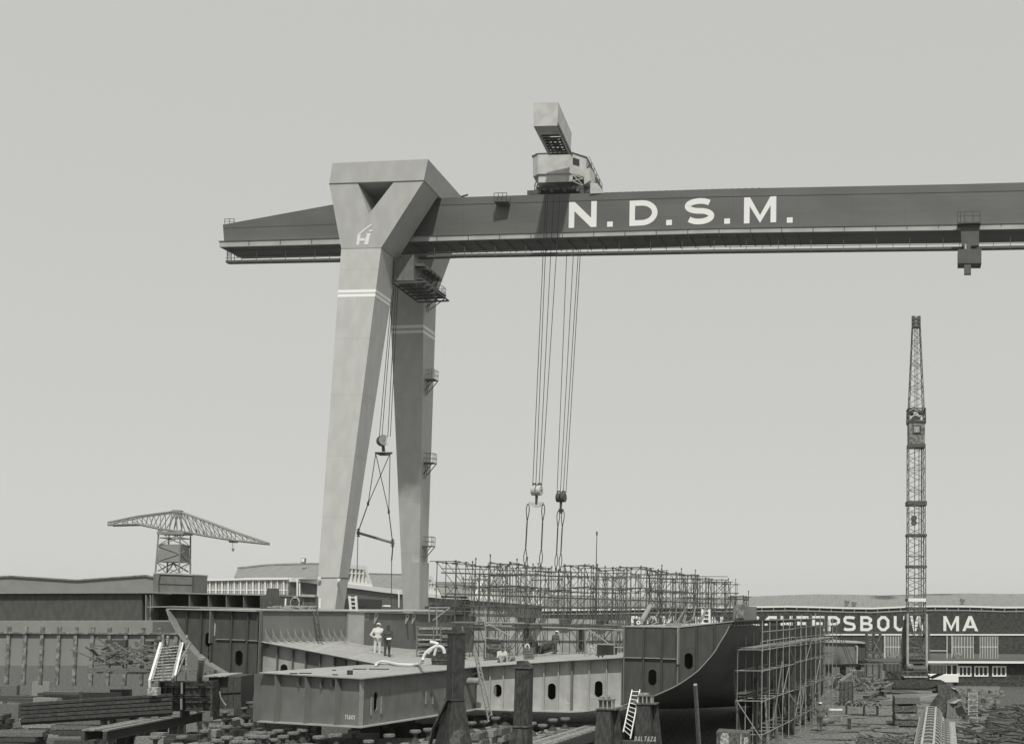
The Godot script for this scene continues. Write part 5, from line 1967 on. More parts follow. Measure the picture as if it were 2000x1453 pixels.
# a curved plate through the curve on f, from z1 in front to z0 behind, drifting by drift at the far end
func shell_strip(parent: Node, f: Dictionary, curve: Array, z1: float, z0: float, full: float, drift: Vector3, m: Material):
	var p := PackedVector2Array()
	for q in curve: p.append(on(f, q[0], q[1]))
	# refine
	var fine := PackedVector2Array()
	for i in p.size() - 1:
		var a := p[maxi(i - 1, 0)]
		var d := p[mini(i + 2, p.size() - 1)]
		for k in 3: fine.append(p[i].cubic_interpolate(p[i + 1], a, d, k / 3.0))
	fine.append(p[-1])
	var s := mb()
	var zs := [z1, 0.0, z0 * 0.08, z0 * 0.18, z0 * 0.3, z0 * 0.45, z0 * 0.65, z0]
	# the full section further along: flat bottom, round bilge, upright side
	var last := PackedVector2Array()
	var low: float = 0.35 - f.o.y
	var rr := 1.3
	var span := (fine[-1].x - rr - fine[0].x) + PI / 2 * rr + (fine[-1].y - low - rr)
	for i in fine.size():
		var w := span * i / float(fine.size() - 1)
		var l1 := fine[-1].x - rr - fine[0].x
		if w < l1: last.append(Vector2(fine[0].x + w, low))
		elif w < l1 + PI / 2 * rr:
			var a := (w - l1) / rr
			last.append(Vector2(fine[0].x + l1 + sin(a) * rr, low + rr - cos(a) * rr))
		else: last.append(Vector2(fine[-1].x, low + rr + w - l1 - PI / 2 * rr))
	var pt := func(i: int, t: float) -> Vector2: return fine[i].lerp(last[i], pow(t, 0.75) * full)
	for j in zs.size() - 1:
		for i in fine.size() - 1:
			var q := []
			for e in [[i, j], [i + 1, j], [i + 1, j + 1], [i, j + 1]]:
				var t := clampf(zs[e[1]] / z0, 0, 1)
				var n: Vector2 = (pt.call(mini(e[0] + 1, fine.size() - 1), t) - pt.call(maxi(e[0] - 1, 0), t)).normalized()
				var v: Vector3 = to3(f, pt.call(e[0], t), zs[e[1]]) + f.x * drift.x * t + UP * drift.y * t
				q.append([v, (f.x * n.y - UP * n.x)])
			for tr in [[0, 1, 2], [0, 2, 3]]:
				for side in [0.0, 0.025]:
					var idx: Array = tr if side == 0.0 else [tr[0], tr[2], tr[1]]
					for k in idx:
						s.set_normal(q[k][1] * (1.0 if side == 0.0 else -1.0))
						s.add_vertex(q[k][0] - q[k][1] * side)
	# front edge
	for i in fine.size() - 1:
		var n := (fine[i + 1] - fine[i]).normalized()
		var nn: Vector3 = f.x * n.y - UP * n.x
		quad(s, to3(f, fine[i], z1), to3(f, fine[i + 1], z1), to3(f, fine[i + 1], z1) - nn * 0.03, to3(f, fine[i], z1) - nn * 0.03)
	obj("shell_plate", s, m, parent)
	s = mb()
	for i in fine.size() - 1:
		beam(s, to3(f, fine[i], z1 + 0.02), to3(f, fine[i + 1], z1 + 0.02), 0.035, 0.05)
	obj("shell_edge", s, M.hull_edge, parent)

# ================================================================ scaffolds
# nx by nz bays standing on o, x along ux, z away along uz
func scaffold(called: String, label: String, group: String, o: Vector3, ux: Vector3, uz: Vector3, nx: int, nz: int, bx: float, bz: float, lifts: Array, extra: float, tm: Material, r := 0.026, brace := 0.5) -> Node3D:
	var t := thing(called, label, "scaffold", o, group)
	var top: float = lifts[-1]
	for i in nx + 1:
		for j in nz + 1:
			var p := ux * bx * i + uz * bz * j
			var s := mb()
			var h := top + rng.randf_range(0.05, extra)
			var tilt := Vector3(rng.randf_range(-0.06, 0.06), 0, rng.randf_range(-0.06, 0.06))
			if rng.randf() < 0.2: h += rng.randf_range(0.1, 0.45)
			tube(s, p, p + UP * h + tilt, r, r, 5)
			tube(s, p + tilt + UP * (h - 0.1), p + tilt + UP * (h + 0.02), r * 1.7, r * 1.7, 5)
			for l in lifts: tube(s, p + UP * (l - 0.05), p + UP * (l + 0.05), r * 1.8, r * 1.8, 5)
			obj("post", s, tm, t)
	var s := mb()
	for l in lifts:
		for i in nx + 1: tube(s, ux * bx * i + UP * (l + rng.randf_range(-0.08, 0.08)) - uz * rng.randf_range(0.05, 0.4), ux * bx * i + uz * bz * nz + UP * (l + rng.randf_range(-0.08, 0.08)) + uz * rng.randf_range(0.05, 0.4), r * 0.85, r * 0.85, 5)
		for j in nz + 1: tube(s, uz * bz * j + UP * (l + rng.randf_range(-0.06, 0.1)) - ux * rng.randf_range(0.05, 0.45), uz * bz * j + ux * bx * nx + UP * (l + rng.randf_range(-0.06, 0.1)) + ux * rng.randf_range(0.05, 0.45), r * 0.85, r * 0.85, 5)
	stuff(obj("ledgers", s, tm, t))
	s = mb()
	var n := 0
	for k in lifts.size():
		var y0: float = 0.15 if k == 0 else lifts[k - 1]
		var y1: float = lifts[k]
		for i in nx:
			for j in nz + 1:
				if rng.randf() < brace:
					var a := ux * bx * i + uz * (bz * j + 0.03)
					var b := a + ux * bx
					var up := rng.randf() < 0.5
					tube(s, a + UP * (y0 if up else y1), b + UP * (y1 if up else y0), r * 0.7, r * 0.7, 4)
					n += 1
		for j in nz:
			for i in nx + 1:
				if rng.randf() < brace:
					var a := ux * (bx * i + 0.03) + uz * bz * j
					var b := a + uz * bz
					var up := rng.randf() < 0.5
					tube(s, a + UP * (y0 if up else y1), b + UP * (y1 if up else y0), r * 0.7, r * 0.7, 4)
					n += 1
	if n > 0: stuff(obj("braces", s, tm, t))
	return t

func build_center_scaffold():
	var ux := Basis(UP, 0.10) * across
	var uz := Basis(UP, 0.10) * ship
	var g := "rusty tube scaffold towers on the tank top"
	# [left px, top px, depth, width px, bays deep, label]
	var rows := [
		[845, 1095, 72.0, 38, "lone scaffold tower nearest the far crane leg, with open braced top"],
		[913, 1102, 73.0, 34, "scaffold tower second from the far crane leg"],
		[951, 1097, 71.5, 40, "tall scaffold tower standing above the sitting workers"],
		[1003, 1105, 76.0, 34, "scaffold tower under the pale hook block"],
		[1045, 1112, 84.0, 40, "lower scaffold tower under the small dark hook"],
		[1095, 1102, 74.0, 40, "tall scaffold tower just left of the thin aerial pole"],
		[1153, 1108, 77.0, 38, "scaffold tower just right of the thin aerial pole"],
		[1206, 1105, 75.0, 40, "tall scaffold tower behind the inner corner of the right wing"],
		[1258, 1112, 84.0, 22, "narrow scaffold tower behind the right wing deck"],
		[1279, 1117, 88.0, 36, "scaffold tower behind the right wing deck, under a stepped skyline"],
		[1325, 1121, 93.0, 20, "slim scaffold tower above the white ladder on the right wing"],
		[1350, 1128, 100.0, 24, "scaffold tower near the end of the stepped row"],
		[1378, 1134, 98.0, 34, "last tall scaffold tower at the right end of the row"],
		[1424, 1163, 96.0, 24, "short scaffold frame beside the pale cabinet on the right wing"]]
	for q in rows:
		var d: float = q[2]
		var base := at(q[0] + 4, 1260, d)
		base.y = 3.95
		var h := rise(base, q[1])
		var lifts := [1.9, 3.2, 4.4]
		if q[0] > 1300: lifts = [2.6, 4.0]
		lifts.append(h - 0.1)
		if h - 0.1 - lifts[-2] > 1.9: lifts.insert(lifts.size() - 1, h - 1.5)
		scaffold("scaffold_tower", q[4], g, base, ux, uz, 1, 2, q[3] * d / LENS, 1.7, lifts, 0.12, M.tube_dark, 0.029, 0.75)
	# the dense rows behind
	rng.seed = 77
	for k in 20:
		var x := 905.0 + k * 25.5 + rng.randf_range(-6, 6)
		var d := 84.0 + rng.randf_range(0, 20) + (k * 0.9)
		var base := at(x, 1255, d)
		base.y = 3.95
		var ytop := 1117.0 + rng.randf_range(0, 16) + maxf(0.0, k - 11) * 2.4
		var h := rise(base, ytop)
		var l := [1.9]
		while l[-1] + 1.3 < h - 0.4: l.append(l[-1] + 1.3)
		l.append(h)
		scaffold("scaffold_tower", "rusty tube scaffold tower in the dense rows at the back", "scaffold towers in the dense back rows", base, ux, uz, 2, 1, rng.randf_range(0.75, 1.1), 1.2, l, 0.35, M.tube_grey if k % 3 == 0 else M.tube_dark, 0.025, 0.35)
	# walkways running through the towers
	for q in [[862, 1120, 72.5, 1420, 1133, 108, 0.16, "upper row of long ledger tubes running through the scaffold towers"], [868, 1159.5, 72.0, 1418, 1180, 106, 0.30, "middle plank walkway running through the scaffold towers"], [880, 1216.5, 72.0, 1222, 1222.5, 77, 0.34, "low plank walkway across the scaffold in front of the pale bulkhead"]]:
		var a := at(q[0], q[1], q[2])
		var b := at(q[3], q[4], q[5])
		var t := thing("scaffold_walkway", q[7], "walkway", a)
		var n := 7
		for k in n:
			var s := mb()
			var p := (b - a) * (k / float(n)) + UP * rng.randf_range(0, 0.05)
			var e := (b - a) * ((k + 1.04) / float(n)) + UP * rng.randf_range(0, 0.05)
			if q[6] < 0.2:
				tube(s, p, e, 0.045, 0.045, 5)
				tube(s, p + UP * 0.25, e + UP * 0.3, 0.03, 0.03, 5)
			else:
				beam(s, p, e, q[6], 0.06)
				tube(s, p + uz * 0.6, e + uz * 0.6, 0.05, 0.05, 5)
			obj("plank" if q[6] > 0.2 else "ledger", s, M.tube_dark if k % 3 else M.tube_grey, t)
	# pale front frames and braces seen against the tank
	var s := mb()
	var d := 67.0
	var ft := thing("pale_scaffold", "pale tube frames and diagonals in front of the rusty scaffold towers", "scaffold")
	for q in [[838, 1187, 838, 1215], [838, 1187, 879, 1187], [879, 1187, 845, 1212], [853, 1187, 853, 1240], [948, 1190, 948, 1285], [948, 1216, 1000, 1244], [946, 1216, 1025, 1217], [946, 1222, 1000, 1223], [944, 1246, 983, 1247], [1143, 1232, 1143, 1284], [1150, 1230, 1190, 1258], [1200, 1232, 1200, 1284], [1200, 1232, 1218, 1232], [1200, 1264, 1218, 1265], [1109, 1228, 1150, 1229], [1060, 1225, 1220, 1230]]:
		s = mb()
		tube(s, at(q[0], q[1], d), at(q[2], q[3], d), 0.035, 0.035, 5)
		obj("tube", s, M.tube_pale, ft)
	# aerial pole
	s = mb()
	var b := at(1163, 1190, 95)
	b.y = 4
	tube(s, b, at(1166, 1041, 95), 0.07, 0.03, 6)
	box(s, at(1166, 1042, 95), Vector3(0.12, 0.3, 0.12))
	tag(obj("aerial_pole", s, M.tube_dark), "thin tall pole rising above the scaffold towers into the sky", "pole")

func build_side_scaffold():
	var d := 61.0
	var o := at(1441, 1300, d)
	o.y = 0.0
	var o2 := at(1489, 1300, d)
	o2.y = 0.0
	var ux := (o2 - o).normalized()
	var w := (o2 - o).length()
	var t := thing("side_scaffold", "pale tube scaffold with plank platform running along the outside of the hull", "scaffold", o)
	var yl := func(y: float) -> float: return rise(o, y)
	var lifts := [0.9, yl.call(1371.0), yl.call(1312.0), yl.call(1271.0)]
	var rails := [yl.call(1254.0), yl.call(1233.0)]
	var n := 15
	var bz := 1.95
	for k in n:
		for e in [0.0, w]:
			var p = ship * bz * k + ux * e
			var s := mb()
			var h: float = yl.call(1214.0) + rng.randf_range(-0.2, 0.4)
			if e == 0.0 and k < 6: h = yl.call(1236.0 if k > 0 else 1247.0) + rng.randf_range(-0.3, 0.3)
			tube(s, p, p + UP * h, 0.03, 0.03, 6)
			for l in lifts: tube(s, p + UP * (l - 0.06), p + UP * (l + 0.06), 0.052, 0.052, 6)
			obj("post", s, M.tube_pale if (k + int(e)) % 3 else M.tube_grey, t)
	var len := bz * (n - 1)
	for l in lifts + rails:
		for e in [0.0, w]:
			if l in rails and e == 0.0: continue
			for k in 3:
				var s := mb()
				var a = ship * len * k / 3.0 + ux * e + UP * (l + rng.randf_range(-0.04, 0.04))
				tube(s, a, a + ship * (len / 3.0 + 0.2) + UP * rng.randf_range(-0.05, 0.05), 0.028, 0.028, 6)
				obj("ledger", s, M.tube_pale if k == 0 else M.tube_grey, t)
		if l in lifts:
			for k in n:
				var s := mb()
				tube(s, ship * bz * k - ux * 0.1 + UP * (l + 0.05), ship * bz * k + ux * (w + 0.1) + UP * (l + 0.05), 0.026, 0.026, 6)
				obj("transom", s, M.tube_pale if k < 3 else M.tube_grey, t)
	for k in 7:
		for j in 4:
			var s := mb()
			var a = ship * (4.0 * k + rng.randf_range(-0.1, 0.1) + 0.3) + ux * (0.12 + j * 0.30) + UP * (lifts[3] + 0.11 + rng.randf_range(0, 0.03))
			beam(s, a, a + ship * 4.15, 0.27, 0.05)
			obj("plank", s, M.timber_pale if (k + j) % 3 else M.timber, t)
	# sagging lower boards and braces
	var s := mb()
	beam(s, at(1447, 1355, 62) - o, at(1493, 1342, 67) - o, 0.5, 0.06)
	beam(s, at(1449, 1361, 62) - o, at(1493, 1345, 67) - o, 0.3, 0.06)
	obj("loose_board", s, M.timber, t)
	s = mb()
	for q in [[1438, 1367, 60.5, 1489, 1446], [1528, 1293, 64, 1510, 1420], [1574, 1330, 70, 1562, 1416]]:
		s = mb()
		tube(s, at(q[0], q[1], q[2]) - o, at(q[3], q[4], q[2] + 0.2) - o, 0.03, 0.03, 6)
		obj("brace", s, M.tube_pale, t)
	for k in 9:
		s = mb()
		var a := ship * (bz * (k + 2)) + ux * w
		if k % 2: tube(s, a + UP * lifts[k % 3], a + ship * bz + UP * lifts[k % 3 + 1], 0.024, 0.024, 5)
		else: tube(s, a + UP * lifts[k % 3 + 1], a + ship * bz + UP * lifts[k % 3], 0.024, 0.024, 5)
		obj("brace", s, M.tube_pale, t)
	s = mb()
	tube(s, flat(1588, 1421, 0.0), at(1588, 1330, 73.5), 0.05, 0.05, 6)
	tag(obj("pole", s, M.old_white), "white pole standing beside the walking man and the side scaffold", "pole")
	s = mb()
	tube(s, flat(1508.5, 1437, 0.0), at(1528.5, 1293, 66.5), 0.05, 0.04, 6)
	tag(obj("pole", s, M.tube_pale), "long pale pole leaning against the side scaffold", "pole")
	rng.seed = 88
	for k in 22:
		s = mb()
		var b0 := o + ship * (1.5 + k * 1.2) + ux * rng.randf_range(-0.6, 0.9)
		b0.y = 0
		tube(s, b0, b0 + UP * rng.randf_range(2.2, 4.4) + ux * rng.randf_range(-0.5, 0.1) + ship * rng.randf_range(-0.6, 0.6), rng.randf_range(0.06, 0.13), 0.06, 7)
		tag(obj("timber_prop", s, [M.timber_dark, M.timber, M.post_steel, M.timber_pale][k % 4]), "timber prop shoring up the hull side inside the side scaffold", "timber prop", "timber props inside the side scaffold")

# ================================================================ foreground posts, ladders
func ladder(called: String, label: String, a0: Vector3, a1: Vector3, b0: Vector3, b1: Vector3, n: int, r: float, m: Material):
	# rails a0-a1 and b0-b1, bottom to top
	var t := thing(called, label, "ladder")
	var s := mb()
	beam(s, a0, a1, r, r * 1.7)
	obj("rail", s, m, t)
	s = mb()
	beam(s, b0, b1, r, r * 1.7)
	obj("rail", s, m, t)
	for k in n:
		s = mb()
		var u := (k + 0.6) / n
		beam(s, a0.lerp(a1, u), b0.lerp(b1, u), r * 0.9, r * 0.8)
		obj("rung", s, m, t)
	settle(t, (a0 + b0) / 2)

func frustum(s: SurfaceTool, f: Dictionary, ring0: Array, y0: float, ring1: Array, y1: float):
	var a := PackedVector3Array()
	var b := PackedVector3Array()
	for q in ring0: a.append(f.o + f.x * q[0] + f.n * q[1] + UP * (y0 - f.o.y))
	for q in ring1: b.append(f.o + f.x * q[0] + f.n * q[1] + UP * (y1 - f.o.y))
	# seen from above, x right and n towards the viewer run clockwise
	a.reverse()
	b.reverse()
	loft(s, [a, b])

func rect(x0: float, x1: float, z0: float, z1: float) -> Array:
	return [[x0, z0], [x1, z0], [x1, z1], [x0, z1]]

func build_posts():
	# post with a square rotated column on a flared foot
	var d := 42.0
	var p := at(888, 1365, d)
	var yf := p.y
	var yt := at(888, 1238.5, d).y
	var t := thing("steel_post", "tall dark box post with capped top and flared patched foot in front of block", "post")
	var f := plane(p, Vector3(1, 0, 0).rotated(UP, 0.72))
	var s := mb()
	frustum(s, f, rect(-0.21, 0.235, -0.235, 0.21), yf, rect(-0.21, 0.235, -0.235, 0.21), yt)
	obj("column", s, M.post_steel, t)
	s = mb()
	frustum(s, f, rect(-0.235, 0.26, -0.26, 0.235), yt, rect(-0.235, 0.26, -0.26, 0.235), yt + 0.05)
	frustum(s, f, rect(-0.26, 0.27, -0.27, 0.26), yf - 0.05, rect(-0.26, 0.27, -0.27, 0.26), yf)
	obj("flange", s, M.rust, t)
	s = mb()
	frustum(s, f, rect(-0.1, 0.2, -0.2, 0.1), yt + 0.05, rect(-0.08, 0.12, -0.15, 0.08), yt + 0.26)
	obj("top_block", s, M.rust, t)
	s = mb()
	var ry := yf - 0.05
	frustum(s, f, rect(-0.85, 0.85, -0.85, 0.75), 0.0, rect(-0.22, 0.25, -0.25, 0.22), ry)
	obj("foot", s, M.post_steel, t)
	s = mb()
	var ro: float = 0.53 / ry
	var tl: Vector3 = (UP - f.n * ro).normalized()
	var pf := {"o": f.o + f.n * (0.22 + ro * 1.0) + UP * (ry - 1.0 - f.o.y), "x": f.x, "y": tl, "n": f.x.cross(tl)}
	slab(s, pf, PackedVector2Array([Vector2(-0.32, -0.75), Vector2(-0.36, -0.3), Vector2(-0.2, -0.02), Vector2(-0.02, 0.02), Vector2(0.08, 0.12), Vector2(0.2, -0.1), Vector2(0.02, -0.3), Vector2(0.1, -0.75), Vector2(-0.06, -0.75), Vector2(-0.1, -0.45), Vector2(-0.2, -0.75)]), 0.004, 0.008)
	obj("paint_patch", s, M.rust_light, t)
	s = mb()
	beam(s, at(846, 1424, d - 0.3), at(874, 1367, d - 0.2), 0.05, 0.34, Vector3(0, 0, 1))
	beam(s, at(846, 1424, d - 0.3), at(836, 1470, d - 0.3), 0.05, 0.34, Vector3(0, 0, 1))
	obj("gusset", s, M.rust, t)
	s = mb()
	beam(s, to3(f, Vector2(-0.2, 0.0), 0.214), to3(f, Vector2(-0.2, yt - yf - 0.1), 0.214), 0.03, 0.01)
	obj("weld_seam", s, M.rust_light, t)
	settle(t, Vector3(p.x, 0, p.z))
	# flat post
	d = 40.0
	p = at(1017, 1418, d)
	yf = p.y
	yt = at(1017, 1306, d).y
	t = thing("steel_post", "shorter dark box post with a timber cap in front of the pale wall", "post")
	f = plane(p, Vector3(1, 0, 0.1))
	s = mb()
	frustum(s, f, rect(-0.25, 0.25, -0.45, 0.0), yf, rect(-0.23, 0.25, -0.45, 0.0), yt)
	obj("column", s, M.post_steel, t)
	s = mb()
	frustum(s, f, rect(-0.27, 0.29, -0.5, 0.05), yt, rect(-0.27, 0.29, -0.5, 0.05), yt + 0.04)
	frustum(s, f, rect(-0.28, 0.27, -0.5, 0.05), yf - 0.04, rect(-0.28, 0.27, -0.5, 0.05), yf)
	obj("flange", s, M.rust_light, t)
	s = mb()
	frustum(s, f, rect(-0.20, 0.27, -0.42, -0.02), yt + 0.04, rect(-0.19, 0.06, -0.42, -0.02), yt + 0.24)
	obj("cap_block", s, M.rust, t)
	s = mb()
	frustum(s, f, rect(-0.95, 0.3, -0.9, 0.4), 0.0, rect(-0.25, 0.25, -0.45, 0.0), yf - 0.04)
	obj("foot", s, M.post_steel, t)
	s = mb()
	beam(s, to3(f, Vector2(-0.02, 0.0), 0.03) - UP * 0.1, to3(f, Vector2(0.16, -2.0), 0.35), 0.05, 0.16, Vector3(1, 0, 0))
	obj("web_plate", s, M.rust, t)
	settle(t, Vector3(p.x, 0, p.z))
	# two trestles
	for q in [[1165, 1193, 1384, 1168, 1196, 1363, 38.0, "dark tapered steel trestle with a pale block on top, without lettering", 1222], [1243, 1270, 1373.5, 1249, 1275, 1356, 39.0, "dark tapered steel trestle with chalked name beside the white ladder", 1303]]:
		d = q[6]
		p = at((q[0] + q[1]) / 2.0, q[2], d)
		t = thing("steel_trestle", q[7], "trestle")
		f = plane(p, Vector3(1, 0, 0.12))
		var k: float = d / LENS
		var hw: float = (q[1] - q[0]) * k / 2
		s = mb()
		frustum(s, f, rect(-hw * 1.25, hw * 2.3, -0.9, 0.55), 0.0, rect(-hw, hw, -0.42, 0.0), p.y - 0.04)
		obj("body", s, M.post_steel, t)
		s = mb()
		frustum(s, f, rect(hw * 2.0, hw * 3.6, -1.0, -0.2), 0.0, rect(hw * 1.0, hw * 1.75, -0.42, -0.36), p.y - 0.05)
		obj("side_wing", s, M.post_steel, t)
		s = mb()
		frustum(s, f, rect(-hw * 1.08, hw * 1.9, -0.5, 0.05), p.y - 0.04, rect(-hw * 1.08, hw * 1.9, -0.5, 0.05), p.y)
		obj("top_plate", s, M.rust_light, t)
		var h := at(q[3], q[5], d).y - p.y
		s = mb()
		frustum(s, f, rect(-hw * 0.8, hw * 1.2, -0.2, -0.17), p.y, rect(-hw * 0.8, hw * 1.2, -0.2, -0.17), p.y + h * 0.75)
		for e in [-0.75, -0.1, 0.5, 1.15]: frustum(s, f, rect(hw * e - 0.015, hw * e + 0.015, -0.36, -0.01), p.y, rect(hw * e - 0.015, hw * e + 0.015, -0.36, -0.01), p.y + h * 0.75)
		obj("web", s, M.hull_light_b, t)
		s = mb()
		frustum(s, f, rect(-hw * 0.9, hw * 1.35, -0.38, 0.0), p.y + h * 0.75, rect(-hw * 0.9, hw * 1.35, -0.38, 0.0), p.y + h * 0.82)
		obj("cap_plate", s, M.rust_light, t)
		s = mb()
		frustum(s, f, rect(-hw * 0.75, hw * 0.6, -0.3, -0.05), p.y + h * 0.82, rect(-hw * 0.7, hw * 0.6, -0.3, -0.05), p.y + h * 1.1)
		obj("cap_block", s, M.timber_pale, t)
		if q[0] == 1243:
			s = mb()
			var y := at(1250, 1446, d).y
			# the sloping front face of the body
			var run_out: float = 0.55 / (p.y - 0.04)
			var tilt = (UP - f.n * run_out).normalized()
			var fo := {"o": f.o + f.n * ((p.y - 0.04 - y) * run_out) + UP * (y - p.y), "x": f.x, "y": tilt, "n": f.x.cross(tilt)}
			var x := -hw * 1.05
			for ch in ["B", "A", "L", "T", "A", "Z", "A"]:
				write_glyph(s, fo, ch, Vector2(x, 0), 0.075, 0.15, 0.15, 0.004, 0.008, Vector2(0.1, -0.03))
				x += 0.102
			obj("chalk_name", s, M.hull_light, t)
		settle(t, Vector3(p.x, 0, p.z))
	# ladders
	ladder("ladder", "white wooden ladder leaning on the lettered trestle under the right wing", at(1217.5, 1430, 39.5), at(1235, 1347.5, 40.6), at(1231.5, 1443, 39.5), at(1250.2, 1347.3, 40.6), 11, 0.03, M.white)
	ladder("ladder", "grey ladder standing at the corner of the numbered block", at(954.5, 1410, 56.5), at(924.8, 1268, 57.6), at(960.5, 1398, 56.5), at(933.5, 1284, 57.6), 15, 0.045, M.timber_pale)
	ladder("ladder", "dark ladder leaning on the bracketed inner wall", at(622, 1252, 65.0), at(611, 1193, 65.6), at(630, 1252.5, 65.0), at(618, 1191, 65.6), 8, 0.05, M.rust_light)
	ladder("ladder", "white ladder top rising beside the near crane leg", at(685.0, 1196, 70), at(682.0, 1164, 70), at(697, 1196, 70), at(694.5, 1164, 70), 4, 0.07, M.white)
	ladder("ladder", "white ladder top rising behind the right wing deck", at(1372.5, 1222, 66), at(1372.3, 1190, 66), at(1386.5, 1222, 66), at(1386, 1190, 66), 4, 0.06, M.white)

# ================================================================ slipway: keel blocks, timbers
func build_keel_blocks():
	var list := [[303, 1437], [355, 1431], [400, 1423], [345, 1449], [443, 1399], [481, 1398], [443, 1417.5], [485, 1413], [439, 1383], [477, 1379], [466, 1431], [489, 1430], [423, 1437], [443, 1436], [462, 1443], [401, 1443], [319, 1451], [486, 1443], [380, 1452],
		[510, 1427], [528, 1424], [543, 1421], [567, 1417.5], [553, 1429.5], [573, 1426.5], [591, 1423.5], [609, 1421.5], [515, 1436], [533, 1433.5], [622, 1437.5], [657, 1431.5], [691, 1426], [577, 1444.5], [529, 1451.5], [497, 1421], [496, 1436],
		[811, 1424], [837, 1419], [921, 1405], [945, 1400], [968, 1396.5], [988, 1392.5], [1038, 1411], [1060, 1407], [1080, 1402], [1104, 1398], [640, 1447], [600, 1451], [720, 1436], [760, 1429], [712, 1447]]
	var proto: Node3D = null
	var piers: Node3D = null
	rng.seed = 5
	for q in list:
		var head := flat(q[0], q[1], 1.90)
		var o := Vector3(head.x, 0, head.z)
		if proto == null:
			proto = thing("screw_jack", "round headed screw jack on a cone foot on the slipway timbers", "screw jack", o, "screw jacks on timber piers of the slipway")
			var s := mb()
			turned(s, Vector3.ZERO, [[0.0, 1.885], [0.20, 1.90], [0.235, 1.88], [0.24, 1.80], [0.21, 1.775], [0.13, 1.73], [0.0, 1.73]], 14)
			obj("head", s, M.jack_head, proto)
			s = mb()
			turned(s, Vector3.ZERO, [[0.0, 1.73], [0.10, 1.73], [0.075, 1.55], [0.11, 1.52], [0.26, 1.33], [0.27, 1.30], [0.0, 1.30]], 12)
			obj("cone_foot", s, M.rust, proto)
			piers = thing("timber_pier", "crossed timber pier under a row of screw jacks", "timber pier", o, "timber piers of the slipway")
			var y := 0.0
			for k in 4:
				var h := 0.325
				for e in 3:
					s = mb()
					var off := (e - 1) * 0.37
					if k % 2: box(s, Vector3(off, y + h / 2, 0), Vector3(0.34 + rng.randf() * 0.02, h - 0.02, 1.15 + rng.randf() * 0.1))
					else: box(s, Vector3(0, y + h / 2, off), Vector3(1.2 + rng.randf() * 0.1, h - 0.02, 0.34))
					obj("timber", s, [M.timber_pale, M.timber_pale, M.timber][rng.randi() % 3], piers)
				y += h
		else:
			var cj := copy(proto, "screw_jack", o - UP * rng.randf_range(0.0, 0.16), rng.randf() * TAU)
			cj.scale = Vector3(1, 1, 1) * rng.randf_range(0.93, 1.05)
			copy(piers, "timber_pier", o, rng.randf_range(-0.12, 0.12) + (PI / 2 if rng.randf() < 0.3 else 0.0))
	# plank gangways
	for q in [["long pale plank gangway on timber stubs at the lower left", 268, 1415, 400, 1389.5, 434, 1388.5, -1.0, 1.55], ["broad pale plank gangway between the two posts and the trestle", 1022, 1458, 1147, 1419, 1172, 1421, 1.0, 1.35]]:
		var a0 := flat(q[1], q[2], q[8])
		var a1 := flat(q[3], q[4], q[8])
		var t := thing("gangway", q[0], "gangway", a0)
		var dir := (a1 - a0)
		dir.y = 0
		var len := dir.length()
		if q[1] < 600: a0 -= dir.normalized() * 3.0
		var sidev: Vector3 = dir.normalized().cross(UP) * q[7]
		for k in 4:
			var s := mb()
			var off := sidev * (k * 0.29)
			beam(s, a0 + off - t.position + UP * rng.randf_range(0, 0.03), a0 + off + dir.normalized() * (len + 2.6) - t.position + UP * rng.randf_range(0, 0.03), 0.27, 0.07)
			obj("plank", s, [M.timber_pale, M.concrete][k % 2], t)
		var s := mb()
		for e in [0.0, 0.95]:
			beam(s, a0 + sidev * e - t.position - UP * 0.25, a0 + sidev * e + dir.normalized() * (len + 2.5) - t.position - UP * 0.25, 0.16, 0.4)
		obj("bearer", s, M.timber_dark, t)
		for k in 5:
			s = mb()
			var p := a0 + dir.normalized() * (1.0 + k * (len + 1.5) / 5.0) - t.position + sidev * 0.45
			p.y = -q[8]
			stand(s, p, Vector3(0.5, q[8] - 0.45, 0.5))
			obj("stub", s, [M.timber_pale, M.timber_dark][k % 2], t)
	# low slip timbers between the rows
	rng.seed = 31
	for k in 110:
		var x := rng.randf_range(250, 1250)
		var y := rng.randf_range(1400, 1475)
		if k > 60:
			x = rng.randf_range(-60, 300)
			y = rng.randf_range(1345, 1475)
		if x > 1000: y = rng.randf_range(1420, 1475)
		var p := flat(x, y, 0.5)
		var s := mb()
		p.y = 0
		stand(s, p, Vector3(rng.randf_range(1.2, 2.6), rng.randf_range(0.35, 1.15), rng.randf_range(0.35, 0.6)), spin(rng.randf_range(-0.25, 0.25)))
		tag(obj("slip_timber", s, [M.timber, M.timber_dark, M.timber_pale, M.timber_pale][k % 4]), "squared timber baulk lying between the piers of the slipway", "timber baulk", "timber baulks of the slipway")

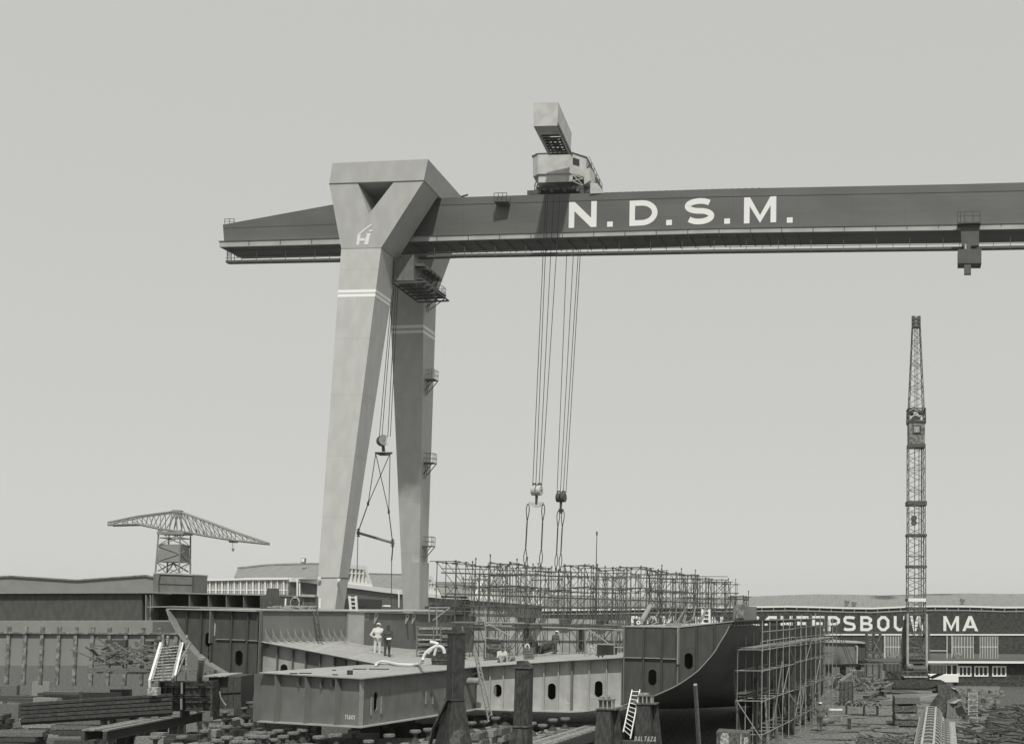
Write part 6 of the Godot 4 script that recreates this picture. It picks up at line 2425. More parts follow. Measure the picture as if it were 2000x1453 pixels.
# ================================================================ things at the left behind the keel blocks
func build_left_yard():
	# plate section behind the left wing: open cells, block on top
	var d := 80.0
	var t := thing("open_section", "long dark open celled hull section lying behind the left wing", "hull section")
	var f := plane(at(400, 1170, d), Vector3(1, 0, 0.03))
	var s := mb()
	slab(s, f, pts(f, [-140, 1160, 293, 1158.6, 518, 1163.2, 518, 1161.0, 293, 1156.6, -140, 1158]), -4.0, 0.05)
	obj("top_plate", s, M.hull_edge, t)
	s = mb()
	slab(s, f, pts(f, [295, 1186.6, 340, 1186, 520, 1190, 520, 1188, 340, 1183.6, 295, 1184.5]), -4.0, 0.5)
	obj("lower_plate", s, M.hull_edge, t)
	s = mb()
	slab(s, f, pts(f, [290, 1186, 520, 1190, 520, 1160, 290, 1158]), -3.0, -2.9)
	obj("back_plate", s, M.hull_dark, t)
	for x in [296.0, 367.5, 405.0, 440.0, 474.0, 508.0]:
		s = mb()
		var a := on(f, x, 1187)
		var b := on(f, x, 1160.5)
		slab(s, f, PackedVector2Array([a, a + Vector2(0.04, 0), b + Vector2(0.04, 0), b]), -2.9, -0.03)
		obj("web", s, M.hull_wall, t)
	s = mb()
	slab(s, f, pts(f, [275, 1212, 292, 1212, 292, 1160, 275, 1160]), -2, -0.6)
	slab(s, f, pts(f, [-140, 1212, 272, 1212, 272, 1160, -140, 1160]), -2, -0.3)
	slab(s, f, pts(f, [293, 1212, 345, 1212, 345, 1187, 293, 1187]), -3, -1.2)
	obj("end_plate", s, M.hull_dark, t)
	s = mb()
	for x in [283.0, 291.5, 328.5]: slab(s, f, pts(f, [x, 1212, x + 1.6, 1212, x + 1.6, 1162 if x < 300 else 1188, x, 1162 if x < 300 else 1188]), -1.1, 0.0)
	slab(s, f, pts(f, [-140, 1215, 345, 1214, 345, 1211.5, -140, 1212.5]), -2, 0.4)
	obj("edge_bar", s, M.hull_edge, t)
	# curved plate block on top
	t = thing("plate_block", "dark plate block with light top edge standing before the hammerhead crane", "hull section")
	s = mb()
	slab(s, f, pts(f, [295, 1157.5, 371, 1160, 372.5, 1123.5, 297, 1120.5]), -2.2, -0.3)
	obj("body", s, M.hull_mid, t)
	s = mb()
	slab(s, f, pts(f, [296, 1120.6, 373, 1123.6, 373, 1121.6, 346, 1119.4, 296, 1118.8]), -2.3, -0.2)
	obj("top_edge", s, M.hull_light, t)
	s = mb()
	slab(s, f, pts(f, [294, 1140.2, 371.5, 1142.6, 371.5, 1141.8, 294, 1139.4]), -0.29, -0.25)
	slab(s, f, pts(f, [371, 1160, 372.3, 1160, 373, 1124, 371.9, 1124]), -0.29, -0.2)
	obj("seam", s, M.hull_dark, t)
	s = mb()
	slab(s, f, pts(f, [296.5, 1158, 307, 1158, 306, 1140, 309, 1123, 297, 1121]), -0.29, -0.1)
	obj("side_plate", s, M.hull_wall, t)
	# dark profile plate with a tab
	t = thing("profile_plate", "dark upright plate with a raised tab standing behind the left wing deck", "steel plate")
	f = plane(at(560, 1180, 76), Vector3(1, 0, 0.02))
	s = mb()
	slab(s, f, pts(f, [507, 1196, 620, 1196, 620, 1164.5, 545, 1163.5, 543.5, 1159, 543.5, 1149.5, 521, 1149, 521, 1158, 518, 1162.8, 507, 1162.8]), -0.06, 0.0)
	obj("plate", s, M.hull_dark, t)
	s = mb()
	slab(s, f, pts(f, [589, 1165.6, 617, 1166.2, 617, 1161.8, 591, 1160.6]), 0.002, 0.25)
	slab(s, f, pts(f, [545, 1164.3, 600, 1165, 600, 1164, 545, 1163.3]), -0.05, 0.06)
	obj("top_edge", s, M.hull_light_b, t)
	s = mb()
	slab(s, f, pts(f, [592, 1188, 592.8, 1188, 592.8, 1168, 592, 1168]), 0.002, 0.06)
	for q in [[526, 1177], [528, 1180]]: slab(s, f, pts(f, [q[0], q[1] + 1, q[0] + 4, q[1] + 1, q[0] + 4, q[1], q[0], q[1]]), 0.002, 0.08)
	obj("lug", s, M.hull_edge, t)
	# generator and gear on the wing deck
	t = thing("compressor", "small pale machine with hoses standing on the left wing deck", "compressor")
	var b := at(578, 1191, 68)
	s = mb()
	tube(s, b + UP * 0.42 + Vector3(0, 0, -0.2), b + UP * 0.42 + Vector3(0, 0, 0.25), 0.22, 0.22, 14)
	obj("drum", s, M.rust, t)
	s = mb()
	path(s, [b + Vector3(-0.2, 0, 0.2), b + Vector3(-0.24, 0.45, 0.2), b + Vector3(-0.1, 0.66, 0.2), b + Vector3(0.1, 0.66, 0.2), b + Vector3(0.24, 0.45, 0.2), b + Vector3(0.2, 0, 0.2)], 0.05, 6)
	box(s, b + Vector3(0, 0.68, 0.2), Vector3(0.22, 0.1, 0.2))
	obj("frame", s, M.old_white, t)
	settle(t, b)
	t = thing("cable_heap", "low heap of cables and hoses on the left wing deck", "cable heap")
	s = mb()
	rng.seed = 9
	for k in 18:
		var c := at(rng.randf_range(535, 605), 1190.6, 66 + rng.randf() * 3)
		var p := []
		for m in 6: p.append(c + Vector3(rng.randf_range(-0.5, 0.5), rng.randf_range(0.03, 0.2), rng.randf_range(-0.4, 0.4)))
		path(s, p, 0.03, 5)
	stuff(obj("cables", s, M.tube_pale, t))
	s = mb()
	tube(s, at(556.5, 1189, 70), at(557.5, 1169, 70), 0.045, 0.045, 6)
	tag(obj("pole", s, M.white), "short white pole upright on the left wing deck", "pole")
	s = mb()
	tube(s, at(624, 1187, 72), at(625, 1169, 72), 0.06, 0.06, 6)
	tag(obj("pole", s, M.white), "short white pole in front of the near crane leg", "pole")
	# concrete wall strip and racks below the left wing
	s = mb()
	f = plane(at(310, 1230, 66), Vector3(1, 0, 0))
	slab(s, f, PackedVector2Array([on(f, -160, 1300), on(f, 352, 1300), on(f, 352, 1237), on(f, -160, 1234)]), -0.5, 0.0)
	t = thing("retaining_wall", "pale ribbed wall low behind the white stairs", "wall")
	obj("face", s, M.far_shed, t)
	for k in 18:
		s = mb()
		var u: float = on(f, 345, 1250).x - 0.9 * k
		slab(s, f, PackedVector2Array([Vector2(u - 0.09, -3), Vector2(u + 0.09, -3), Vector2(u + 0.09, 0.1), Vector2(u - 0.09, 0.1)]), 0.002, 0.14)
		obj("pier", s, M.concrete, t)
	s = mb()
	slab(s, f, PackedVector2Array([on(f, -160, 1236.5), on(f, 352, 1239.5), on(f, 352, 1236.4), on(f, -160, 1233.4)]), -0.55, 0.2)
	obj("coping", s, M.concrete, t)
	for q in [[286, 300, 1252, 1262, "small dark board hung on the pale wall left of the stairs"], [306, 330, 1249, 1254, "narrow dark board hung on the pale wall above the stairs"], [322, 346, 1262, 1290, "large dark board hung on the pale wall behind the stairs"], [210, 250, 1250, 1290, "dark board hung on the far left end of the pale wall"]]:
		s = mb()
		slab(s, f, pts(f, [q[0], q[3], q[1], q[3], q[1], q[2], q[0], q[2]]), 0.004, 0.3)
		tag(obj("hanging_board", s, M.timber_dark), q[4], "board")
	s = mb()
	rng.seed = 12
	for k in 90:
		var c := at(rng.randf_range(180, 345), rng.randf_range(1262, 1300), rng.randf_range(57, 65))
		beam(s, c, c + Vector3(rng.randf_range(-1.2, 1.2), rng.randf_range(-0.3, 0.5), rng.randf_range(-0.6, 0.6)), rng.randf_range(0.05, 0.2), 0.06)
	stuff(tag(obj("scrap_heap", s, M.timber), "heap of boards and scrap behind the white stairs", "scrap heap"))
	# long dark beam stack at the far left
	t = thing("beam_stack", "stack of long dark steel beams at the lower left", "beam stack")
	rng.seed = 14
	for k in 5:
		s = mb()
		var y := 1362.0 + k * 8.0
		var a := at(40, y + 14, 50.5 - k * 0.25)
		var e := at(336, y - 5, 52.5 - k * 0.25)
		beam(s, a, e, 0.45, 0.11)
		beam(s, a - UP * 0.06, e - UP * 0.06, 0.12, 0.22)
		obj("beam", s, M.rust if k % 2 else M.post_steel, t)
	# timber stacks along the low wall
	rng.seed = 19
	for q in [[-40, 1322, 60, "low timber stack by the pale wall, farthest left of its row"], [30, 1338, 57, "timber stack second from the left before the pale wall"], [96, 1318, 61, "timber stack third from the left before the pale wall"], [160, 1334, 58, "timber stack before the pale wall, left of the scrap heap"], [226, 1322, 59, "timber stack just left of the white stairs"]]:
		t = thing("timber_stack", q[3], "timber stack")
		var b0 := at(q[0], q[1], q[2])
		b0.y = 0
		var nn := 4 + rng.randi() % 5
		for k in nn:
			for e in 3:
				s = mb()
				box(s, b0 + Vector3(rng.randf_range(-0.15, 0.15), 0.12 + k * 0.24, -e * 0.42), Vector3(2.2 + rng.randf_range(-0.4, 0.4), 0.21, 0.38), spin(rng.randf_range(-0.06, 0.06)))
				obj("baulk", s, [M.timber, M.timber_dark, M.timber_pale][rng.randi() % 3], t)
	# jack racks
	t = thing("jack_rack", "two tier steel rack filled with jack heads behind the leaning timber prop", "storage rack")
	f = plane(at(380, 1360, 54.0), Vector3(1, 0, -0.05))
	for q in [[310, 1387], [353, 1388], [412, 1386]]:
		s = mb()
		slab(s, f, pts(f, [q[0] - 2.0, q[1] + 14, q[0] + 2.0, q[1] + 14, q[0] + 2.0, 1331, q[0] - 2.0, 1331]), -0.8, 0.0)
		obj("post", s, M.rust, t)
	s = mb()
	slab(s, f, pts(f, [351.6, 1386, 355.4, 1386, 355.4, 1364, 351.6, 1364]), 0.004, 0.03)
	slab(s, f, pts(f, [352.8, 1355, 356.4, 1355, 356.4, 1333, 352.8, 1333]), 0.004, 0.03)
	obj("white_plate", s, M.white, t)
	for y in [1331.0, 1357.5, 1361.5, 1387.0]:
		s = mb()
		slab(s, f, pts(f, [311, y + 2.2, 412, y + 1.2, 412, y - 0.8, 311, y]), -0.3, -0.01)
		obj("shelf", s, M.rust, t)
	s = mb()
	slab(s, f, pts(f, [311, 1388, 412, 1388, 412, 1331, 311, 1331]), -0.36, -0.33)
	obj("back_plate", s, M.old_white, t)
	for r in 2:
		for x in [321.0, 333.0, 345.0, 365.0, 378.0, 393.0, 407.0]:
			s = mb()
			var p := to3(f, on(f, x, 1356.5 + r * 29), -0.14)
			turned(s, p, [[0.0, 0.36], [0.16, 0.36], [0.17, 0.28], [0.08, 0.24], [0.07, 0.05], [0.15, 0.0], [0.0, 0.0]], 10)
			obj("stored_jack", s, M.post_steel, t)
	# tool hut
	t = thing("tool_hut", "low dark tool hut with pale roof edge and white door under the hull", "hut")
	f = plane(at(430, 1350, 55.0), Vector3(1, 0, -0.12))
	s = mb()
	slab(s, f, pts(f, [407, 1384, 470, 1382, 470, 1321, 407, 1321]), -2.0, 0.0)
	obj("body", s, M.timber_dark, t)
	s = mb()
	slab(s, f, pts(f, [402, 1321.5, 446, 1321, 446, 1318.5, 402, 1319]), -2.1, 0.4)
	obj("roof_edge", s, M.old_white, t)
	s = mb()
	slab(s, f, pts(f, [413.5, 1349, 425.5, 1348, 426.5, 1327, 414, 1328]), 0.004, 0.05)
	obj("door", s, M.old_white, t)
	s = mb()
	for x in [433.0, 444.0, 455.0]: slab(s, f, pts(f, [x, 1380, x + 0.8, 1380, x + 0.8, 1324, x, 1324]), 0.004, 0.06)
	slab(s, f, pts(f, [428, 1354, 470, 1352, 470, 1350.6, 428, 1352.6]), 0.004, 0.08)
	obj("batten", s, M.rust, t)
	# white stairs with handrail
	t = thing("stairs", "white wooden stairs with broad handrail leading up beside the left wing", "stairs")
	var l0 := at(297, 1331, 52.0)
	var l1 := at(316, 1262, 54.0)
	var r0 := at(336, 1329, 52.0)
	var r1 := at(353, 1258, 54.0)
	for q in [[l0, l1], [r0, r1]]:
		s = mb()
		beam(s, q[0], q[1], 0.07, 0.26)
		obj("stringer", s, M.old_white, t)
	s = mb()
	beam(s, at(291, 1330, 51.9), at(313, 1256, 54.1), 0.09, 0.09)
	beam(s, at(291, 1330, 51.9), at(291.5, 1345, 51.9), 0.06, 0.06)
	beam(s, at(341, 1320, 52.0), at(356, 1256, 54.1), 0.07, 0.07)
	obj("handrail", s, M.white, t)
	for k in 12:
		s = mb()
		var u := (k + 0.4) / 12.0
		var a := l0.lerp(l1, u)
		var e := r0.lerp(r1, u)
		beam(s, a, e, 0.30, 0.045, UP)
		obj("tread", s, M.old_white, t)
	for q in [[345, 1320, 362, 1276], [363, 1328, 364, 1240], [318, 1262, 317, 1240], [326, 1260, 327, 1242], [345, 1300, 372, 1255]]:
		s = mb()
		beam(s, at(q[0], q[1], 55), at(q[2], q[3], 55), 0.07, 0.07)
		obj("strut", s, M.old_white, t)
	s = mb()
	var bx := at(300, 1350, 51.6)
	box(s, bx, Vector3(0.42, 0.32, 0.3))
	tag(obj("crate", s, M.old_white), "white crate at the foot of the white stairs", "crate")
	# middle distance beams and boards under the left wing
	t = thing("timber_beams", "weathered beams lying under the left wing of the hull", "timber")
	for q in [[272, 1308, 420, 1312, 60, 0.18], [272, 1313, 400, 1316, 59, 0.1], [470, 1341, 498, 1341, 60, 0.1], [466, 1367, 500, 1366, 57, 0.18], [468, 1372, 500, 1372, 56, 0.1]]:
		s = mb()
		beam(s, at(q[0] - (100 if q[0] < 300 else 0), q[1], q[4]), at(q[2], q[3], q[4]), 0.3, q[5])
		obj("beam", s, M.timber, t)
	s = mb()
	for q in [[474, 1380, 474.5, 1335], [469, 1380, 469, 1352], [366, 1300, 366, 1328]]: tube(s, at(q[0], q[1], 56), at(q[2], q[3], 56), 0.035, 0.035, 5)
	path(s, [at(428, 1350, 54.4), at(430, 1362, 54.4), at(436, 1372, 54.4), at(441, 1378, 54.4)], 0.03, 5)
	tag(obj("thin_rods", s, M.tube_pale), "thin pale rods and a hose beside the dark tool hut", "rods")

# ================================================================ gear on the tank top
func build_deck_gear():
	var lev := 4.2
	# hose over the deck into the skip
	var s := mb()
	var p := []
	for q in [[734, 1297.5], [739, 1294], [747, 1292.3], [757, 1293.5], [772, 1297], [790, 1298.5], [806, 1298.5], [818, 1297.5]]: p.append(flat(q[0], q[1], lev + 0.09))
	var d := 55.2
	for q in [[824, 1293.5], [826, 1287], [829, 1279], [836, 1271], [845, 1265.5], [853, 1262.5]]: p.append(at(q[0], q[1], d))
	p.append_array([at(861, 1263, d), at(866, 1268, d), at(868, 1276, d)])
	var c := Curve3D.new()
	for i in p.size():
		var tan: Vector3 = (p[mini(i + 1, p.size() - 1)] - p[maxi(i - 1, 0)]) / 6.0
		c.add_point(p[i], -tan, tan)
	path(s, Array(c.tessellate(3, 4)), 0.075, 8)
	var hs := obj("hose", s, M.hose)
	tag(hs, "thick white hose snaking over the deck into the dark skip", "hose")
	s = mb()
	path(s, [at(836, 1276, d), at(845, 1266, d), at(856, 1258, d), at(847, 1255, d), at(840, 1254, d)], 0.07, 8)
	path(s, [at(852, 1266, d), at(850, 1272, d), at(848, 1280, d)], 0.06, 8)
	tag(obj("hose", s, M.hose), "short white hose ends hanging over the dark skip", "hose")
	# skip
	var t := thing("skip", "dark tapered steel skip on the deck behind the tall post", "skip")
	var o := flat(860, 1298.5, lev)
	s = mb()
	var a := PackedVector3Array()
	var b := PackedVector3Array()
	for q in [[-0.32, 0.4], [0.8, 0.4], [0.8, -0.7], [-0.32, -0.7]]:
		a.append(o + Vector3(q[0], 0, q[1]))
		b.append(o + Vector3(q[0] * 1.25, 0.72, q[1] * 1.25))
	loft(s, [a, b])
	obj("body", s, M.rust, t)
	s = mb()
	for i in 4: beam(s, b[i], b[(i + 1) % 4], 0.07, 0.09)
	for e in [0.35]: beam(s, a[0].lerp(b[0], e) + Vector3(0, 0, 0.02), a[1].lerp(b[1], e) + Vector3(0, 0, 0.02), 0.03, 0.06)
	obj("rim", s, M.rust_light, t)
	settle(t, o)
	# rack of stacked boards
	t = thing("board_rack", "tall rack stacked with pale edged boards behind the two standing men", "storage rack")
	var f := plane(at(845, 1275, 68.5), Vector3(1, 0, 0.05))
	rng.seed = 23
	for k in 14:
		s = mb()
		var y := 1298.0 - k * 5.3
		var x0 := 817.0 + rng.randf_range(-2, 2)
		slab(s, f, pts(f, [x0, y, 850 + rng.randf_range(0, 14), y + 0.4, 862, y - 2.4, x0, y - 2.8]), -1.3, rng.randf_range(-0.05, 0.1))
		obj("board", s, [M.timber_dark, M.old_white, M.rust, M.timber_pale][k % 4], t)
		s = mb()
		slab(s, f, pts(f, [858, y, 893 + rng.randf_range(-4, 8), y + 1, 893, y - 1.6, 858, y - 2.4]), -1.5, -0.1)
		obj("board", s, [M.rust, M.timber_pale, M.timber_dark][k % 3], t)
	s = mb()
	for x in [815.5, 848.0, 862.0, 905.0]: tube(s, to3(f, on(f, x, 1300), 0.12), to3(f, on(f, x, 1222), 0.12), 0.04, 0.04, 5)
	for y in [1225.0, 1241.0, 1257.0, 1270.0]: tube(s, to3(f, on(f, 815, y), 0.14), to3(f, on(f, 905, y + 1), 0.14), 0.03, 0.03, 5)
	obj("frame", s, M.tube_grey, t)
	# dark stack of sheets on the scaffold
	t = thing("sheet_stack", "uneven stack of dark sheets beside the far crane leg", "sheet stack")
	f = plane(at(878, 1190, 79), Vector3(1, 0, 0.04))
	for q in [[860, 899, 1163, 1167.5], [857, 903, 1169, 1174], [858, 903, 1175, 1179], [838, 902, 1180, 1184.5], [868, 905, 1186, 1192], [866, 904, 1193, 1198], [828, 866, 1184, 1189], [850, 900, 1199, 1202]]:
		s = mb()
		slab(s, f, pts(f, [q[0], q[3], q[1], q[3] + 1.5, q[1] + 1, q[2] + 1.5, q[0] + 1, q[2]]), -1.6, rng.randf_range(-0.2, 0.2))
		obj("sheet", s, [M.rust, M.timber_dark, M.post_steel][rng.randi() % 3], t)
	# boiler drum on the tank top
	t = thing("boiler_drum", "rusty drum lying on its side before the oval doorway", "drum")
	var bc := at(1066, 1270, 77)
	s = mb()
	tube(s, bc + Vector3(-0.1, 0, -1.2), bc + Vector3(0.25, 0, 0.5), 0.52, 0.52, 18)
	obj("shell", s, M.rust_light, t)
	s = mb()
	tube(s, bc + Vector3(0.25, 0, 0.5), bc + Vector3(0.27, 0, 0.6), 0.45, 0.3, 18)
	box(s, bc + Vector3(-0.75, 0.1, 0.2), Vector3(0.5, 0.9, 0.6))
	box(s, bc + Vector3(-0.1, -0.6, 0), Vector3(1.1, 0.3, 1.0))
	obj("fittings", s, M.rust, t)
	# square bin near the seated men, wire basket, white panel, dark tank
	t = thing("scrap_bin", "rusty square bin with torn dark top behind the seated men", "bin")
	var o2 := at(963, 1287, 68.5)
	s = mb()
	stand(s, o2, Vector3(0.95, 0.85, 0.9), spin(0.1))
	obj("body", s, M.rust_light, t)
	s = mb()
	var o3 := o2 + UP * 0.86
	for q in [[-0.4, 0.1, 0.4, 0.02], [-0.3, 0.2, 0.3, 0.12], [0.0, 0.05, 0.45, 0.15], [-0.45, 0.08, 0.1, 0.05]]:
		beam(s, o3 + Vector3(q[0], q[1], 0.1), o3 + Vector3(q[2], q[3], -0.1), 0.5, 0.1)
	obj("contents", s, M.post_steel, t)
	s = mb()
	var wb := at(1033, 1287, 66)
	for k in 5:
		stand(s, wb + UP * 0.14 * k + Vector3(0, 0, 0), Vector3(0.5, 0.03, 0.4))
	for q in [[-0.24, -0.18], [0.24, -0.18], [0.24, 0.18], [-0.24, 0.18]]: stand(s, wb + Vector3(q[0], 0, q[1]), Vector3(0.04, 0.62, 0.04))
	stand(s, wb + Vector3(0.0, 0, 0), Vector3(0.4, 0.5, 0.3))
	tag(obj("wire_basket", s, M.tube_grey), "small slatted basket on the deck right of the seated men", "basket")
	s = mb()
	var hp := []
	for k in 13: hp.append(at(1030, 1266.5, 66.5) + Vector3(cos(TAU * k / 12) * 0.11, sin(TAU * k / 12) * 0.24, 0))
	path(s, hp, 0.035, 6)
	tag(obj("hose_coil", s, M.hose), "white hose coil hanging over the slatted basket", "hose coil")
	t = thing("plank_pile", "fan of white planks lying on the tank top by the man in the helmet", "plank pile")
	rng.seed = 41
	for k in 9:
		s = mb()
		var u := at(1040 + rng.randf_range(0, 25), 1287 - rng.randf_range(0, 3), 71)
		var v := at(1120 + rng.randf_range(-25, 20), 1282 - rng.randf_range(-4, 6), 74)
		if k % 3 == 0: v = at(1086 + rng.randf_range(-5, 10), 1272, 74)
		beam(s, u + UP * 0.04 * k * 0.6, v + UP * 0.05, 0.16, 0.05)
		obj("plank", s, M.old_white, t)
	s = mb()
	f = plane(at(1157, 1270, 66.5), Vector3(1, 0, 0.1))
	slab(s, f, pts(f, [1148, 1285, 1164.5, 1284.5, 1166, 1258.5, 1150, 1259.5]), -0.08, 0.0)
	tag(obj("white_panel", s, M.old_white), "stained white panel standing upright on the tank top edge", "panel")
	t = thing("dark_tank", "dark open steel tank on the tank top beside the white panel", "tank")
	f = plane(at(1185, 1270, 68.5), Vector3(1, 0, 0.05))
	s = mb()
	slab(s, f, pts(f, [1166, 1283, 1199.5, 1281, 1199.5, 1259.8, 1166, 1259]), -1.0, 0.0)
	obj("body", s, M.glass, t)
	s = mb()
	slab(s, f, pts(f, [1166, 1259.4, 1199.5, 1260.2, 1199.5, 1258.6, 1166, 1257.8]), -1.0, 0.03)
	obj("rim", s, M.hull_edge, t)
	for q in [[1164, 1283.5], [1172, 1283]]:
		s = mb()
		turned(s, at(q[0] + 5, q[1] + 1.5, 63.2), [[0.0, 0.16], [0.12, 0.16], [0.12, 0.12], [0.04, 0.1], [0.04, 0.0], [0.0, 0.0]], 8)
		tag(obj("bollard", s, M.rust), "left small mushroom bollard before the dark open tank" if q[0] == 1164 else "right small mushroom bollard before the dark open tank", "bollard")
	# gear on the right wing deck
	s = mb()
	f = plane(at(1442, 1195, 62), Vector3(1, 0, 0.05))
	t = thing("cabinet", "pale corrugated cabinet standing on the right wing deck", "cabinet")
	slab(s, f, pts(f, [1438, 1207, 1454.5, 1207, 1454.5, 1181, 1440, 1180]), -0.4, 0.0)
	obj("body", s, M.concrete, t)
	s = mb()
	for x in [1443.0, 1447.5, 1452.0]: slab(s, f, pts(f, [x, 1206, x + 0.6, 1206, x + 0.6, 1182, x, 1182]), 0.002, 0.03)
	obj("rib", s, M.hull_wall, t)
	s = mb()
	slab(s, f, pts(f, [1431, 1211, 1475, 1211, 1475, 1185, 1431, 1183]), -1.6, -0.6)
	tag(obj("deck_house", s, M.hull_mid), "grey deck box behind the pale cabinet on the right wing", "deck box")
	s = mb()
	var rc := at(1247, 1216, 61.2)
	var rp := []
	for k in 17: rp.append(rc + Vector3(cos(TAU * k / 16) * 0.075, sin(TAU * k / 16) * 0.075, 0))
	path(s, rp, 0.035, 6)
	tag(obj("pipe_ring", s, M.white), "small white ring at the end of a pipe on the right wing corner", "ring")
	s = mb()
	tube(s, at(1253, 1213, 62), at(1270, 1184, 65), 0.13, 0.13, 8)
	tag(obj("pipe", s, M.tube_pale), "pale pipe leaning over the right wing deck beside the white ring", "pipe")
	s = mb()
	var tp := [at(1299, 1224, 60.3), at(1328, 1223.6, 60.3), at(1333, 1218, 62), at(1303, 1219, 62)]
	prism(s, tp, UP * 0.04)
	tag(obj("loose_plate", s, M.concrete), "loose pale plate lying on the right wing deck", "plate")
	s = mb()
	rng.seed = 52
	for k in 24:
		var u := at(rng.randf_range(1255, 1375), rng.randf_range(1212, 1221), 64)
		tube(s, u, u + Vector3(rng.randf_range(-0.4, 0.6), rng.randf_range(0.1, 0.9), rng.randf_range(-0.3, 0.3)), 0.03, 0.03, 5)
	stuff(tag(obj("rod_bundle", s, M.tube_pale), "loose rods and tubes standing about on the right wing deck", "rods"))

# ================================================================ right hand yard
func build_right_yard():
	rng.seed = 61
	# stacked slabs
	var t := thing("slab_stack", "stack of thick rusty slabs on bearers below the tower crane", "slab stack")
	var o := flat(1766, 1421, 0.0)
	var f := plane(o, Vector3(1, 0, 0.05))
	for q in [[1749, 1795, 1407, 1418], [1749, 1797, 1394.5, 1405], [1748, 1793, 1379.5, 1391.5], [1749, 1797, 1363, 1375]]:
		var s := mb()
		var pp := pts(f, [q[0], q[3], q[1], q[3], q[1], q[2], q[0], q[2]])
		for i in 4: pp[i] += Vector2(rng.randf_range(-0.03, 0.03), rng.randf_range(-0.02, 0.02))
		slab(s, f, pp, -3.2, rng.randf_range(-0.1, 0.1))
		obj("slab", s, [M.rust_light, M.concrete][rng.randi() % 2] if q[2] > 1370 else M.timber, t)
	for q in [[1752, 1407], [1788, 1407], [1752, 1394], [1788, 1394], [1752, 1379], [1788, 1379], [1753, 1421], [1786, 1421]]:
		var s := mb()
		var a := on(f, q[0], q[1] if q[1] < 1420 else 1420.0)
		slab(s, f, PackedVector2Array([a + Vector2(-0.1, -0.14), a + Vector2(0.1, -0.14), a + Vector2(0.1, 0.13), a + Vector2(-0.1, 0.13)]), -3.0, -0.15)
		obj("bearer", s, M.timber_dark, t)
	# half round cage sections
	t = thing("pipe_cage", "half round pale cage of ribs and rails lying in the lower right corner", "steel cage")
	var c0 := flat(1812, 1480, 0.0)
	var c1 := flat(1822, 1386, 0.0)
	c0 = flat(1812, 1490, 1.0)
	c1 = flat(1820.5, 1401, 1.0)
	var dirn := (c1 - c0).normalized()
	var sd := dirn.cross(UP)
	for k in 15:
		var s := mb()
		var p := c0.lerp(c1, k / 14.0)
		var arc := []
		for m in 9: arc.append(p + sd * cos(PI * m / 8) * 0.62 + UP * sin(PI * m / 8) * 0.62)
		path(s, arc, 0.035, 5)
		obj("rib", s, M.tube_pale, t)
	for m in [0, 3, 5, 8]:
		var s := mb()
		var off := sd * cos(PI * m / 8) * 0.64 + UP * sin(PI * m / 8) * 0.64
		beam(s, c0 + off, c1 + off, 0.10, 0.06)
		obj("rail", s, M.hull_light, t)
	var s := mb()
	for k in 8:
		var a0 := PI * k / 8
		var a1 := PI * (k + 1) / 8
		quad(s, c0 + sd * cos(a0) * 0.55 + UP * sin(a0) * 0.55, c0 + sd * cos(a1) * 0.55 + UP * sin(a1) * 0.55, c1 + sd * cos(a1) * 0.55 + UP * sin(a1) * 0.55, c1 + sd * cos(a0) * 0.55 + UP * sin(a0) * 0.55)
	obj("liner", s, M.rust_light, t)
	# crossed lattice girder beside it
	t = thing("lattice_girder", "pale crossed lattice girder with flat side plate beside the half round cage", "girder")
	var g0 := flat(1838, 1490, 1.2)
	var g1 := flat(1840, 1410, 1.2)
	var w := 0.42
	for e in [0.0, w]:
		s = mb()
		beam(s, g0 + across * e, g1 + across * e, 0.05, 0.08)
		obj("chord", s, M.tube_pale, t)
	for k in 16:
		s = mb()
		var a := g0.lerp(g1, k / 16.0)
		var b := g0.lerp(g1, (k + 1) / 16.0)
		beam(s, a, b + across * w, 0.05, 0.04)
		beam(s, a + across * w + UP * 0.04, b + UP * 0.04, 0.05, 0.04)
		obj("lacing", s, M.tube_pale, t)
	s = mb()
	beam(s, g0 + across * (w + 0.16), g1 + across * (w + 0.16), 0.26, 0.04)
	beam(s, g0 - UP * 0.6 + across * 0.3, g1 - UP * 0.6 + across * 0.3, 0.5, 1.1)
	obj("side_plate", s, M.old_white, t)
	# tarpaulin heap
	t = thing("tarpaulin_heap", "tall dark tarpaulin draped over a heap beside the slab stack", "tarpaulin")
	o = flat(1848, 1400, 0.0)
	s = mb()
	var rings := []
	for k in 9:
		var v := k / 8.0
		var ring := PackedVector3Array()
		for m in 16:
			var a := TAU * m / 16
			var rr := (1.35 - 1.15 * pow(v, 1.7)) * (1.0 + 0.13 * sin(a * 5 + v * 3.0) + 0.07 * sin(a * 9.0 + 2.0))
			ring.append(o + Vector3(cos(a) * rr * 0.85 + 0.25 * v, v * 2.3, -sin(a) * rr * 0.8))
		rings.append(ring)
	loft(s, rings)
	obj("sheet", s, M.tarp, t)
	s = mb()
	beam(s, o + Vector3(0.2, 1.0, 1.35), o + Vector3(0.75, 1.25, 1.0), 0.55, 0.04)
	beam(s, o + Vector3(0.3, 2.0, 0.3), o + Vector3(0.8, 1.8, 0.2), 0.4, 0.1)
	obj("board", s, M.old_white, t)
	for k in 6:
		s = mb()
		beam(s, o + Vector3(-0.1 + 0.22 * k, 0, 1.6), o + Vector3(0.1 + 0.2 * k, 1.2 + 0.1 * (k % 3), 1.0), 0.2, 0.05)
		obj("plank", s, M.timber, t)
	# table with tubes and its post
	t = thing("tube_bundle", "fan of short cut tubes laid out on a low trestle by the walking man", "tube bundle")
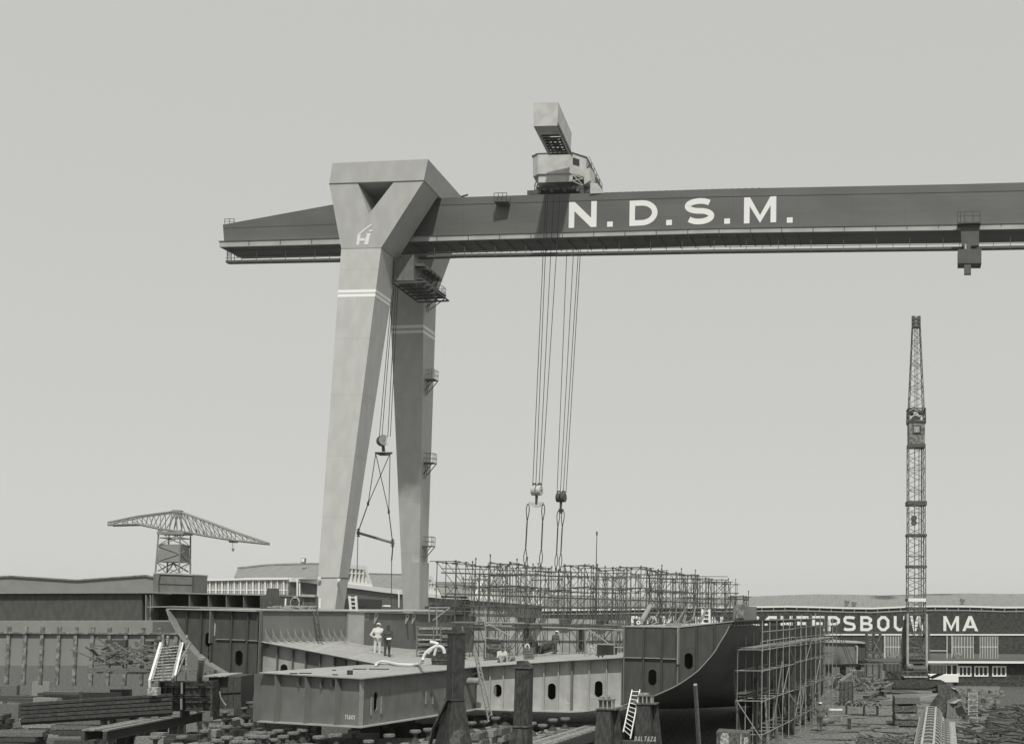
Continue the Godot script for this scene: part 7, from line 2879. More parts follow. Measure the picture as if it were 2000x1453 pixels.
	for k in 34:
		s = mb()
		var p := at(1652 + k * 2.0 + rng.randf_range(-1, 1), 1396 + rng.randf_range(-3, 4), 83)
		p.y = 0.75 + rng.randf_range(-0.1, 0.15)
		var v := Vector3(rng.randf_range(-0.3, 0.5), rng.randf_range(-0.05, 0.1), -rng.randf_range(0.9, 1.5))
		tube(s, p, p + v, 0.055, 0.055, 6)
		obj("tube", s, [M.tube_grey, M.tube_dark, M.tube_pale, M.rust][rng.randi() % 4], t)
	s = mb()
	for x in [1655.0, 1690.0, 1716.0]:
		var p := at(x, 1400, 83)
		p.y = 0
		stand(s, p + Vector3(0, 0, -0.5), Vector3(0.09, 0.62, 0.9))
	obj("trestle", s, M.timber_dark, t)
	s = mb()
	o = flat(1659.5, 1427, 0.0)
	stand(s, o, Vector3(0.2, 0.72, 0.2))
	tag(obj("stub_post", s, M.rust), "square rusty stub post in front of the tube fan", "post")
	s = mb()
	o = flat(1657, 1375, 0.0)
	stand(s, o, Vector3(0.3, 0.62, 0.3))
	stand(s, o + UP * 0.62, Vector3(0.24, 0.1, 0.24))
	tag(obj("stub_post", s, M.tube_pale), "short pale stub post further back on the trodden ground", "post")
	# bench and cylinder
	t = thing("work_bench", "white topped work bench beside the walking man", "bench")
	o = flat(1633, 1410, 0.0)
	s = mb()
	box(s, o + UP * 0.78, Vector3(0.85, 0.07, 0.6))
	obj("top", s, M.white, t)
	for e in [[-0.38, 0.25], [0.38, 0.25], [0.38, -0.25], [-0.38, -0.25]]:
		s = mb()
		stand(s, o + Vector3(e[0], 0, e[1]), Vector3(0.05, 0.75, 0.05))
		obj("leg", s, M.tube_pale, t)
	settle(t, o)
	s = mb()
	var p0 := flat(1606, 1412, 0.22)
	tube(s, p0, p0 + Vector3(0.75, 0.0, -2.2), 0.2, 0.2, 12)
	tube(s, p0 + Vector3(-0.03, 0, 0.09), p0, 0.1, 0.2, 12)
	tag(obj("gas_cylinder", s, M.concrete), "pale gas cylinder lying beyond the walking man", "gas cylinder")
	# rod heap in the foreground
	s = mb()
	for k in 150:
		var c := flat(rng.randf_range(1664, 1775), rng.randf_range(1440, 1475), 0.05 + rng.randf() * 0.4)
		var v := Vector3(rng.randf_range(-0.9, 0.9), rng.randf_range(-0.05, 0.3), rng.randf_range(-0.8, 0.3))
		tube(s, c, c + v, rng.randf_range(0.02, 0.045), 0.03, 5)
	stuff(tag(obj("rod_heap", s, M.rust_light), "tangled heap of cut rods at the lower edge of the yard", "scrap heap"))
	# clutter right of the cage
	s = mb()
	for k in 170:
		var c := flat(rng.randf_range(1872, 2020), rng.randf_range(1376, 1480), 0.05 + rng.randf() * 0.6)
		var v := Vector3(rng.randf_range(-1.1, 1.1), rng.randf_range(-0.1, 0.25), rng.randf_range(-1.1, 1.1))
		if k % 2: tube(s, c, c + v * 1.3, 0.04, 0.04, 5)
		else: beam(s, c, c + v, rng.randf_range(0.08, 0.3), 0.06)
	stuff(tag(obj("scrap_heap", s, M.rust), "dark heap of scrap pipes and plates at the right edge of the yard", "scrap heap"))
	s = mb()
	for k in 60:
		var c := flat(rng.randf_range(1868, 1960), rng.randf_range(1350, 1380), 0.1 + rng.randf() * 1.0)
		box(s, c, Vector3(rng.randf_range(0.2, 0.8), rng.randf_range(0.1, 0.6), rng.randf_range(0.2, 0.7)), spin(rng.randf() * 3))
	stuff(tag(obj("scrap_heap", s, M.concrete), "pale heap of boxes and offcuts behind the dark scrap", "scrap heap"))
	# rail, plates and beams lying on the ground
	s = mb()
	beam(s, flat(1684, 1375, 0.1), flat(1720, 1378, 0.1), 0.3, 0.2)
	tag(obj("ground_beam", s, M.rust), "dark round ended beam lying on the ground before the crane", "beam")
	t = thing("loose_timbers", "scattered timbers and plates lying around the crane undercarriage", "timber")
	for q in [[1692, 1362, 1716, 1352, 0.5], [1698, 1364, 1732, 1366, 0.3], [1730, 1360, 1845, 1357, 0.6], [1735, 1368, 1840, 1366, 0.4], [1725, 1372, 1750, 1372, 0.9], [1800, 1365, 1832, 1359, 0.5]]:
		s = mb()
		beam(s, flat(q[0], q[1], 0.2), flat(q[2], q[3], 0.25), 0.5, q[4] * 0.4)
		obj("timber", s, [M.timber, M.timber_pale][rng.randi() % 2], t)
	s = mb()
	for k in 60:
		var c := flat(rng.randf_range(1500, 1800), rng.randf_range(1365, 1470), 0.03)
		var a := rng.randf() * TAU
		beam(s, c, c + Vector3(cos(a), 0, sin(a)) * rng.randf_range(0.2, 1.3), rng.randf_range(0.05, 0.25), 0.05)
	stuff(tag(obj("ground_litter", s, M.timber), "bits of board and steel littering the trodden ground", "litter"))
	s = mb()
	path(s, [flat(1665, 1413, 0.03), flat(1720, 1415, 0.03), flat(1760, 1414, 0.03)], 0.025, 5)
	path(s, [flat(1676, 1415, 0.03), flat(1700, 1422, 0.03), flat(1712, 1429, 0.03), flat(1760, 1432, 0.03), flat(1790, 1430, 0.03)], 0.03, 5)
	path(s, [flat(1640, 1427, 0.03), flat(1700, 1427, 0.03), flat(1790, 1438, 0.03)], 0.03, 5)
	tag(obj("cable", s, M.rope), "thin cables trailing over the trodden ground", "cable")
	rng.seed = 64
	for k in 34:
		s = mb()
		var c := flat(rng.randf_range(1560, 1800), rng.randf_range(1352, 1465), 0.03)
		var a := rng.randf_range(-0.5, 0.35)
		var l := rng.randf_range(1.2, 3.6)
		beam(s, c, c + Vector3(cos(a), 0.0, sin(a)) * l + UP * rng.randf_range(0, 0.08), rng.randf_range(0.18, 0.45), 0.06)
		tag(obj("yard_board", s, [M.timber_pale, M.timber, M.concrete, M.rust_light][k % 4]), "worn board lying flat on the trodden yard ground", "board", "boards lying about the yard")
	# whitewashed blocks at the lower edge
	var t2 := thing("concrete_block", "blotchy whitewashed concrete block at the lower edge beneath the hull", "concrete block")
	f = plane(at(1430, 1440, 52), Vector3(1, 0, 0.05))
	s = mb()
	slab(s, f, pts(f, [1400, 1500, 1463, 1500, 1463, 1432, 1400, 1428]), -1.2, 0.0)
	obj("body", s, M.rust_light, t2)
	s = mb()
	slab(s, f, pts(f, [1407, 1462, 1423, 1462, 1425, 1440, 1421, 1432, 1411, 1431, 1408, 1440]), 0.002, 0.02)
	obj("whitewash", s, M.old_white, t2)
	s = mb()
	slab(s, f, pts(f, [1446, 1462, 1449, 1462, 1449, 1433, 1446, 1432]), 0.002, 0.02)
	obj("whitewash", s, M.old_white, t2)
	s = mb()
	slab(s, f, pts(f, [1453, 1462, 1462, 1462, 1462, 1440, 1454, 1440]), 0.002, 0.02)
	obj("whitewash", s, M.old_white, t2)
	# far blocks on trestles before the hall
	t = thing("hull_block", "grey hull block resting on a black beam before the hall", "hull section")
	f = plane(at(1665, 1275, 128), Vector3(1, 0, -0.1))
	s = mb()
	slab(s, f, pts(f, [1600, 1299, 1676, 1296, 1676, 1256, 1600, 1253]), -6, 0.0)
	obj("body", s, M.hull_mid_b, t)
	s = mb()
	slab(s, f, pts(f, [1676, 1296, 1694, 1291, 1694, 1260, 1676, 1256]), -4, -0.05)
	obj("side", s, M.hull_dark, t)
	s = mb()
	slab(s, f, pts(f, [1596, 1254.5, 1694, 1257, 1694, 1254.8, 1596, 1250.5]), -6, 0.3)
	obj("deck_edge", s, M.hull_light_b, t)
	s = mb()
	slab(s, f, pts(f, [1672.5, 1296, 1675, 1296, 1676, 1262, 1671, 1260, 1671, 1263, 1673, 1264]), 0.02, 0.3)
	obj("bracket", s, M.hull_light, t)
	s = mb()
	slab(s, f, pts(f, [1612, 1302.5, 1690, 1302.5, 1690, 1297.8, 1612, 1297]), -6, 0.5)
	obj("bearer_beam", s, M.glass, t)
	for x in [1622.0, 1650.0, 1680.0]:
		s = mb()
		var pb := to3(f, on(f, x, 1303), -1)
		pb.y = 0
		stand(s, pb, Vector3(0.6, to3(f, on(f, x, 1303)).y - 0.03, 0.6))
		obj("trestle", s, M.concrete, t)
	t = thing("lattice_pylon", "dark upright lattice frame between the hull block and the tower crane", "steel frame")
	var d := 124.0
	o = at(1708, 1330, d)
	o.y = 0
	var k2 := d / LENS
	s = mb()
	for x in [-14.0, 0.0, 13.0]:
		for z in [0.0, -1.4]: tube(s, o + Vector3(x * k2, 0, z), o + Vector3(x * k2, rise(o, 1234), z), 0.09, 0.09, 5)
	obj("post", s, M.crane_dark, t)
	s = mb()
	for y in [1236.0, 1275.0]:
		var h := rise(o, y)
		for z in [0.0, -1.4]: beam(s, o + Vector3(-16 * k2, h, z), o + Vector3(15 * k2, h, z), 0.2, 0.25)
	obj("cross_beam", s, M.crane_dark, t)
	s = mb()
	for q in [[-2, 1276, 13, 1240], [-2, 1253, 13, 1275], [0, 1300, 13, 1278]]:
		tube(s, o + Vector3(q[0] * k2, rise(o, q[1]), 0.05), o + Vector3(q[2] * k2, rise(o, q[3]), 0.05), 0.06, 0.06, 5)
	obj("brace", s, M.concrete, t)
	s = mb()
	for k in 12: beam(s, o + Vector3(-11 * k2, rise(o, 1238.0 + k * 5), 0.1), o + Vector3(-4 * k2, rise(o, 1238.0 + k * 5), 0.1), 0.05, 0.08)
	obj("rung", s, M.concrete, t)
	# stays from the frame
	s = mb()
	for q in [[1641, 1237, 1682, 1352], [1646, 1240, 1690, 1352], [1640, 1248, 1662, 1303]]: tube(s, at(q[0], q[1], 96), at(q[2], q[3], 100), 0.03, 0.03, 4)
	tag(obj("stay_ropes", s, M.tube_grey), "slanting stay ropes between the side scaffold and the ground", "rope")
	# cabins and crates in the middle distance
	for q in [[1692, 1731, 1297, 1315, 116, "pale timber crate stack left of the tower crane", "timber_pale"], [1640, 1668, 1331, 1356, 92, "stained steel bin on the ground before the hall", "rust_light"], [1662, 1676, 1309, 1326, 105, "small white tank standing before the hull block", "old_white"], [1678, 1690, 1310, 1332, 108, "pale support block beneath the far hull block", "concrete"], [1700, 1722, 1280, 1300, 140, "pale sheet box beside the hall door", "concrete"], [1735, 1752, 1283, 1298, 145, "grey sheet box behind the left ballast", "far_steel"]]:
		f = plane(at((q[0] + q[1]) / 2.0, q[3], q[4]), Vector3(1, 0, rng.randf_range(-0.1, 0.1)))
		t = thing("crate" if q[0] > 1670 else "bin", q[5], "crate" if q[0] > 1670 else "bin")
		s = mb()
		var pp := pts(f, [q[0], q[3], q[1], q[3], q[1], q[2], q[0], q[2]])
		pp[0].y = maxf(-f.o.y, pp[0].y - 3)
		pp[1].y = pp[0].y
		slab(s, f, pp, -1.2, 0.0)
		obj("body", s, M[q[6]], t)
		s = mb()
		for kk in 4:
			var x := lerpf(pp[0].x + 0.06, pp[1].x - 0.06, kk / 3.0)
			slab(s, f, PackedVector2Array([Vector2(x - 0.04, pp[0].y), Vector2(x + 0.04, pp[0].y), Vector2(x + 0.04, pp[2].y - 0.02), Vector2(x - 0.04, pp[2].y - 0.02)]), 0.003, 0.05)
		obj("batten", s, M.rust, t)
	s = mb()
	rng.seed = 71
	for k in 90:
		var c := flat(rng.randf_range(1600, 1735), rng.randf_range(1326, 1350), 0.1 + rng.randf() * 1.2)
		var v := Vector3(rng.randf_range(-1.4, 1.4), rng.randf_range(-0.1, 0.9), rng.randf_range(-1, 1))
		beam(s, c, c + v, rng.randf_range(0.08, 0.4), 0.1)
	stuff(tag(obj("scrap_heap", s, M.concrete), "pale jumble of boards and steel before the far hull block", "scrap heap"))
	s = mb()
	for k in 80:
		var c := flat(rng.randf_range(1500, 1580), rng.randf_range(1335, 1385), 0.1 + rng.randf() * 1.6)
		var v := Vector3(rng.randf_range(-1.0, 1.0), rng.randf_range(-0.3, 1.2), rng.randf_range(-1, 1))
		beam(s, c, c + v, rng.randf_range(0.05, 0.25), 0.08)
	stuff(tag(obj("scrap_heap", s, M.timber), "clutter of boards and props behind the side scaffold", "scrap heap"))
	# short ladder rack at the right edge
	s = mb()
	o = flat(1893, 1410, 0.0)
	for e in [0.0, 0.55]: stand(s, o + Vector3(e, 0, 0), Vector3(0.08, 1.9, 0.08))
	for kk in 5: beam(s, o + Vector3(0, 0.3 + kk * 0.38, 0), o + Vector3(0.55, 0.3 + kk * 0.38, 0), 0.06, 0.08)
	tag(obj("rack_frame", s, M.old_white), "white ladder like frame at the right edge of the yard", "frame")

# ================================================================ people
# bones: [ax, ay, az, bx, by, bz, ra, rb, colour]; one continuous body meshed from the smooth union
func body_mesh(s: SurfaceTool, bones: Array, tints: Array, cell: float, blend: float):
	var lo := Vector3.ONE * 1e9
	var hi := -lo
	for b in bones:
		for e in [0, 3]:
			var p := Vector3(b[e], b[e + 1], b[e + 2])
			var r := Vector3.ONE * (maxf(b[6], b[7]) + cell * 2 + blend * 0.5)
			lo = lo.min(p - r)
			hi = hi.max(p + r)
	var n := Vector3i(((hi - lo) / cell).ceil()) + Vector3i.ONE
	var field := PackedFloat32Array()
	var kind := PackedByteArray()
	field.resize(n.x * n.y * n.z)
	kind.resize(n.x * n.y * n.z)
	field.fill(1.0)
	var best := PackedFloat32Array()
	best.resize(field.size())
	best.fill(9.0)
	for b in bones:
		var a := Vector3(b[0], b[1], b[2])
		var d := Vector3(b[3], b[4], b[5]) - a
		var l2 := maxf(d.length_squared(), 1e-8)
		var reach_: float = maxf(b[6], b[7]) + cell * 2.5 + blend
		var p0 := Vector3i(((a.min(a + d) - Vector3.ONE * reach_ - lo) / cell).floor()).clamp(Vector3i.ZERO, n - Vector3i.ONE)
		var p1 := Vector3i(((a.max(a + d) + Vector3.ONE * reach_ - lo) / cell).ceil()).clamp(Vector3i.ZERO, n - Vector3i.ONE)
		var ra: float = b[6]
		var rb: float = b[7]
		var ci: int = b[8]
		for z in range(p0.z, p1.z + 1):
			for y in range(p0.y, p1.y + 1):
				var at_ := (z * n.y + y) * n.x
				for x in range(p0.x, p1.x + 1):
					var p := lo + Vector3(x, y, z) * cell - a
					var t := clampf(p.dot(d) / l2, 0.0, 1.0)
					var v := (p - d * t).length() - lerpf(ra, rb, t)
					var i := at_ + x
					if v < best[i]:
						best[i] = v
						kind[i] = ci
					var f := field[i]
					var h := clampf(0.5 + 0.5 * (f - v) / blend, 0.0, 1.0)
					field[i] = lerpf(f, v, h) - blend * h * (1.0 - h)
	var id := {}
	var verts := PackedVector3Array()
	var cols := PackedColorArray()
	var steps := [Vector3i(0, 0, 0), Vector3i(1, 0, 0), Vector3i(0, 1, 0), Vector3i(1, 1, 0), Vector3i(0, 0, 1), Vector3i(1, 0, 1), Vector3i(0, 1, 1), Vector3i(1, 1, 1)]
	var edges := [[0, 1], [2, 3], [4, 5], [6, 7], [0, 2], [1, 3], [4, 6], [5, 7], [0, 4], [1, 5], [2, 6], [3, 7]]
	for z in n.z - 1:
		for y in n.y - 1:
			for x in n.x - 1:
				var i0 := (z * n.y + y) * n.x + x
				var f := [field[i0], field[i0 + 1], field[i0 + n.x], field[i0 + n.x + 1], field[i0 + n.x * n.y], field[i0 + n.x * n.y + 1], field[i0 + n.x * n.y + n.x], field[i0 + n.x * n.y + n.x + 1]]
				var inside := 0
				for v in f: if v < 0: inside += 1
				if inside == 0 or inside == 8: continue
				var sum := Vector3.ZERO
				var c := 0
				for e in edges:
					var u: float = f[e[0]]
					var w: float = f[e[1]]
					if (u < 0) != (w < 0):
						sum += Vector3(steps[e[0]]).lerp(Vector3(steps[e[1]]), u / (u - w))
						c += 1
				id[i0] = verts.size()
				verts.append(lo + (Vector3(x, y, z) + sum / c) * cell)
				var low := 0
				for k in 8: if f[k] < f[low]: low = k
				cols.append(tints[kind[i0 + steps[low].x + (steps[low].y + steps[low].z * n.y) * n.x]])
	var st := [1, n.x, n.x * n.y]
	var faces := []
	var norm := PackedVector3Array()
	norm.resize(verts.size())
	for z in range(1, n.z - 1):
		for y in range(1, n.y - 1):
			for x in range(1, n.x - 1):
				var i := (z * n.y + y) * n.x + x
				for k in 3:
					var a := field[i] < 0
					if a == (field[i + st[k]] < 0): continue
					var u: int = st[(k + 1) % 3]
					var w: int = st[(k + 2) % 3]
					var q := [id.get(i - u - w, -1), id.get(i - w, -1), id.get(i, -1), id.get(i - u, -1)]
					if -1 in q: continue
					if not a: q.reverse()
					faces.append(q)
					var m := (verts[q[2]] - verts[q[0]]).cross(verts[q[3]] - verts[q[1]])
					for e in q: norm[e] += m
	for q in faces:
		for e in [q[0], q[2], q[1], q[0], q[3], q[2]]:
			s.set_color(cols[e])
			s.set_normal(norm[e].normalized())
			s.add_vertex(verts[e])

func limb(a: Vector3, b: Vector3, ra: float, rb: float, c: int) -> Array:
	return [a.x, a.y, a.z, b.x, b.y, b.z, ra, rb, c]

# a hand from the wrist w pointing along dir, palm facing pal, curled by curl
func hand_bones(w: Vector3, dir: Vector3, pal: Vector3, side: float, curl: float, c: int) -> Array:
	var d := dir.normalized()
	var p := (pal - d * pal.dot(d)).normalized()
	var t := d.cross(p) * side
	var r := [limb(w, w + d * 0.05, 0.026, 0.034, c), limb(w + d * 0.05 + t * 0.022, w + d * 0.085 + t * 0.026, 0.02, 0.014, c), limb(w + d * 0.05 - t * 0.022, w + d * 0.08 - t * 0.028, 0.02, 0.014, c)]
	var lens := [0.072, 0.08, 0.074, 0.058]
	for k in 4:
		var o := w + d * 0.088 + t * (0.03 - 0.02 * k)
		var v := d
		var l: float = lens[k]
		for j in 3:
			v = v.rotated(t, -curl * 0.55 * side) if true else v
			var e = o + v * l * [0.45, 0.32, 0.23][j]
			r.append(limb(o, e, 0.0095 - 0.0008 * j, 0.0088 - 0.0008 * j, c))
			o = e
	var tb := w + d * 0.03 + t * 0.035
	var tm := tb + (d * 0.6 + t * 0.6 + p * 0.4).normalized() * 0.042
	r.append(limb(tb, tm, 0.012, 0.0105, c))
	r.append(limb(tm, tm + (d * 0.9 + t * 0.1 + p * 0.5).normalized() * 0.032, 0.010, 0.008, c))
	return r

# joints in metres, x to the person's left, z to the front
func person(label: String, where: Vector3, yaw: float, j: Dictionary, tints: Array, helmet := "") -> Node3D:
	var t := thing("person", label, "person", where)
	t.rotation.y = yaw
	# 0 jacket, 1 trousers, 2 skin, 3 shoes, 4 hair, 5 eyes
	var b := []
	var pel: Vector3 = j.pelvis
	var che: Vector3 = j.chest
	var nek: Vector3 = j.neck
	var hed: Vector3 = j.head
	var sx := (j.shoulder_l - j.shoulder_r as Vector3).normalized()
	b.append(limb(pel - sx * 0.07, pel + sx * 0.07, 0.125, 0.125, 1))
	b.append(limb(pel + (che - pel) * 0.2 - sx * 0.06, pel + (che - pel) * 0.2 + sx * 0.06, 0.115, 0.115, 0))
	b.append(limb(pel.lerp(che, 0.25), che, 0.125, 0.135, 0))
	b.append(limb(che - sx * 0.09, che + sx * 0.09, 0.115, 0.115, 0))
	b.append(limb(che, nek, 0.10, 0.06, 0))
	b.append(limb(j.shoulder_l, nek, 0.062, 0.055, 0))
	b.append(limb(j.shoulder_r, nek, 0.062, 0.055, 0))
	b.append(limb(nek, hed - (hed - nek) * 0.3, 0.055, 0.052, 2))
	for e in ["l", "r"]:
		b.append(limb(j["shoulder_" + e], j["elbow_" + e], 0.062, 0.048, 0))
		b.append(limb(j["elbow_" + e], j["wrist_" + e], 0.047, 0.036, 0))
		var hip: Vector3 = pel + sx * (0.09 if e == "l" else -0.09) - UP * 0.04
		b.append(limb(hip, j["knee_" + e], 0.098, 0.068, 1))
		b.append(limb(j["knee_" + e], j["ankle_" + e], 0.068, 0.052, 1))
		var an: Vector3 = j["ankle_" + e]
		var to: Vector3 = j["toe_" + e]
		b.append(limb(an, an + (to - an) * 0.15 - UP * 0.035, 0.045, 0.042, 3))
		b.append(limb(an - UP * 0.045 - (to - an) * 0.12, to, 0.042, 0.036, 3))
	var s := mb()
	body_mesh(s, b, tints, 0.03, 0.05)
	# head on its own finer grid: skull, jaw, nose, brows, ears, mouth, eyes, hair
	var fw: Vector3 = j.face
	var up := (hed - nek).normalized()
	fw = (fw - up * fw.dot(up)).normalized()
	var rt := up.cross(fw)
	var h := []
	h.append(limb(hed + up * 0.035 - fw * 0.02, hed + up * 0.035 + fw * 0.02, 0.088, 0.082, 2))
	h.append(limb(hed - up * 0.03 + fw * 0.035, hed - up * 0.065 + fw * 0.05, 0.058, 0.038, 2))
	h.append(limb(hed - up * 0.03, nek, 0.056, 0.056, 2))
	h.append(limb(hed + up * 0.02 + fw * 0.095, hed - up * 0.018 + fw * 0.112, 0.011, 0.016, 2))
	h.append(limb(hed + up * 0.034 + fw * 0.09 - rt * 0.045, hed + up * 0.034 + fw * 0.09 + rt * 0.045, 0.012, 0.012, 2))
	h.append(limb(hed - up * 0.045 + fw * 0.085 - rt * 0.02, hed - up * 0.045 + fw * 0.085 + rt * 0.02, 0.009, 0.009, 6))
	for e in [-1.0, 1.0]:
		h.append(limb(hed + up * 0.02 + rt * e * 0.088, hed - up * 0.02 + rt * e * 0.085, 0.018, 0.012, 2))
		h.append(limb(hed + up * 0.018 + fw * 0.085 + rt * e * 0.032, hed + up * 0.018 + fw * 0.087 + rt * e * 0.034, 0.010, 0.010, 5))
	h.append(limb(hed + up * 0.055 - fw * 0.03, hed + up * 0.075 + fw * 0.02, 0.083, 0.072, 4))
	h.append(limb(hed + up * 0.0 - fw * 0.05, hed + up * 0.05 - fw * 0.04, 0.06, 0.07, 4))
	body_mesh(s, h, tints, 0.011, 0.02)
	for e in ["l", "r"]:
		var w: Vector3 = j["wrist_" + e]
		var dv: Vector3 = (w - j["elbow_" + e]).normalized()
		body_mesh(s, hand_bones(w + dv * 0.005, j.get("hand_" + e, dv), j.get("palm_" + e, sx * (-1.0 if e == "l" else 1.0) + Vector3(0, 0, 0.01)), 1.0 if e == "l" else -1.0, j.get("curl", 0.5), 2), tints, 0.007, 0.006)
	obj("body", s, M.body, t)
	if helmet != "":
		s = mb()
		var bs := Basis(rt, up, fw)
		var rings := []
		for k in 7:
			var a := PI / 2 * k / 6.0
			var ring := PackedVector3Array()
			for m in 16: ring.append(hed + up * (0.055 + 0.098 * sin(a)) + (rt * cos(TAU * m / 16) * 0.108 - fw * sin(TAU * m / 16) * 0.128) * maxf(cos(a), 0.03))
			rings.append(ring)
		loft(s, rings)
		var r0 := PackedVector3Array()
		var r1 := PackedVector3Array()
		for m in 16:
			var v := rt * cos(TAU * m / 16) * 0.125 - fw * sin(TAU * m / 16) * (0.17 if m > 8 else 0.14)
			r0.append(hed + up * 0.045 + v)
			r1.append(hed + up * 0.06 + v * 0.97)
		loft(s, [r0, r1])
		obj("helmet", s, M[helmet], t)
	return t

func build_people():
	var skin := Color(0.20, 0.195, 0.18)
	var skin_dark := Color(0.10, 0.1, 0.095)
	var tints := func(jacket: float, trousers: float, shoes: float, hair: float, sk: Color) -> Array:
		return [grey(jacket), grey(trousers), sk, grey(shoes), grey(hair), grey(0.015), sk * 0.55]
	var stand_ := {"pelvis": Vector3(0, 0.95, 0), "chest": Vector3(0, 1.27, 0.0), "neck": Vector3(0, 1.47, 0.01), "head": Vector3(0, 1.60, 0.03), "face": Vector3(0, 0, 1),
		"shoulder_l": Vector3(0.19, 1.41, 0), "shoulder_r": Vector3(-0.19, 1.41, 0), "elbow_l": Vector3(0.24, 1.13, -0.04), "elbow_r": Vector3(-0.24, 1.13, -0.04), "wrist_l": Vector3(0.22, 0.90, 0.08), "wrist_r": Vector3(-0.22, 0.90, 0.08),
		"knee_l": Vector3(0.10, 0.51, 0.02), "knee_r": Vector3(-0.10, 0.51, 0.02), "ankle_l": Vector3(0.11, 0.10, -0.02), "ankle_r": Vector3(-0.11, 0.10, -0.02), "toe_l": Vector3(0.13, 0.04, 0.17), "toe_r": Vector3(-0.13, 0.04, 0.17), "curl": 0.5}
	# man in pale overalls, hands on the back of his hips, back to the camera
	var j := stand_.duplicate()
	j.merge({"elbow_l": Vector3(0.36, 1.14, -0.10), "elbow_r": Vector3(-0.36, 1.14, -0.08), "wrist_l": Vector3(0.18, 1.0, -0.13), "wrist_r": Vector3(-0.18, 1.0, -0.12), "hand_l": Vector3(-0.6, -0.5, -0.15), "hand_r": Vector3(0.6, -0.5, -0.15), "palm_l": Vector3(0, 0, 1), "palm_r": Vector3(0, 0, 1),
		"head": Vector3(-0.02, 1.60, 0.08), "face": Vector3(-0.5, -0.35, 0.8), "ankle_l": Vector3(0.14, 0.10, -0.06), "toe_l": Vector3(0.18, 0.04, 0.12), "knee_l": Vector3(0.13, 0.51, 0.0)}, true)
	var d := 67.0
	var p1 := at(736.5, 1282.8, d)
	tank_feet(p1)
	var a := person("man in pale overalls and white helmet standing with hands on his hips", p1, PI + 0.35, j, tints.call(0.62, 0.60, 0.1, 0.1, skin), "helmet")
	a.scale = Vector3.ONE * 1.05
	# man in dark clothes facing him, arms folded over a paper
	j = stand_.duplicate()
	j.merge({"elbow_l": Vector3(0.25, 1.12, 0.02), "elbow_r": Vector3(-0.25, 1.12, 0.02), "wrist_l": Vector3(0.03, 1.10, 0.24), "wrist_r": Vector3(-0.05, 1.06, 0.24), "head": Vector3(0.02, 1.60, 0.06), "face": Vector3(0.3, -0.5, 0.8)}, true)
	a = person("bareheaded man in dark work clothes holding a pale paper, facing the helmeted man", at(755.5, 1284.2, 66.4), 0.25, j, tints.call(0.07, 0.065, 0.04, 0.03, skin_dark))
	a.scale = Vector3.ONE * 1.0
	var s := mb()
	var pp := at(759.5, 1247.5, 66.0)
	box(s, pp, Vector3(0.24, 0.02, 0.16), Basis(Vector3(1, 0, 0.1).normalized(), 0.5))
	tag(obj("paper", s, M.white), "pale folded paper held by the man in dark work clothes", "paper")
	# two men sitting on the deck edge
	var sit := {"pelvis": Vector3(0, 0.14, 0), "chest": Vector3(0, 0.47, 0.07), "neck": Vector3(0, 0.66, 0.12), "head": Vector3(0, 0.79, 0.18), "face": Vector3(0, -0.5, 0.8),
		"shoulder_l": Vector3(0.19, 0.60, 0.1), "shoulder_r": Vector3(-0.19, 0.60, 0.1), "elbow_l": Vector3(0.25, 0.36, 0.22), "elbow_r": Vector3(-0.25, 0.36, 0.22), "wrist_l": Vector3(0.10, 0.40, 0.44), "wrist_r": Vector3(-0.10, 0.38, 0.44),
		"knee_l": Vector3(0.20, 0.42, 0.40), "knee_r": Vector3(-0.20, 0.40, 0.40), "ankle_l": Vector3(0.16, 0.10, 0.56), "ankle_r": Vector3(-0.14, 0.10, 0.60), "toe_l": Vector3(0.18, 0.04, 0.76), "toe_r": Vector3(-0.16, 0.04, 0.80), "curl": 0.6}
	person("man in a pale shirt sitting on the deck, left one of the seated pair", flat(979, 1297, 4.16), 0.45, sit, tints.call(0.55, 0.28, 0.1, 0.05, skin))
	j = sit.duplicate()
	j.merge({"knee_l": Vector3(0.24, 0.36, 0.38), "knee_r": Vector3(-0.18, 0.44, 0.36), "head": Vector3(-0.06, 0.79, 0.18), "face": Vector3(-0.6, -0.4, 0.6)}, true)
	person("man in a grey shirt sitting hunched on the deck, right one of the seated pair", flat(1001, 1296.5, 4.16), -0.5, j, tints.call(0.24, 0.26, 0.08, 0.04, skin))
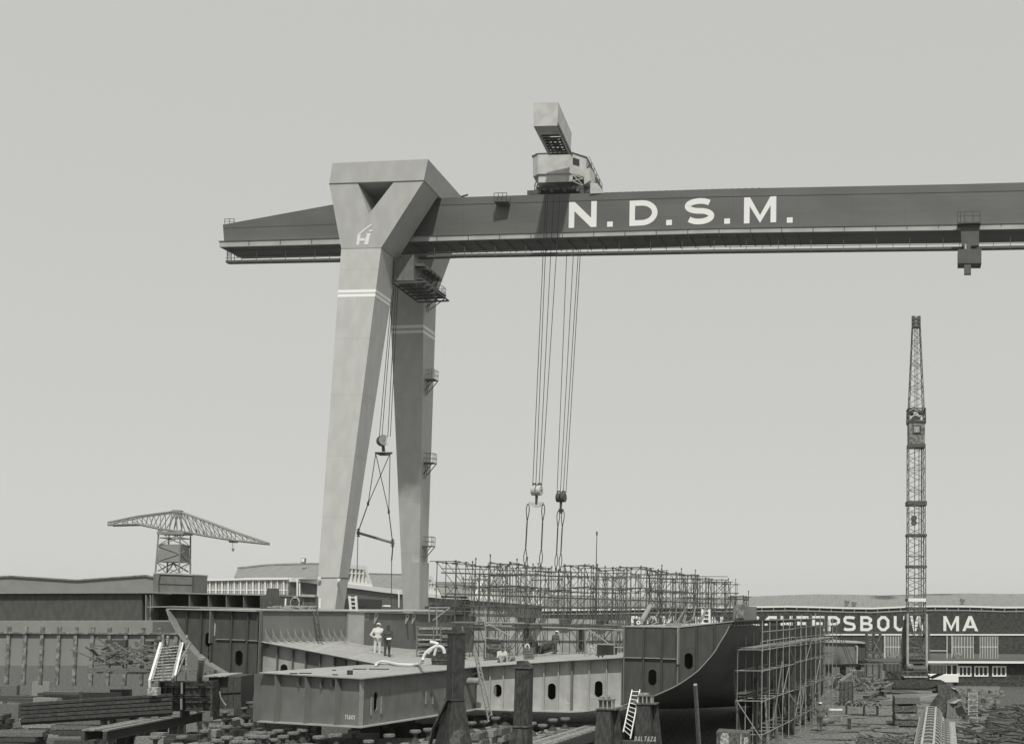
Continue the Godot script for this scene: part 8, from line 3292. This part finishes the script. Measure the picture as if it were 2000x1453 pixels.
	# man in white helmet bending over the planks
	j = stand_.duplicate()
	j.merge({"chest": Vector3(0, 1.25, 0.08), "neck": Vector3(0, 1.44, 0.15), "head": Vector3(0, 1.56, 0.22), "face": Vector3(0, -0.7, 0.7), "shoulder_l": Vector3(0.19, 1.37, 0.12), "shoulder_r": Vector3(-0.19, 1.37, 0.12), "elbow_l": Vector3(0.25, 1.12, 0.14), "elbow_r": Vector3(-0.26, 1.12, 0.12), "wrist_l": Vector3(0.18, 0.93, 0.28), "wrist_r": Vector3(-0.2, 0.92, 0.26)}, true)
	a = person("man in dark clothes and white helmet standing by the white planks", at(1082.5, 1286, 73), PI - 0.4, j, tints.call(0.085, 0.08, 0.04, 0.05, skin), "helmet")
	a.scale = Vector3.ONE * 0.96
	# helmeted man half hidden behind the drum
	person("helmeted man crouching behind the rusty drum", at(1047.5, 1281.0, 78.5), 0.2, sit, tints.call(0.12, 0.12, 0.05, 0.05, skin), "helmet")
	# walking man in the yard
	j = stand_.duplicate()
	j.merge({"pelvis": Vector3(0, 0.93, 0), "chest": Vector3(0, 1.25, 0.05), "neck": Vector3(0, 1.45, 0.09), "head": Vector3(0, 1.58, 0.14), "shoulder_l": Vector3(0.2, 1.38, 0.06), "shoulder_r": Vector3(-0.2, 1.38, 0.06),
		"elbow_l": Vector3(0.36, 1.15, 0.0), "elbow_r": Vector3(-0.37, 1.16, 0.02), "wrist_l": Vector3(0.30, 0.95, 0.12), "wrist_r": Vector3(-0.42, 0.98, 0.16),
		"knee_l": Vector3(0.09, 0.50, 0.10), "ankle_l": Vector3(0.07, 0.16, -0.16), "toe_l": Vector3(0.08, 0.05, 0.0), "knee_r": Vector3(-0.08, 0.49, 0.10), "ankle_r": Vector3(-0.06, 0.10, 0.14), "toe_r": Vector3(-0.08, 0.04, 0.33)}, true)
	person("man in dark jacket and white helmet walking away across the yard", flat(1602, 1430, 0.0), PI - 0.15, j, tints.call(0.13, 0.13, 0.05, 0.06, skin), "helmet")

func tank_feet(_p): pass
